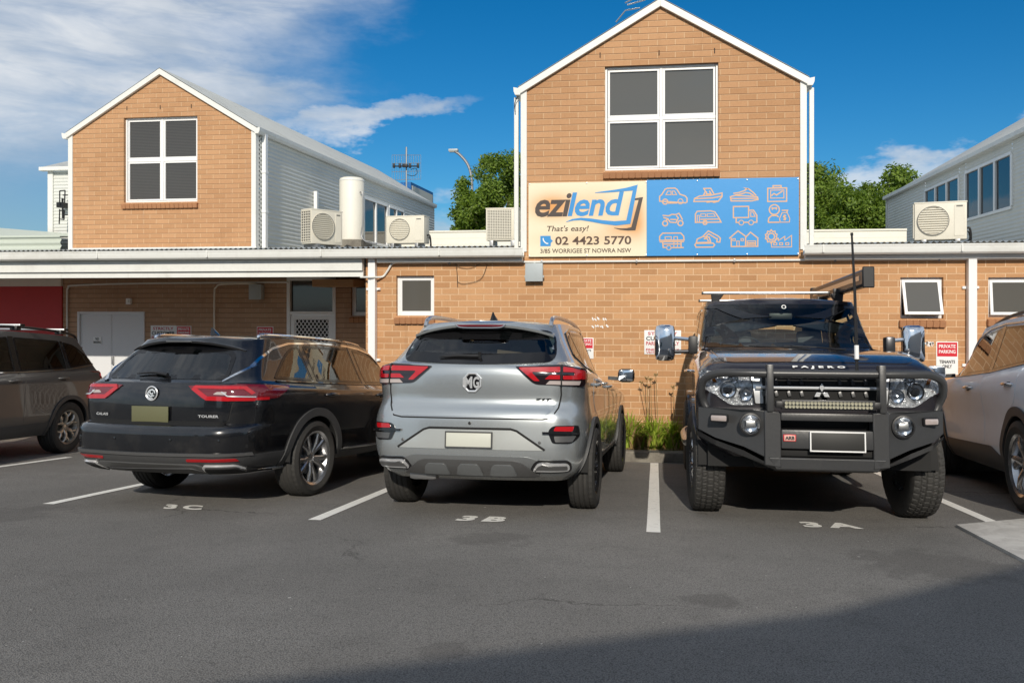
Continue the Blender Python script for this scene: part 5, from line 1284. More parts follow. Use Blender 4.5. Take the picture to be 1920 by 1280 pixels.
def glazed(B, name, axis, poly, mat, parent, band=.035, mirror=False, off=.003):
    "glass pane with a black band round it, and the outline to cut from the shell"
    g = B.drape(name, axis, poly, mat, parent, off=off, depth=.004, step=.06, mirror=mirror)
    inner = inset(poly, band); n = len(poly); gs = g if mirror else [g]
    for k, o in enumerate(gs):
        fl = 1 if k == 0 else -1; ax = axis if axis in 'BFT' or fl == 1 else ('L' if axis == 'R' else 'R'); vs = []
        for i in range(n):
            for j in range(5):
                for t in (j / 5,):
                    a = Vector(poly[i]).lerp(Vector(poly[(i + 1) % n]), t); c = Vector(inner[i]).lerp(Vector(inner[(i + 1) % n]), t)
                    for q in (a, c):
                        loc, nrm = B.hit(ax, q.x * (fl if ax in 'BFT' else 1), q.y); vs.append(loc + nrm * (off + .0012))
        m = n * 5; mb_ = MB(); mb_.add(vs, [(2 * i, 2 * i + 1, 2 * ((i + 1) % m) + 1, 2 * ((i + 1) % m)) for i in range(m)]); mb_.build('glass_border', M['frit'], o, smooth=50)
    cut = inset(poly, band * .45)
    cuts = [(axis, cut)]
    if mirror: cuts.append(('L' if axis == 'R' else 'R', cut))
    return cuts

def wheel(parent, x, y, r, w_, rim_r, style, tread='road', rim_mat='rim_alloy', out=1, steer=0.0, zc=None, cap=True):
    "wheel as one part with tyre and rim below it; outer face towards x*out"
    t = bpy.data.objects.new('wheel', None); COL.objects.link(t); t.parent = parent; t.location = (x, y, zc or r); t.rotation_euler = (0, 0, steer); t.empty_display_size = .1
    A = Matrix.Rotation(R(90) * out, 4, 'Y')            # lathe axis z -> x*out
    hw = w_ / 2; n = 240 if tread == 'at' else 120
    prof = [(rim_r - .012, -hw * .80), (rim_r + .01, -hw * .93), ((rim_r + r) / 2, -hw * 1.04), (r - .035, -hw * .98), (r - .014, -hw * .90)]
    k = 26 if tread == 'at' else 18; tr = [(r - (abs(j / k * 2 - 1) ** 4) * .012, -hw * .86 + 2 * hw * .86 * j / k) for j in range(k + 1)]
    prof2 = prof + tr + [(a, -b) for a, b in prof[::-1]]
    vs = []; P_ = len(prof2); np_ = len(prof)
    for i, (a, b) in enumerate(prof2):
        for q in range(n):
            rr = a; j = i - np_; ang = 2 * PI * q / n
            if 0 <= j <= k:
                u = j / k * 2 - 1
                if tread == 'road':
                    if any(abs(u - c) < .055 for c in (-.62, -.2, .2, .62)): rr -= .008
                    if abs(u) > .66 and (q % 3 == 0): rr -= .005
                else:
                    row = int((u + 1) / .4); ph = (q * 1.0 + row * 2.7 + abs(u) * 3) % 5
                    if min(abs(u - c) for c in (-.6, -.2, .2, .6)) < .045: rr -= .008
                    elif ph < 1.1: rr -= .007
                    elif 3.0 < ph < 3.6 and abs(u) < .6: rr -= .004
            elif tread == 'at' and (j in (-1, -2) or j in (k + 1, k + 2)) and (q % 8 < 3): rr -= .003
            vs.append(A @ Vector((rr * math.cos(ang), rr * math.sin(ang), b)))
    mb_ = MB(); mb_.add(vs, [(i * n + q, i * n + (q + 1) % n, (i + 1) * n + (q + 1) % n, (i + 1) * n + q) for i in range(P_ - 1) for q in range(n)])
    mb_.build('tyre', M['tyre'], t, smooth=28)
    mt = M[rim_mat]; face = hw * .74
    mb_ = MB(); mb_.lathe([(rim_r - .012, -hw * .8), (rim_r - .03, -hw * .5), (rim_r - .04, 0), (rim_r - .028, face - .04), (rim_r - .014, face), (rim_r + .006, face + .012), (rim_r + .004, face + .02), (rim_r - .018, face + .006)], 64, A)
    def spoke(a, r0, r1, w0, w1, z0, z1, th=.02, skew=0.0):
        ca, sa = math.cos(a), math.sin(a); c2, s2 = math.cos(a + skew), math.sin(a + skew); v_ = []
        for (rr, ww, zz, cc, ss) in ((r0, w0, z0, ca, sa), ((r0 + r1) / 2, (w0 + w1) / 2, (z0 + z1) / 2 + .012, (ca + c2) / 2, (sa + s2) / 2), (r1, w1, z1, c2, s2)):
            for sw, dz_ in ((-1, -th), (-1, 0), (-.55, .010), (.55, .010), (1, 0), (1, -th)): v_.append(A @ Vector((cc * rr - ss * ww * sw / 2, ss * rr + cc * ww * sw / 2, zz + dz_)))
        mb_.add(v_, [(6 * i + q, 6 * i + (q + 1) % 6, 6 * (i + 1) + (q + 1) % 6, 6 * (i + 1) + q) for i in range(2) for q in range(6)] + [tuple(range(6)), tuple(range(17, 11, -1))])
    zc_ = face - .035
    if style == 'ten':                                  # five pairs of curved spokes
        for i in range(5):
            for dd in (-1, 1): spoke(2 * PI * i / 5 + dd * .13, .045, rim_r - .02, .042, .05, zc_, face - .01, .03, dd * .13)
    elif style == 'five':
        for i in range(5): spoke(2 * PI * i / 5, .04, rim_r - .02, .075, .05, zc_, face - .01, .03)
        for i in range(5):
            for dd in (-1, 1): spoke(2 * PI * i / 5 + dd * .12, rim_r * .45, rim_r - .02, .02, .028, zc_ + .01, face - .008, .02, dd * .20)
    elif style == 'six':                                # star with leaf shaped openings
        for i in range(6):
            spoke(2 * PI * i / 6, .04, rim_r * .62, .06, .05, zc_, face - .012, .025)
            for dd in (-1, 1): spoke(2 * PI * i / 6 + dd * .04, rim_r * .56, rim_r - .015, .035, .035, face - .014, face - .008, .022, dd * .26)
    elif style == 'blade':
        for i in range(5):
            spoke(2 * PI * i / 5, .05, rim_r - .02, .085, .03, zc_, face - .008, .03, .10); spoke(2 * PI * i / 5 + .30, rim_r * .35, rim_r - .02, .02, .07, zc_, face - .02, .02, .12)
    mb_.lathe([(.0, zc_ + .008), (.034, zc_ + .008), (.06, zc_ - .006), (.07, zc_ - .05), (.0, zc_ - .06)], 24, A)
    for i in range(5): mb_.lathe([(.009, zc_ - .01), (.009, zc_ + .005), (0, zc_ + .005)], 8, A @ Matrix.Translation((.05 * math.cos(2 * PI * i / 5 + .6), .05 * math.sin(2 * PI * i / 5 + .6), 0)))
    mb_.build('rim', mt, t, smooth=35)
    d = MB(); d.lathe([(0, -.02), (rim_r * .62, -.02), (rim_r * .62, .0), (.0, .0)], 40, A); d.build('brake_disc', M['steel'], t)
    d = MB(); d.lathe([(rim_r - .045, -hw * .55), (0, -hw * .6)], 40, A); d.build('wheel_back', M['dark'], t)
    return t
def arch_parts(B, parent, yc, zc, ra, wd, mat, sides='RL', liner=True, a0=-18, a1=198, off=.010):
    for sd_ in sides:
        pts = [(yc + (ra + wd / 2 - .006) * math.cos(R(a)), zc + (ra + wd / 2 - .006) * math.sin(R(a))) for a in np.linspace(a0, a1, 40)]
        B.strip('arch_moulding', sd_, pts, wd, mat, parent, off=off, th=.004, step=.05)
        if liner:
            sg_ = 1 if sd_ == 'R' else -1; mb_ = MB(); n = 24
            vs = []
            for xx in (abs(B.hit(sd_, yc, zc + ra + .01)[0].x) - .012, .42):
                vs += [(sg_ * xx, yc + (ra + .004) * math.cos(PI * i / n), zc + (ra + .004) * math.sin(PI * i / n)) for i in range(n + 1)]
            mb_.add(vs, [(i, i + 1, n + 2 + i, n + 1 + i) for i in range(n)]); mb_.add(vs[n + 1:], [tuple(range(n + 1))]); mb_.build('wheel_liner', M['dark'], parent, smooth=40)
def seats(parent, rows, mat='seat', w_=.5):
    for (y, z, xs_, rake) in rows:
        for x in xs_:
            m_ = MB(); m_.cbox((x, y + .22, z), (w_, .5, .16), .05)
            T = Matrix.Translation((x, y - .02, z + .05)) @ Matrix.Rotation(R(rake), 4, 'X'); m_.T = T; m_.cbox((0, 0, .30), (w_, .13, .60), .05); m_.cbox((0, 0, .70), (w_ * .52, .10, .17), .045)
            m_.tube([(-.06, 0, .5), (-.06, 0, .68)], .008, 6); m_.tube([(.06, 0, .5), (.06, 0, .68)], .008, 6); m_.T = Matrix(); m_.build('seat', M[mat], parent)
def mirror_part(parent, x, y, z, sg_, mat, size=(.20, .13, .14), arm=.10, capmat=None):
    m_ = MB(); m_.cbox((x + sg_ * (arm + size[0] / 2), y, z), size, min(size) * .38); o = m_.build('mirror', mat, parent, smooth=60)
    m_ = MB(); m_.bar((x - sg_ * .03, y, z - size[2] * .2), (x + sg_ * (arm + .03), y, z - size[2] * .25), .05, .04); m_.build('mirror_arm', M['black'], o)
    m_ = MB(); m_.cbox((x + sg_ * (arm + size[0] / 2), y - size[1] / 2 - .002, z), (size[0] * .82, .008, size[2] * .78), .003); m_.build('mirror_glass', M['chrome'], o)
    return o
def handle(B, parent, axis, y, z, mat, ln=.19):
    loc, nrm = B.hit(axis, y, z); m_ = MB(); sg_ = 1 if axis == 'R' else -1
    B.drape('handle_recess', axis, rp([(y - .05, z - .03, .03), (y + .06, z - .03, .03), (y + .06, z + .02, .03), (y - .05, z + .02, .03)]), M['gap'], parent, off=.002)
    pts = [(loc.x - sg_ * .01, y - ln / 2, z), (loc.x + sg_ * .028, y - ln / 2 + .025, z), (loc.x + sg_ * .036, y, z + .003), (loc.x + sg_ * .028, y + ln / 2 - .02, z), (loc.x - sg_ * .01, y + ln / 2, z)]
    m_.tube(smooth_path(pts, 4), [.012 + .004 * math.sin(PI * i / 16) for i in range(17)], 8); return m_.build('door_handle', mat, parent, smooth=60)
def fin(parent, y, z, mat='gloss_black'):
    m_ = MB(); prof = [(-.075, 0, .030), (-.06, .03, .016), (-.045, .062, .006), (-.03, .06, .005), (.02, .025, .012), (.08, 0, .02)]
    m_.add([(0, y - .08, z - .01), (.03, y - .05, z - .01), (.032, y + .02, z - .01), (0, y + .10, z - .01), (-.032, y + .02, z - .01), (-.03, y - .05, z - .01),
            (0, y - .075, z + .062), (.006, y - .06, z + .06), (.006, y - .03, z + .04), (0, y + .05, z + .008), (-.006, y - .03, z + .04), (-.006, y - .06, z + .06)],
           [(i, (i + 1) % 6, 6 + (i + 1) % 6, 6 + i) for i in range(6)] + [tuple(range(6, 12))]); return m_.build('roof_aerial', M[mat], parent, smooth=50)
def under(parent, w_, y0, y1, z0, z1, notches):
    m_ = MB(); ys_ = [y0] + [v for n in notches for v in n] + [y1]
    m_.box(-.40, .40, y0, y1, z0, z1)
    for a, b in zip(ys_[::2], ys_[1::2]): m_.box(-w_, w_, a, b, z0 + .02, z1)
    m_.build('underbody', M['dark'], parent, smooth=0)
def plate(parent, c, w_, h, nrm_axis, mat, rim=None, tilt=0.0):
    sg_ = -1 if nrm_axis == 'B' else 1
    m_ = MB(); m_.T = Matrix.Translation(c) @ Matrix.Rotation(tilt, 4, 'X'); m_.cbox((0, 0, 0), (w_, .008, h), .003); o = m_.build('number_plate', M[mat], parent)
    if rim:
        m_ = MB(); m_.T = Matrix.Translation(c) @ Matrix.Rotation(tilt, 4, 'X')
        f = MB(); f.T = m_.T; rect_frame(f, -w_ / 2 - .006, w_ / 2 + .006, -h / 2 - .006, h / 2 + .006, .010, -.009, .009); f.build('plate_frame', M[rim], o, bevel=.002)
    return o
def place_vehicle(t, p, rz, sc=(1, 1, 1)):
    t.scale = sc
    "stand a vehicle on the sloping asphalt"
    t.location = (p[0], p[1], gz(p[1])); q = Matrix.Rotation(-math.atan(SL) if p[1] < 11.3 else 0, 4, 'X') @ Matrix.Rotation(rz, 4, 'Z'); t.rotation_euler = q.to_euler()
def spoiler(parent, mat, hw, y0, z0, ln, drop, th, tip=.0, name='spoiler', bow=.06, side=.10):
    "roof spoiler: blade running back from the roof edge, drooping at the ends"
    n = 20; vs = []
    for i in range(n + 1):
        u = i / n * 2 - 1; x = hw * u; e = abs(u) ** 3
        yb = y0 - ln + bow * u * u + e * side * .5; zt = z0 - .05 * u * u - e * .03
        vs += [(x, y0, zt), (x, yb, zt - drop), (x, yb + .006, zt - drop - .018), (x, y0 - ln * .35 + .02, zt - drop - th), (x, y0 + .02, zt - th)]
    m_ = MB(); m_.add(vs, [(5 * i + k, 5 * i + (k + 1) % 5, 5 * i + 5 + (k + 1) % 5, 5 * i + 5 + k) for i in range(n) for k in range(5)] + [(0, 1, 2, 3, 4), tuple(5 * n + k for k in (4, 3, 2, 1, 0))]); return m_.build(name, mat, parent, smooth=40)
def steering(parent, x, y, z):
    m_ = MB(); T = Matrix.Translation((x, y, z)) @ Matrix.Rotation(R(65), 4, 'X'); m_.tube([T @ Vector((.18 * math.cos(a), .18 * math.sin(a), 0)) for a in np.linspace(0, 2 * PI, 25)[:-1]], .014, 8, closed=True)
    m_.tube([T @ Vector((-.17, 0, 0)), T @ Vector((.17, 0, 0))], .018, 6); m_.tube([T @ Vector((0, 0, 0)), T @ Vector((0, 0, -.3))], .03, 8); m_.build('steering_wheel', M['black'], parent)
# ================================================================== BLACK ESTATE
def cam2w(r, d): return (r * math.cos(TH) - d * math.sin(TH), r * math.sin(TH) + d * math.cos(TH))
def estate():
    t = thing('parked_car', 'glossy black estate car seen from its rear corner, second bay from the left', 'car', group='cars parked in the marked bays')
    K = [-1.2, -.7, 0, .9, 1.8, 2.6, 3.2, 3.9]
    B = Body(K, [
        dict(z=.30, yr=-.92, wr=.74, br=.12, rr=.26, wm=.84, yf=3.72, wf=.76, bf=.18, rf=.22),
        dict(z=.375, yr=-1.10, wr=.84, br=.13, rr=.32, wm=.90, yf=3.80, wf=.86),
        dict(z=.47, yr=-1.16, wr=.885, rr=.34, wm=.915, yf=3.83, wf=.89),
        dict(z=[.665] * 6 + [.64, .56], yr=-1.165, wr=.90, wm=.925, wf=.90),
        dict(z=[.69] * 6 + [.66, .58], yr=-1.14, sharp=True),
        dict(z=[.72, .71, .70, .70, .70, .69, .67, .60], yr=-1.06, rr=.30, sharp=True),
        dict(z=[.88, .88, .86, .84, .82, .80, .76, .62], yr=-1.065, wr=.915, wm=.93, yf=3.80),
        dict(z=[1.02, 1.01, .985, .95, .92, .89, .84, .66], yr=-1.05, wr=.90, wm=.925, yf=3.76, wf=.86, rf=.3),
        dict(z=[1.05, 1.035, 1.005, .97, .94, .92, .86, .68], yr=-1.03, wr=.87, wm=.895, yf=3.70, wf=.80, sharp=True),
        dict(z=[1.07, 1.065, 1.03, .995, .97, .99, .99, .99], yr=-.99, wr=.83, rr=.22, wm=.865, yf=2.62, wf=.70, bf=.32, rf=.2),
        dict(z=[1.37, 1.42, 1.455, 1.45, 1.385, 1.33, 1.3, 1.3], yr=-.68, wr=.62, rr=.24, br=.10, wm=.635, yf=1.62, wf=.57, bf=.14, rf=.12, sharp=True, crown=.035)])
    pm = two_sided(vc_paint('black_paint', (.0055, .006, .008), .2, .25))
    cuts = []
    rg = rp([(-.62, 1.075, .06), (.62, 1.075, .06), (.55, 1.33, .10), (-.55, 1.33, .10)])
    cuts += glazed(B, 'rear_window', 'B', rg, M['tint_rear'], t, .035)
    for poly in (rp([(-.56, 1.085, .03), (-.01, 1.06, .03), (-.01, 1.385, .03), (-.17, 1.365, .16)]), rp([(.06, 1.055, .03), (.97, 1.03, .03), (.94, 1.395, .03), (.06, 1.39, .03)]), rp([(1.06, 1.025, .02), (2.26, 1.005, .04), (1.52, 1.335, .12), (1.05, 1.385, .03)])):
        cuts += glazed(B, 'side_window', 'R', poly, M['tint'], t, .022, mirror=True)
    ws = rp([(-.66, 1.03, .06), (.66, 1.03, .06), (.52, 1.34, .08), (-.52, 1.34, .08)]); cuts += glazed(B, 'windscreen', 'F', ws, M['tint'], t, .04)
    RA = .395; ax = ((0, .35, RA), (2.829, .35, RA))
    B.shell(pm, t, ax, cuts)
    for yc, zc, ra in ax: arch_parts(B, t, yc, zc, ra, .075, M['cladding'])
    # tailgate, bumper and doors as panels
    pp = vc_paint('black_panel_paint', (.0055, .006, .008), .2, .22)
    B.drape('tailgate', 'B', rp([(-.70, .725, .05), (.70, .725, .05), (.735, .90, .05), (.74, 1.045, .04), (-.74, 1.045, .04), (-.735, .90, .05)]), pp, t, off=.005, mirror=False)
    tg = [o for o in t.children if o.name.startswith('tailgate')][0]
    B.drape('bumper_cladding', 'B', rp([(-.82, .32, .05), (.82, .32, .05), (.85, .462, .02), (-.85, .462, .02)]), M['cladding'], t, off=.006)
    B.drape('bumper_cladding', 'R', rp([(-.90, .33, .02), (-.475, .325, .01), (-.46, .462, .01), (-.92, .462, .02)]), M['cladding'], t, off=.005, mirror=True)
    B.drape('sill_cladding', 'R', rp([(.40, .205, .02), (2.42, .205, .02), (2.42, .37, .02), (.40, .37, .02)]), M['cladding'], t, off=.006, mirror=True)
    B.strip('sill_line', 'R', [(.5, .40), (2.3, .385)], .012, M['chrome'], t, off=.006, mirror=True)
    B.drape('rear_door', 'R', rp([(.44, .41, .03), (1.0, .40, .02), (1.0, 1.015, .01), (-.02, 1.03, .01), (-.02, .88, .10), (.36, .68, .15)]), pp, t, off=.002, mirror=True)
    B.drape('front_door', 'R', rp([(1.01, .40, .02), (2.36, .385, .06), (2.40, .70, .1), (2.38, .985, .02), (1.01, 1.012, .01)]), pp, t, off=.002, mirror=True)
    B.strip('seam', 'B', [(-.735, 1.045), (-.742, .90), (-.71, .74), (-.66, .715), (.66, .715), (.71, .74), (.742, .90), (.735, 1.045)], .009, M['gap'], t, off=-.001, th=.002)
    # plate, and a black strip painted as the shade over the bumper shelf
    B.drape('tailgate_shade', 'B', rp([(-.70, .70, .02), (.70, .70, .02), (.66, .735, .02), (-.66, .735, .02)]), M['gap'], t, off=.004)
    B.strip('bumper_trim', 'B', [(-.86, .472), (0, .468), (.86, .472)], .022, M['satin_grey'], t, off=.006, th=.010)
    sk = rp([(-.62, .32, .03), (.62, .32, .03), (.50, .395, .05), (-.50, .395, .05)]); B.drape('skid_plate', 'B', sk, M['satin_grey'], t, off=.018, depth=.02)
    B.drape('skid_plate_inner', 'B', rp([(-.56, .315, .02), (.56, .315, .02), (.44, .37, .04), (-.46, .345, .04)]), M['cladding'], t, off=.024, depth=.02)
    for sx in (-1, 1):
        ex = rp([(sx * .50, .315, .02), (sx * .80, .31, .02), (sx * .77, .39, .02), (sx * .545, .39, .02)])
        e = B.drape('exhaust_tip', 'B', ex, M['trim_chrome'], t, off=.026, depth=.03); B.drape('exhaust_inner', 'B', inset(ex, .016), M['dark'], e, off=.033, depth=.001)
        B.drape('reflector', 'B', rp([(sx * .42, .415, .01), (sx * .80, .418, .01), (sx * .79, .438, .01), (sx * .42, .435, .01)]), M['red_lens'], t, off=.010)
        # tail lamp: black housing, red frame, chrome stroke
        lp_ = B.drape('tail_light', 'B', rp([(sx * .335, 1.02, .01), (sx * .49, .912, .03), (sx * .885, .908, .01), (sx * .893, 1.03, .01), (sx * .60, 1.028, .02)]), M['dark_red'], t, off=.012, depth=.02)
        B.strip('light_bar', 'B', [(sx * .385, 1.005), (sx * .52, .922), (sx * .72, .918)], .034, M['red_lens'], lp_, off=.011, th=.006)
        B.strip('light_bar', 'B', [(sx * .40, 1.012), (sx * .60, 1.008), (sx * .80, 1.006), (sx * .85, .96)], .020, M['red_lens'], lp_, off=.011, th=.006)
        B.strip('light_bar', 'B', [(sx * .72, .918), (sx * .86, .918)], .030, M['red_lens'], lp_, off=.011, th=.006)
        B.drape('reverse_light', 'B', rp([(sx * .57, .953, .01), (sx * .68, .95, .01), (sx * .69, .975, .01), (sx * .60, .975, .01)]), M['lens'] if False else M['white_lens'], lp_, off=.016)
        B.strip('chrome_stroke', 'B', [(sx * .65, .975), (sx * .70, .94), (sx * .86, .935)], .009, M['trim_chrome'], lp_, off=.02, th=.004)
        sd_ = 'R' if sx > 0 else 'L'
        B.drape('side_light', sd_, rp([(-.95, .90, .01), (-.62, .925, .02), (-.42, 1.02, .01), (-.95, 1.035, .01)]), M['dark_red'], lp_, off=.010, depth=.02)
        B.strip('light_bar', sd_, [(-.93, .918), (-.74, .922)], .022, M['red_lens'], lp_, off=.011, th=.004)
        B.strip('window_trim', 'B', [(sx * .60, 1.055), (sx * .655, 1.11), (sx * .70, 1.165), (sx * .715, 1.20)], .020, M['chrome'], t, off=.006, th=.006)
        B.strip('window_trim', sd_, [(-.735, 1.18), (-.62, 1.25), (-.40, 1.35), (-.15, 1.402), (.4, 1.424), (.9, 1.415), (1.2, 1.395), (1.5, 1.35), (1.9, 1.18), (2.32, 1.0)], .018, M['chrome'], t, off=.006, th=.006)
        B.strip('window_trim', sd_, [(-.55, 1.062), (.9, 1.018), (2.4, .992)], .012, M['gloss_black'], t, off=.006, th=.003)
        handle(B, t, sd_, .22, .93, pm); handle(B, t, sd_, 1.22, .905, pm)
        B.strip('pillar_trim', sd_, [(.025, 1.05), (.025, 1.40)], .055, M['gloss_black'], t, off=.003, th=.002); B.strip('pillar_trim', sd_, [(1.015, 1.02), (.995, 1.41)], .075, M['gloss_black'], t, off=.003, th=.002)
        mirror_part(t, sx * .86, 2.08, 1.02, sx, pm, (.20, .12, .14), .08)
        # roof rail
        pts = [Vector(B.hit('T', sx * .565, y)[0]) + Vector((0, 0, z)) for y, z in ((-.45, .0), (-.38, .028), (.3, .022), (.9, .02), (1.25, .012), (1.32, -.002))]
        m_ = MB(); m_.tube(smooth_path(pts, 5), .014, 8); m_.build('roof_rail', M['chrome'], t)
        B.strip('hood_seam', 'T', [(sx * .66, 2.75), (sx * .72, 3.3), (sx * .62, 3.62)], .006, M['gap'], t, off=-.001, th=.002)
        m_ = MB(); loc, nrm = B.hit('B', sx * .28, .585); m_.lathe([(.012, 0), (.012, .004), (0, .005)], 12, Matrix.Translation(loc) @ Matrix.Rotation(R(90), 4, 'X')); m_.build('parking_sensor', M['gloss_black'], t)
        m_ = MB(); loc, nrm = B.hit('B', sx * .70, .585); m_.lathe([(.012, 0), (.012, .004), (0, .005)], 12, Matrix.Translation(loc) @ Matrix.Rotation(R(90), 4, 'X')); m_.build('parking_sensor', M['gloss_black'], t)
    spoiler(t, M['gloss_black'], .60, -.60, 1.425, .20, .016, .040, bow=.08)
    m_ = MB(); m_.box(-.13, .13, -.806, -.76, 1.395, 1.407); m_.build('brake_light', M['satin_grey'], t, bevel=.003)
    loc, nrm = B.hit('B', 0, .785); plate(t, loc + nrm * .02, .372, .134, 'B', 'number_olive', tilt=R(4))
    loc, nrm = B.hit('B', 0, .955)
    m_ = MB(); T = Matrix.Translation(loc + nrm * .012) @ Matrix.Rotation(R(90), 4, 'X'); m_.lathe([(.050, 0), (.060, 0), (.062, .006), (.056, .010), (.050, .006)], 36, T, closed=True); bd = m_.build('badge_ring', M['trim_chrome'], t)
    m_ = MB()                                           # crouching beast with raised paw on a ball, as curved chrome strokes
    L_ = lambda pts, w_: ribbon(m_, [(loc.x + a, loc.z + b) for a, b in pts], w_, lambda u, v: (u, loc.y - .02, v))
    L_([(-.036, -.022), (-.034, .006), (-.018, .026), (.006, .034), (.028, .024), (.036, .004)], .013); L_([(-.018, .022), (-.012, .004), (.004, -.004), (.018, .004)], .012); L_([(-.028, -.008), (-.006, -.024), (.012, -.020)], .012); L_([(.0, -.004), (.016, -.018), (.030, -.016)], .009); L_([(-.036, -.026), (-.01, -.040), (.016, -.040)], .010)
    m_.build('badge_emblem', M['trim_chrome'], bd, smooth=0)
    m_ = MB(); m_.lathe([(0, .001), (.052, .001)], 30, T); m_.build('badge_field', M['gloss_black'], bd)
    B.text('CALAIS', 'B', -.62, -.47, .765, .787, M['trim_chrome'], t, off=.013, bold=.03); B.text('TOURER', 'B', .45, .63, .765, .787, M['trim_chrome'], t, off=.013, bold=.03)
    m_ = MB(); a = [B.hit('B', x, z)[0] + B.hit('B', x, z)[1] * .022 for x, z in ((.06, 1.098), (-.02, 1.108), (-.12, 1.115), (-.27, 1.105))]; m_.tube(smooth_path(a, 5), [.016, .015, .014, .014, .013, .013, .012, .012, .011, .011, .010, .009, .008, .007, .006, .005], 8); m_.build('wiper', M['black'], t)
    fin(t, -.32, B.hit('T', 0, -.32)[0].z + .005)
    seats(t, [(1.15, .45, (-.37, .37), 14), (.20, .45, (-.38, .38, 0), 14)])
    m_ = MB(); m_.cbox((0, 2.2, .86), (1.4, .5, .22), .06); m_.build('dashboard', M['black'], t); steering(t, .37, 1.85, .95)
    under(t, .80, -.85, 3.5, .30, .45, ((-.42, .42), (2.40, 3.25)))
    for y in (0, 2.829):
        for sx in (-1, 1): wheel(t, sx * .805, y, .350, .235, .245, 'ten', out=sx)
    place_vehicle(t, (-4.03, 7.03), R(-7.0), (.945, 1, .975)); return t
estate()

# ================================================================== SILVER HATCHBACK SUV
def silver():
    t = thing('parked_car', 'silver compact suv seen from behind with octagonal badge, in the middle bay', 'car', group='cars parked in the marked bays')
    K = [-.9, -.5, 0, .7, 1.5, 2.3, 2.9, 3.5]
    B = Body(K, [
        dict(z=.30, yr=-.66, wr=.74, br=.10, rr=.16, wm=.80, yf=3.32, wf=.74, bf=.15, rf=.2),
        dict(z=.375, yr=-.79, wr=.82, br=.09, rr=.24, wm=.86, yf=3.42, wf=.84),
        dict(z=.47, yr=-.845, wr=.865, rr=.28, wm=.88, yf=3.46, wf=.88),
        dict(z=.56, yr=-.855, wr=.885, wm=.89),
        dict(z=[.70] * 6 + [.66, .60], yr=-.85, wr=.90, rr=.30, wm=.895, wf=.89),
        dict(z=[.79] * 6 + [.74, .64], yr=-.845, wr=.895, rr=.30),
        dict(z=[.83, .83, .83, .82, .81, .80, .77, .66], yr=-.838, wr=.885, wm=.89, sharp=True),
        dict(z=[.93, .93, .92, .90, .88, .87, .83, .70], yr=-.785, wr=.875, wm=.885),
        dict(z=[1.06, 1.06, 1.03, .99, .96, .94, .90, .76], yr=-.79, wr=.875, rr=.26, wm=.885),
        dict(z=[1.19, 1.18, 1.13, 1.07, 1.04, 1.01, .96, .80], yr=-.78, wr=.865, rr=.24, wm=.875, yf=3.42, wf=.80, rf=.3),
        dict(z=[1.215, 1.205, 1.15, 1.09, 1.055, 1.03, .98, .82], yr=-.75, wr=.835, wm=.855, yf=3.36, wf=.74, sharp=True),
        dict(z=[1.24, 1.235, 1.17, 1.11, 1.075, 1.08, 1.08, 1.08], yr=-.70, wr=.79, rr=.22, wm=.825, yf=2.50, wf=.64, bf=.34, rf=.2),
        dict(z=[1.505, 1.54, 1.575, 1.58, 1.54, 1.45, 1.4, 1.4], yr=-.46, wr=.605, rr=.22, br=.08, wm=.625, yf=1.72, wf=.56, bf=.14, rf=.12, sharp=True, crown=.035)])
    col = (.47, .50, .51); pm = two_sided(vc_paint('silver_paint', col, .72, .27)); pp = vc_paint('silver_panel_paint', col, .72, .26)
    cuts = []
    rg = rp([(-.66, 1.235, .10), (0, 1.205, .5), (.66, 1.235, .10), (.60, 1.50, .10), (-.60, 1.50, .10)]); cuts += glazed(B, 'rear_window', 'B', rg, M['tint_rear'], t, .085)
    for poly in (rp([(-.28, 1.30, .06), (.0, 1.215, .02), (.0, 1.49, .03), (-.12, 1.47, .10)]), rp([(.06, 1.205, .02), (.82, 1.145, .02), (.82, 1.52, .03), (.06, 1.50, .04)]), rp([(.90, 1.14, .02), (2.08, 1.095, .03), (1.52, 1.46, .14), (.90, 1.52, .03)])):
        cuts += glazed(B, 'side_window', 'R', poly, M['tint_dark'] if poly[0][0] < .8 else M['tint'], t, .022, mirror=True)
    cuts += glazed(B, 'windscreen', 'F', rp([(-.62, 1.12, .06), (.62, 1.12, .06), (.51, 1.47, .08), (-.51, 1.47, .08)]), M['tint'], t, .04)
    RA = .385; ax = ((0, .345, RA), (2.585, .345, RA)); B.shell(pm, t, ax, cuts)
    for yc, zc, ra in ax: arch_parts(B, t, yc, zc, ra, .055, M['cladding'])
    B.drape('tailgate', 'B', rp([(-.63, .805, .09), (.63, .805, .09), (.70, .98, .1), (.695, 1.215, .02), (0, 1.19, .3), (-.695, 1.215, .02), (-.70, .98, .1)]), pp, t, off=.006, step=.03)
    B.strip('seam', 'B', [(-.705, 1.21), (-.712, .98), (-.695, .88), (-.65, .805), (-.58, .792), (.58, .792), (.65, .805), (.695, .88), (.712, .98), (.705, 1.21)], .011, M['gap'], t, off=-.001, th=.003)
    # lower silver recess, trapezoid with dark upper edge
    tz = rp([(-.60, .555, .02), (.60, .555, .02), (.36, .705, .04), (-.36, .705, .04)]); B.drape('bumper_insert', 'B', tz, vc_paint('pale_silver', (.58, .60, .58), .55, .3), t, off=.006)
    B.strip('insert_edge', 'B', [(-.60, .558), (-.38, .70), (-.33, .715), (.33, .715), (.38, .70), (.60, .558)], .016, M['gap'], t, off=.004, th=.004)
    B.drape('lower_valance', 'B', rp([(-.52, .34, .03), (.52, .34, .03), (.60, .46, .05), (.46, .505, .03), (-.46, .505, .03), (-.60, .46, .05)]), M['valance'], t, off=.008)
    B.drape('diffuser', 'B', rp([(-.56, .36, .02), (.56, .36, .02), (.40, .475, .06), (-.40, .475, .06)]), M['satin_grey'], t, off=.020, depth=.02)
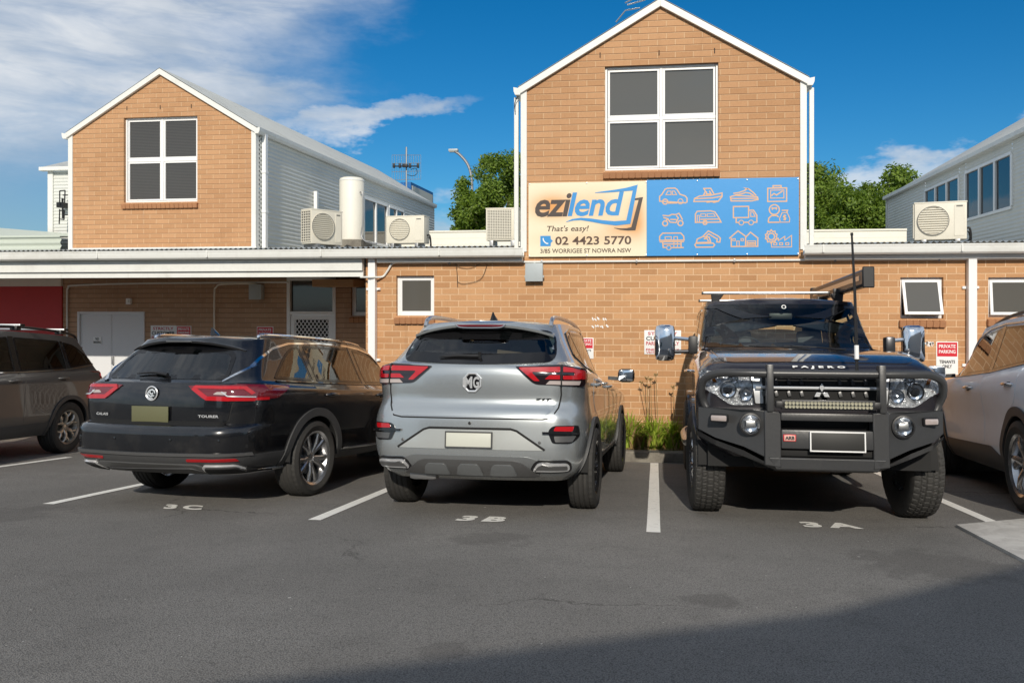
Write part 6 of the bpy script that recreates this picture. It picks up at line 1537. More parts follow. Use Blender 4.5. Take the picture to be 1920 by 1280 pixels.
    for x0, x1 in ((-.38, -.16), (-.11, .11), (.16, .38)): B.drape('diffuser_fin', 'B', rp([(x0, .37, .01), (x1, .37, .01), (x1 - .03, .45, .03), (x0 + .03, .45, .03)]), M['valance'], t, off=.028)
    B.drape('sill_cladding', 'R', rp([(.38, .245, .02), (2.19, .245, .02), (2.19, .40, .02), (.38, .40, .02)]), M['cladding'], t, off=.006, mirror=True)
    B.drape('rear_door', 'R', rp([(.42, .43, .03), (.87, .43, .02), (.87, 1.13, .01), (.02, 1.19, .01), (.02, .86, .12), (.34, .66, .15)]), pp, t, off=.002, mirror=True)
    B.drape('front_door', 'R', rp([(.88, .43, .02), (2.10, .43, .06), (2.16, .75, .1), (2.12, 1.08, .02), (.88, 1.125, .01)]), pp, t, off=.002, mirror=True)
    for sx in (-1, 1):
        h = rp([(sx * .345, 1.19, .01), (sx * .50, 1.06, .04), (sx * .865, 1.045, .02), (sx * .868, 1.18, .02), (sx * .7, 1.205, .02)]); lp_ = B.drape('tail_light', 'B', h, M['lamp_black'], t, off=.014, depth=.025)
        B.drape('light_bar', 'B', rp([(sx * .375, 1.182, .005), (sx * .50, 1.085, .01), (sx * .545, 1.085, .01), (sx * .475, 1.155, .02), (sx * .70, 1.155, .01), (sx * .70, 1.188, .01)]), M['red_lens'], lp_, off=.019)
        B.drape('light_bar', 'B', rp([(sx * .72, 1.188, .005), (sx * .84, 1.175, .02), (sx * .845, 1.10, .02), (sx * .72, 1.10, .01), (sx * .72, 1.128, .005), (sx * .80, 1.13, .01), (sx * .80, 1.155, .01), (sx * .72, 1.156, .005)]), M['red_lens'], lp_, off=.019)
        B.drape('light_bar', 'B', rp([(sx * .58, 1.10, .01), (sx * .70, 1.10, .005), (sx * .70, 1.132, .005), (sx * .62, 1.132, .01)]), M['red_lens'], lp_, off=.019)
        B.drape('reverse_light', 'B', rp([(sx * .59, 1.06, .005), (sx * .83, 1.058, .005), (sx * .84, 1.088, .005), (sx * .62, 1.088, .005)]), M['white_lens'], lp_, off=.019)
        B.strip('lamp_divider', 'B', [(sx * .71, 1.05), (sx * .71, 1.20)], .009, M['gap'], lp_, off=.02, th=.001)
        sd_ = 'R' if sx > 0 else 'L'
        B.drape('side_light', sd_, rp([(-.62, 1.048, .01), (-.47, 1.07, .04), (-.40, 1.14, .05), (-.48, 1.19, .03), (-.62, 1.185, .01)]), M['lamp_black'], lp_, off=.010, depth=.02)
        B.drape('light_bar', sd_, rp([(-.60, 1.10, .01), (-.50, 1.105, .02), (-.47, 1.14, .02), (-.52, 1.17, .01), (-.60, 1.175, .01)]), M['red_lens'], lp_, off=.014)
        # fog light pocket
        fp = B.drape('fog_pocket', 'B', rp([(sx * .62, .70, .03), (sx * .66, .61, .02), (sx * .80, .605, .03), (sx * .855, .66, .03), (sx * .845, .745, .02), (sx * .66, .745, .03)]), M['gloss_black'], t, off=.006)
        B.drape('fog_light', 'B', rp([(sx * .665, .705, .01), (sx * .80, .70, .01), (sx * .81, .738, .01), (sx * .68, .738, .01)]), M['red_lens'], fp, off=.014)
        B.strip('fog_blade', 'B', [(sx * .58, .69), (sx * .70, .69), (sx * .84, .68)], .016, M['gloss_black'], fp, off=.014, th=.012)
        B.drape('fog_mesh', 'B', rp([(sx * .68, .62, .01), (sx * .80, .62, .01), (sx * .83, .665, .01), (sx * .67, .665, .01)]), M['satin_grey'], fp, off=.009)
        ex0 = rp([(sx * .50, .405, .02), (sx * .77, .405, .03), (sx * .77, .46, .02), (sx * .545, .465, .03)]); e0 = B.drape('exhaust_surround', 'B', inset(ex0, -.02), M['gloss_black'], t, off=.012)
        e = B.drape('exhaust_tip', 'B', ex0, M['trim_chrome'], t, off=.024, depth=.03); B.drape('exhaust_inner', 'B', inset(ex0, .013), M['satin_grey'], e, off=.031, depth=.001)
        handle(B, t, sd_, .18, 1.05, pm); handle(B, t, sd_, 1.08, 1.02, pm)
        B.strip('window_trim', sd_, [(-.30, 1.29), (.0, 1.205), (.8, 1.13), (2.1, 1.08)], .012, M['gloss_black'], t, off=.006, th=.004)
        B.strip('window_trim', sd_, [(-.31, 1.30), (-.16, 1.485), (.05, 1.53), (.8, 1.545), (1.3, 1.53), (1.6, 1.45), (2.12, 1.09)], .018, M['gloss_black'], t, off=.006, th=.004)
        B.strip('pillar_trim', sd_, [(.03, 1.20), (.03, 1.51)], .055, M['gloss_black'], t, off=.003, th=.002); B.strip('pillar_trim', sd_, [(.86, 1.14), (.86, 1.53)], .075, M['gloss_black'], t, off=.003, th=.002)
        mirror_part(t, sx * .83, 1.95, 1.13, sx, M['gloss_black'], (.19, .13, .15), .08)
        pts = [Vector(B.hit('T', sx * .555, y)[0]) + Vector((0, 0, z)) for y, z in ((-.36, -.005), (-.28, .045), (.1, .052), (.8, .05), (1.25, .035), (1.45, -.004))]
        m_ = MB(); m_.tube(smooth_path(pts, 5), .019, 8); m_.build('roof_rail', M['rim_alloy'], t)
        m_ = MB(); loc, nrm = B.hit('B', sx * .56, .615); m_.lathe([(.012, 0), (.012, .004), (0, .005)], 12, Matrix.Translation(loc) @ Matrix.Rotation(R(90), 4, 'X')); m_.build('parking_sensor', M['satin_grey'], t)
    spoiler(t, pp, .60, -.40, 1.555, .19, .014, .034, bow=.06)
    m_ = MB(); m_.box(-.20, .20, -.595, -.55, 1.520, 1.537); m_.build('brake_light', M['dark_red'], t, bevel=.004)
    m_ = MB(); q = smooth_path([(-.215, -.585, 1.543), (-.17, -.598, 1.514), (0, -.604, 1.510), (.17, -.598, 1.514), (.215, -.585, 1.543)], 4); m_.tube(q, .006, 6); m_.build('brake_light_trim', M['rim_alloy'], t)
    loc, nrm = B.hit('B', 0, .628); plate(t, loc + nrm * .018, .372, .115, 'B', 'number_white', 'cladding')
    loc, nrm = B.hit('B', 0, 1.07); T = Matrix.Translation(loc + nrm * .010) @ Matrix.Rotation(R(90), 4, 'X') @ Matrix.Rotation(R(22.5), 4, 'Z')
    m_ = MB(); m_.lathe([(.066, 0), (.082, 0), (.083, .006), (.077, .010), (.068, .006)], 8, T, closed=True); bd = m_.build('badge_ring', M['trim_chrome'], t, smooth=0)
    m_ = MB(); m_.lathe([(0, .001), (.07, .001)], 8, T); m_.build('badge_field', M['gloss_black'], bd, smooth=0)
    m_ = MB(); vs, fs = text_fit('M', -.062, .004, -.046, .046, bold=.035); m_.add([(loc.x + u, loc.y - .022, loc.z + v) for u, v in vs], fs)
    vs, fs = text_fit('G', .010, .060, -.046, .046, bold=.035); m_.add([(loc.x + u, loc.y - .022, loc.z + v) for u, v in vs], fs); m_.build('badge_letters', M['trim_chrome'], bd, smooth=0)
    B.text('ZST', 'B', .50, .64, .927, .953, M['gloss_black'], t, off=.018, bold=.03, shear=.3, spacing=1.1)
    loc, nrm = B.hit('B', 0, .755); m_ = MB(); m_.lathe([(.012, 0), (.012, .006), (0, .006)], 12, Matrix.Translation(loc) @ Matrix.Rotation(R(90), 4, 'X')); m_.build('release_button', M['black'], t)
    m_ = MB(); a = [B.hit('B', x, z)[0] + B.hit('B', x, z)[1] * .025 for x, z in ((.03, 1.262), (-.04, 1.262), (-.16, 1.262), (-.31, 1.252))]; m_.tube(smooth_path(a, 5), [.020, .018, .017, .016, .016, .015, .015, .014, .013, .012, .011, .010, .009, .008, .006, .005], 8); m_.tube([a[0] + Vector((0, 0, -.02)), a[0] + Vector((0, -.01, .03))], .014, 8); m_.build('wiper', M['black'], t)
    fin(t, -.12, B.hit('T', 0, -.12)[0].z + .005, 'black')
    m_ = MB(); m_.cbox((-.42, -.62, .335), (.24, .22, .09), .04); m_.build('silencer', M['steel'], t)
    seats(t, [(1.0, .62, (-.35, .35), 14), (.15, .62, (-.36, .36, 0), 14)]); m_ = MB(); m_.cbox((0, 2.0, .98), (1.3, .45, .22), .06); m_.build('dashboard', M['black'], t)
    m_ = MB(); m_.T = Matrix.Translation((.28, -.45, 1.13)) @ Matrix.Rotation(R(6), 4, 'Y'); m_.cbox((0, 0, .08), (.30, .3, .22), .006); m_.build('cardboard_box', painted('cardboard', (.36, .22, .14), .8), t)
    under(t, .78, -.55, 3.2, .36, .48, ((-.40, .40), (2.18, 2.98)))
    for y in (0, 2.585):
        for sx in (-1, 1): wheel(t, sx * .812, y, .345, .222, .225, 'five', out=sx, rim_mat='rim_black')
    place_vehicle(t, (-1.47, 6.775), R(-1.8), (.968, 1, .985)); return t
silver()

# ================================================================== DARK FOUR WHEEL DRIVE
def fourwd():
    t = thing('parked_car', 'dark four wheel drive facing us with black bull bar, roof bars and towing mirrors', 'car', group='cars parked in the marked bays')
    K = [-1.1, -.5, .3, 1.2, 2.0, 2.6, 3.1, 3.5]
    B = Body(K, [
        dict(z=.50, yr=-1.0, wr=.78, br=.05, rr=.12, wm=.84, yf=3.38, wf=.78, bf=.10, rf=.22),
        dict(z=.60, yr=-1.07, wr=.88, wm=.90, yf=3.44, wf=.90, rf=.24),
        dict(z=.82, yr=-1.09, wr=.935, wm=.915, yf=3.47, wf=.945, bf=.05, rf=.18),
        dict(z=[1.02] * 4 + [1.01, 1.0, .98, .94], wr=.945, wm=.92, wf=.95),
        dict(z=[1.22] * 4 + [1.22, 1.21, 1.17, 1.11], wr=.925, wm=.925, yf=3.45, wf=.915, bf=.05, rf=.18),
        dict(z=[1.27] * 4 + [1.275, 1.262, 1.222, 1.158], wr=.90, wm=.905, yf=3.43, wf=.87, rf=.18, sharp=True),
        dict(z=[1.29] * 4 + [1.30, 1.29, 1.25, 1.18], wr=.88, wm=.89, yf=3.40, wf=.83, bf=.06, rf=.20),
        dict(z=[1.33, 1.33, 1.33, 1.33, 1.36, 1.36, 1.35, 1.34], yr=-1.02, wr=.85, rr=.12, wm=.88, yf=2.02, wf=.86, bf=.22, rf=.12),
        dict(z=[1.80, 1.84, 1.875, 1.87, 1.85, 1.8, 1.8, 1.8], yr=-.94, wr=.775, rr=.14, wm=.795, yf=1.36, wf=.768, bf=.12, rf=.10, sharp=True, crown=.04)])
    col = (.030, .027, .032); pm = two_sided(vc_paint('dark_plum_paint', col, .45, .27)); pp = vc_paint('dark_plum_panel', col, .45, .25)
    cuts = []
    ws = rp([(-.83, 1.385, .07), (.83, 1.385, .07), (.725, 1.835, .08), (-.725, 1.835, .08)]); cuts += glazed(B, 'windscreen', 'F', ws, M['clear'], t, .045)
    cuts += glazed(B, 'rear_window', 'B', rp([(-.66, 1.40, .06), (.66, 1.40, .06), (.62, 1.80, .06), (-.62, 1.80, .06)]), M['clear'], t, .04)
    for poly in (rp([(-.80, 1.37, .04), (-.16, 1.37, .03), (-.16, 1.78, .04), (-.74, 1.76, .08)]), rp([(-.06, 1.37, .03), (.70, 1.37, .03), (.70, 1.80, .04), (-.06, 1.79, .04)]), rp([(.80, 1.37, .03), (1.82, 1.40, .03), (1.30, 1.79, .10), (.80, 1.80, .04)])):
        cuts += glazed(B, 'side_window', 'R', poly, M['clear'] , t, .03, mirror=True)
    RA = .455; ax = ((0, .42, RA), (2.78, .42, RA)); B.shell(pm, t, ax, cuts)
    for yc, zc, ra in ax: arch_parts(B, t, yc, zc, ra, .07, pm, off=.022)
    B.drape('bonnet', 'T', rp([(-.76, 2.02, .05), (.76, 2.02, .05), (.80, 2.8, .2), (.74, 3.34, .12), (-.74, 3.34, .12), (-.80, 2.8, .2)]), pp, t, off=.006, step=.05)
    for a in ('R', 'L'):
        B.strip('rain_gutter', a, [(-.85, 1.795), (0, 1.825), (.9, 1.83), (1.36, 1.80), (1.95, 1.40)], .024, M['gloss_black'], t, off=.006, th=.006)
        handle(B, t, a, .10, 1.16, M['chrome']); handle(B, t, a, .98, 1.16, M['chrome'])
    B.drape('rear_door', 'R', rp([(.46, .62, .03), (.74, .62, .02), (.74, 1.30, .01), (-.12, 1.30, .01), (-.12, 1.0, .12), (.38, .85, .15)]), pp, t, off=.002, mirror=True)
    B.drape('front_door', 'R', rp([(.76, .62, .02), (1.88, .62, .06), (1.92, .95, .1), (1.92, 1.30, .02), (.76, 1.30, .01)]), pp, t, off=.002, mirror=True)
    # side step
    for sx in (-1, 1):
        m_ = MB(); m_.tube(smooth_path([(sx * .82, .55, .56), (sx * .97, .65, .50), (sx * .99, 1.3, .49), (sx * .97, 2.05, .50), (sx * .82, 2.18, .56)], 5), .045, 10); m_.build('side_step', M['alu'], t)
    # grille: dark opening, chrome bars, ribs, three diamond emblem
    gr = B.drape('grille', 'F', rp([(-.50, .90, .03), (.50, .90, .03), (.52, 1.135, .03), (-.52, 1.135, .03)]), M['gap'], t, off=.004)
    yg = B.hit('F', 0, 1.0)[0].y
    for z, w_ in ((1.115, .50), (1.03, .49)):
        m_ = MB(); pts = [B.hit('F', x, z)[0] + Vector((0, .035, 0)) for x in np.linspace(-w_, w_, 9)]; m_.tube(pts, .013, 8); m_.build('grille_bar', M['trim_chrome'], gr)
    for z in (1.072, .985):
        for i in range(10):
            x = -.43 + .0955 * i
            if abs(x) < .06: continue
            q = B.hit('F', x, z)[0]; m_ = MB(); m_.T = Matrix.Translation((x, q.y + .015, z)) @ Matrix.Rotation(R(16 if x > 0 else 16), 4, 'Y'); m_.cbox((0, 0, 0), (.026, .02, .040), .004)
            m_.build('grille_rib', M['satin_grey'] if z < 1.04 else M['rim_dark'], gr)
    m_ = MB(); cx, cz_ = 0.0, 1.0
    for a in (90, 210, 330):
        d = Vector((math.cos(R(a)), math.sin(R(a)))); s_ = Vector((-d.y, d.x)); P4 = [d * .003, d * .034 + s_ * .020, d * .066, d * .034 - s_ * .020]
        m_.prism([(cx + p.x, cz_ + p.y) for p in P4], lambda u, v, w_: (u, yg + .05 + w_, v), .012)
    m_.build('emblem', M['trim_chrome'], gr, bevel=.002)
    # headlights: clear lens over chrome bowls
    for sx in (-1, 1):
        hp = rp([(sx * .50, .90, .02), (sx * .68, .895, .04), (sx * .80, .975, .04), (sx * .885, 1.02, .03), (sx * .89, 1.135, .02), (sx * .53, 1.135, .02)])
        hl = B.drape('headlight', 'F', hp, M['lamp_inner'], t, off=.003, depth=.01)
        B.drape('grille_surround', 'F', rp([(sx * .43, .91, .01), (sx * .49, .91, .01), (sx * .52, 1.13, .01), (sx * .44, 1.13, .01)]), M['trim_chrome'], t, off=.006)
        def bowl(x, z, r, mt, nm, inner=None):
            q = B.hit('F', sx * x, z)[0]; m_ = MB(); T = Matrix.Translation(q + Vector((0, .004, 0))) @ Matrix.Rotation(R(-90), 4, 'X')
            m_.lathe([(r, .012), (r * .93, .024), (r * .80, .008), (r * .55, .002), (0, .001)], 28, T); m_.build(nm, M[mt], hl)
            if inner: m_ = MB(); m_.lathe([(0, .03), (inner * .5, .028), (inner * .85, .018), (inner, .002)], 24, T); m_.build('projector', M['gloss_black'] if r > .06 else M['chrome'], hl)
        bowl(.70, 1.01, .070, 'chrome', 'reflector', .038); bowl(.565, .975, .056, 'chrome', 'reflector', .016); bowl(.66, 1.095, .045, 'chrome', 'reflector', .015)
        B.drape('indicator', 'F', rp([(sx * .775, 1.035, .01), (sx * .815, 1.05, .01), (sx * .845, 1.13, .01), (sx * .80, 1.13, .01)]), M['alu'], hl, off=.010)
        B.drape('amber_light', 'F', rp([(sx * .785, 1.06, .01), (sx * .812, 1.065, .01), (sx * .825, 1.10, .01), (sx * .795, 1.10, .01)]), M['amber'], hl, off=.016)
        B.drape('headlight_lens', 'F', hp, M['lens'], hl, off=.045, depth=.045)
    B.text('PAJERO', 'F', -.20, .20, 1.168, 1.188, M['s_white'], t, off=.012, bold=.045, spacing=1.75)
    # ---- bull bar
    yb = 3.66; bb_ = bpy.data.objects.new('bull_bar', None); COL.objects.link(bb_); bb_.parent = t; mp = M['powder']
    def pan(name, pts3, th=.05, mt=mp, bev=.008):
        "plate given by outer outline in 3D, thickened towards the car"
        n = len(pts3); m_ = MB(); m_.add(list(pts3) + [(p[0], p[1] - th, p[2]) for p in pts3], [tuple(range(n)), tuple(range(2 * n - 1, n - 1, -1))] + [(i, (i + 1) % n, n + (i + 1) % n, n + i) for i in range(n)])
        return m_.build(name, mt, bb_, bevel=bev, smooth=25)
    for sx in (-1, 1):
        X = lambda x: sx * x
        # wing: sweeps back at the ends
        pan('bar_wing', [(X(.43), yb, .52), (X(.43), yb, .865), (X(.60), yb - .02, .868), (X(.80), yb - .13, .872), (X(.93), yb - .30, .876), (X(.93), yb - .30, .70), (X(.80), yb - .13, .655), (X(.60), yb - .02, .60)], .06)
        pan('bar_wing_end', [(X(.93), yb - .30, .876), (X(.955), yb - .62, .87), (X(.955), yb - .62, .74), (X(.93), yb - .30, .70)], .02)
        m_ = MB(); m_.add([(X(.43), yb, .867), (X(.60), yb - .02, .870), (X(.80), yb - .13, .874), (X(.93), yb - .30, .878), (X(.955), yb - .62, .872), (X(.80), yb - .50, .872), (X(.43), yb - .30, .867)], [tuple(range(7))]); m_.build('bar_top', mp, bb_, smooth=0)
        m_ = MB(); m_.add([(X(.36), yb + .01, .455), (X(.60), yb - .01, .575), (X(.80), yb - .12, .635), (X(.93), yb - .29, .69), (X(.95), yb - .6, .72), (X(.93), yb - .33, .655), (X(.80), yb - .16, .595), (X(.60), yb - .05, .53), (X(.36), yb - .03, .435)], [(0, 1, 7, 8), (1, 2, 6, 7), (2, 3, 5, 6), (3, 4, 5)])
        m_.build('bar_lower_lip', mp, bb_, smooth=0)
        m_ = MB(); m_.add([(X(.40), yb - .02, .46), (X(.60), yb - .04, .545), (X(.80), yb - .15, .61), (X(.93), yb - .32, .67), (X(.90), yb - .75, .55), (X(.40), yb - .75, .40)], [(0, 1, 5), (1, 2, 4, 5), (2, 3, 4)]); m_.build('bar_underside', mp, bb_, smooth=0)
        pan('bar_pillar', [(X(.33), yb + .03, .46), (X(.33), yb + .03, .86), (X(.45), yb + .02, .866), (X(.45), yb + .015, .475)], .12)
        # upright blade and hoops
        m_ = MB(); m_.cbox((X(.405), yb - .01, 1.03), (.050, .10, .34), .008); m_.build('bar_upright', mp, bb_)
        hoop = smooth_path([(X(.41), yb - .01, 1.135), (X(.60), yb - .03, 1.137), (X(.77), yb - .08, 1.135), (X(.88), yb - .16, 1.09), (X(.905), yb - .22, 1.0), (X(.89), yb - .26, .93), (X(.86), yb - .26, .865)], 6)
        m_ = MB(); m_.tube(hoop, .031, 14); m_.build('bar_hoop', mp, bb_)
        # fog light set into the wing
        T = Matrix.Translation((X(.55), yb - .008, .765)) @ Matrix.Rotation(R(-90), 4, 'X')
        m_ = MB(); m_.lathe([(.078, 0), (.084, .006), (.082, .022), (.072, .024), (.070, .006)], 36, T); fl_ = m_.build('fog_light', M['black'], bb_)
        m_ = MB(); m_.lathe([(.070, .014), (.050, .004), (.0, .002)], 30, T); m_.build('reflector', M['chrome'], fl_); m_ = MB(); m_.lathe([(0, .028), (.05, .025), (.071, .016)], 30, T); m_.build('lens', M['lens'], fl_)
        m_ = MB(); m_.cbox((X(.55), yb + .012, .768), (.07, .012, .045), .01); m_.build('bulb_shield', M['alu'], fl_)
        m_ = MB(); m_.T = Matrix.Translation((X(.775), yb - .10, .80)) @ Matrix.Rotation(-sx * R(31), 4, 'Z'); m_.cbox((0, 0, 0), (.135, .03, .045), .018); m_.build('indicator', M['white_lens'], bb_)
        m_ = MB(); m_.T = Matrix.Translation((X(.775), yb - .106, .80)) @ Matrix.Rotation(-sx * R(31), 4, 'Z'); m_.cbox((0, 0, 0), (.155, .03, .062), .022); m_.build('indicator_bezel', M['black'], bb_)
        m_ = MB(); m_.cbox((X(.34), yb + .075, .915), (.07, .06, .05), .01); m_.build('light_bracket', M['black'], bb_)
    m_ = MB(); m_.tube([(-.41, yb - .01, 1.135), (.41, yb - .01, 1.135)], .030, 14); m_.build('bar_top_tube', mp, bb_)
    m_ = MB(); m_.cbox((0, yb - .01, .825), (.66, .09, .055), .01); m_.build('bar_cross_member', mp, bb_)
    m_ = MB(); m_.cbox((0, yb - .14, .765), (.66, .05, .07), .005); m_.build('winch_opening', M['dark'], bb_)
    m_ = MB(); m_.cbox((0, yb - .01, .665), (.66, .10, .135), .012); m_.build('bar_centre_panel', mp, bb_)
    m_ = MB(); m_.cbox((0, yb - .03, .565), (.66, .06, .05), .01); m_.build('bar_slot', M['dark'], bb_)
    m_ = MB(); m_.add([(-.42, yb + .03, .535), (.42, yb + .03, .535), (.36, yb + .02, .445), (-.36, yb + .02, .445), (-.42, yb - .3, .52), (.42, yb - .3, .52), (.36, yb - .3, .40), (-.36, yb - .3, .40)], [(0, 1, 2, 3), (0, 1, 5, 4), (3, 2, 6, 7), (4, 5, 6, 7)]); m_.build('bar_skid', mp, bb_, bevel=.01)
    # light bar
    lb_ = MB(); lb_.cbox((0, yb + .075, .915), (.67, .06, .070), .008); lo = lb_.build('led_light_bar', M['black'], bb_)
    m_ = MB()
    for i in range(24):
        for k in (0, 1):
            T = Matrix.Translation((-.30 + .60 * i / 23, yb + .1055, .902 + .026 * k)) @ Matrix.Rotation(R(-90), 4, 'X'); m_.lathe([(.0128, .006), (.008, .002), (0, .0)], 8, T)
    m_.build('led_cell', M['led_cell'], lo); m_ = MB(); m_.box(-.315, .315, yb + .1125, yb + .115, .888, .942); m_.build('led_lens', M['lens'], lo, smooth=0)
    # bar badge and number plate
    m_ = MB(); m_.cbox((-(-.27), yb + .045, .665), (.095, .008, .052), .003) if False else m_.cbox((.27, yb + .043, .675), (.092, .006, .050), .003); bg_ = m_.build('bar_badge', M['s_red'], bb_, bevel=.01)
    m_ = MB(); m_.cbox((.27, yb + .0465, .675), (.080, .003, .040), .001); m_.build('badge_field', flat('badge_pink', (.62, .35, .30), .4), bg_)
    vs, fs = text_fit('ARB', -.034, .034, -.013, .013, bold=.05); m_ = MB(); m_.add([(.27 - u, yb + .0495, .675 + v) for u, v in vs], fs); m_.build('badge_letters', M['s_black'], bg_, smooth=0)
    plate(t, Vector((-.07, yb + .062, .655)), .385, .132, 'F', 'number_dark', 'white_clean')
    # aerial on the bar
    m_ = MB(); ax_ = -.235; m_.tube([(ax_, yb - .02, 1.15), (ax_, yb - .02, 1.235)], .012, 8); m_.tube([(ax_, yb - .02, 1.235), (ax_, yb - .02, 1.245)], .018, 8); a_ = m_.build('aerial_spring', M['black'], bb_)
    m_ = MB(); m_.tube([(ax_, yb - .02, 1.245), (ax_, yb - .02, 1.345)], .017, 10); m_.build('aerial_base', M['white_clean'], a_)
    m_ = MB(); m_.tube([(ax_, yb - .02, 1.345), (ax_ + .005, yb - .02, 1.75), (ax_ + .018, yb - .02, 2.15)], [.012, .011, .008], 8); m_.tube([(ax_ + .018, yb - .02, 2.15), (ax_ + .018, yb - .02, 2.17)], .011, 8); m_.build('aerial_whip', M['black'], a_)
    # towing mirrors
    for sx in (-1, 1):
        o = MB(); cx = 1.20 if sx > 0 else -1.14; o.cbox((cx, 1.95, 1.42), (.20, .14, .345), .055); mo = o.build('towing_mirror', M['chrome'], t, smooth=60)
        o = MB(); o.cbox((cx, 1.885, 1.42), (.185, .03, .32), .02); o.build('mirror_back', M['black'], mo)
        o = MB(); o.cbox((cx, 1.868, 1.42), (.16, .006, .29), .002); o.build('mirror_glass', M['chrome'], mo)
        for zz, mt in ((1.455, 'chrome'), (1.345, 'rim_dark')):
            o = MB(); o.tube([(sx * .93, 1.95, zz - .005), (sx * 1.10, 1.95, zz + (.01 if zz > 1.4 else -.01))], .019, 10); o.build('mirror_arm', M[mt], mo)
        o = MB(); o.cbox((sx * .925, 1.93, 1.40), (.09, .13, .17), .02); o.build('mirror_base', M['rim_dark'] if sx < 0 else M['black'], mo)
    # roof bars
    for y, zz in ((1.02, 1.985), (.10, 1.985)):
        o = MB(); o.cbox((.12, y, zz), (1.34, .07, .026), .010); br_ = o.build('roof_bar', M['alu'], t)
        for sx in (-1, 1):
            o = MB(); o.cbox((.12 + sx * .675, y, zz), (.014, .075, .030), .005); o.build('bar_end_cap', M['black'], br_)
            q = B.hit('T', sx * .62, y)[0]; o = MB(); o.add([(sx * .56, y - .05, zz - .012), (sx * .70, y - .05, zz - .012), (sx * .70, y + .05, zz - .012), (sx * .56, y + .05, zz - .012), (sx * .63, y - .035, q.z - .01), (sx * .69, y - .035, q.z - .04), (sx * .69, y + .035, q.z - .04), (sx * .63, y + .035, q.z - .01)], [(0, 1, 2, 3), (4, 5, 6, 7), (0, 1, 5, 4), (1, 2, 6, 5), (2, 3, 7, 6), (3, 0, 4, 7)]); o.build('bar_foot', M['black'], br_, bevel=.008)
    # rolled awning bag on the car's left (right in view), running along the roof
    aw = bpy.data.objects.new('side_awning', None); COL.objects.link(aw); aw.parent = t
    A0, A1 = Vector((-.70, -.60, 2.115)), Vector((-.70, 2.12, 2.02)); dv = (A1 - A0).normalized()
    o = MB(); o.bar(A0, A1, .10, .165); o.build('awning_case', M['powder'], aw, bevel=.025)
    for pa_ in ((A1, A1 + dv * .022), (A0 - dv * .035, A0)):
        o = MB(); o.bar(*pa_, .11, .195); o.build('awning_end', M['black'], aw, bevel=.02)
    o = MB(); o.bar(A0 + Vector((.052, .2, -.005)), A1 + Vector((.052, -.12, .005)), .006, .045); o.build('awning_stripe', M['alu'], aw, smooth=0)
    for y in (1.02, .10): o = MB(); o.cbox((-.66, y, 2.0), (.12, .05, .06), .008); o.build('awning_bracket', M['black'], aw)
    # cabin
    seats(t, [(.95, .78, (-.38, .38), 12), (.0, .70, (-.42, .42), 12)], w_=.52)
    o = MB(); o.cbox((0, 1.85, 1.24), (1.5, .5, .18), .07); o.cbox((.38, 1.72, 1.33), (.44, .3, .12), .055); o.cbox((-.25, 1.80, 1.33), (.7, .3, .05), .02); o.build('dashboard', M['black'], t, smooth=60)
    steering(t, .38, 1.52, 1.33)
    o = MB(); o.cbox((0, 1.33, 1.72), (.24, .03, .07), .015); o.build('rear_view_mirror', M['black'], t)
    o = MB(); o.cbox((0, .2, 1.855), (1.2, 1.9, .01), .003); o.build('headlining', M['trim_light'], t)
    for sx in (-1, 1):
        o = MB(); o.tube(smooth_path([(sx * .64, .75, 1.72), (sx * .62, .68, 1.70), (sx * .62, .45, 1.70), (sx * .64, .38, 1.72)], 4), .012, 6); o.build('grab_handle', M['trim_light'], t)
    for x in (-.12, -.45): 
        o = MB(); pts = [B.hit('F', x + dx_, 1.375 + dz_)[0] + Vector((0, .02, .01)) for dx_, dz_ in ((-.02, -.03), (.2, .0), (.50, .012))]; o.tube(pts, [.009, .008, .006], 6); o.build('wiper', M['black'], t)
    q = B.hit('F', -.02, 1.80); o = MB(); o.lathe([(.016, 0), (.024, 0), (.024, .002), (.016, .002)], 18, Matrix.Translation(q[0] + q[1] * .006) @ Matrix.Rotation(R(-60), 4, 'X'), closed=True); o.build('windscreen_sticker', M['s_white'], t)
    under(t, .85, -.95, 3.30, .40, .62, ((-.48, .48), (2.30, 3.28)))
    o = MB(); o.cbox((0, 3.12, .50), (1.0, .5, .16), .04); o.tube([(-.8, 2.78, .42), (.8, 2.78, .42)], .05, 10); o.tube([(-.8, 0, .42), (.8, 0, .42)], .06, 10); o.build('chassis', M['dark'], t)
    o = MB(); o.cbox((0, -1.22, 1.0), (.7, .22, .7), .11); o.build('spare_wheel_cover', M['black'], t)
    for y in (0, 2.78):
        for sx in (-1, 1): wheel(t, sx * .85, y, .415, .258, .225, 'six', out=sx, tread='at', steer=R(4) if y > 1 else 0, rim_mat='rim_alloy')
    place_vehicle(t, (1.165, 9.597), R(179.8), (.978, 1, 1.01)); return t
fourwd()

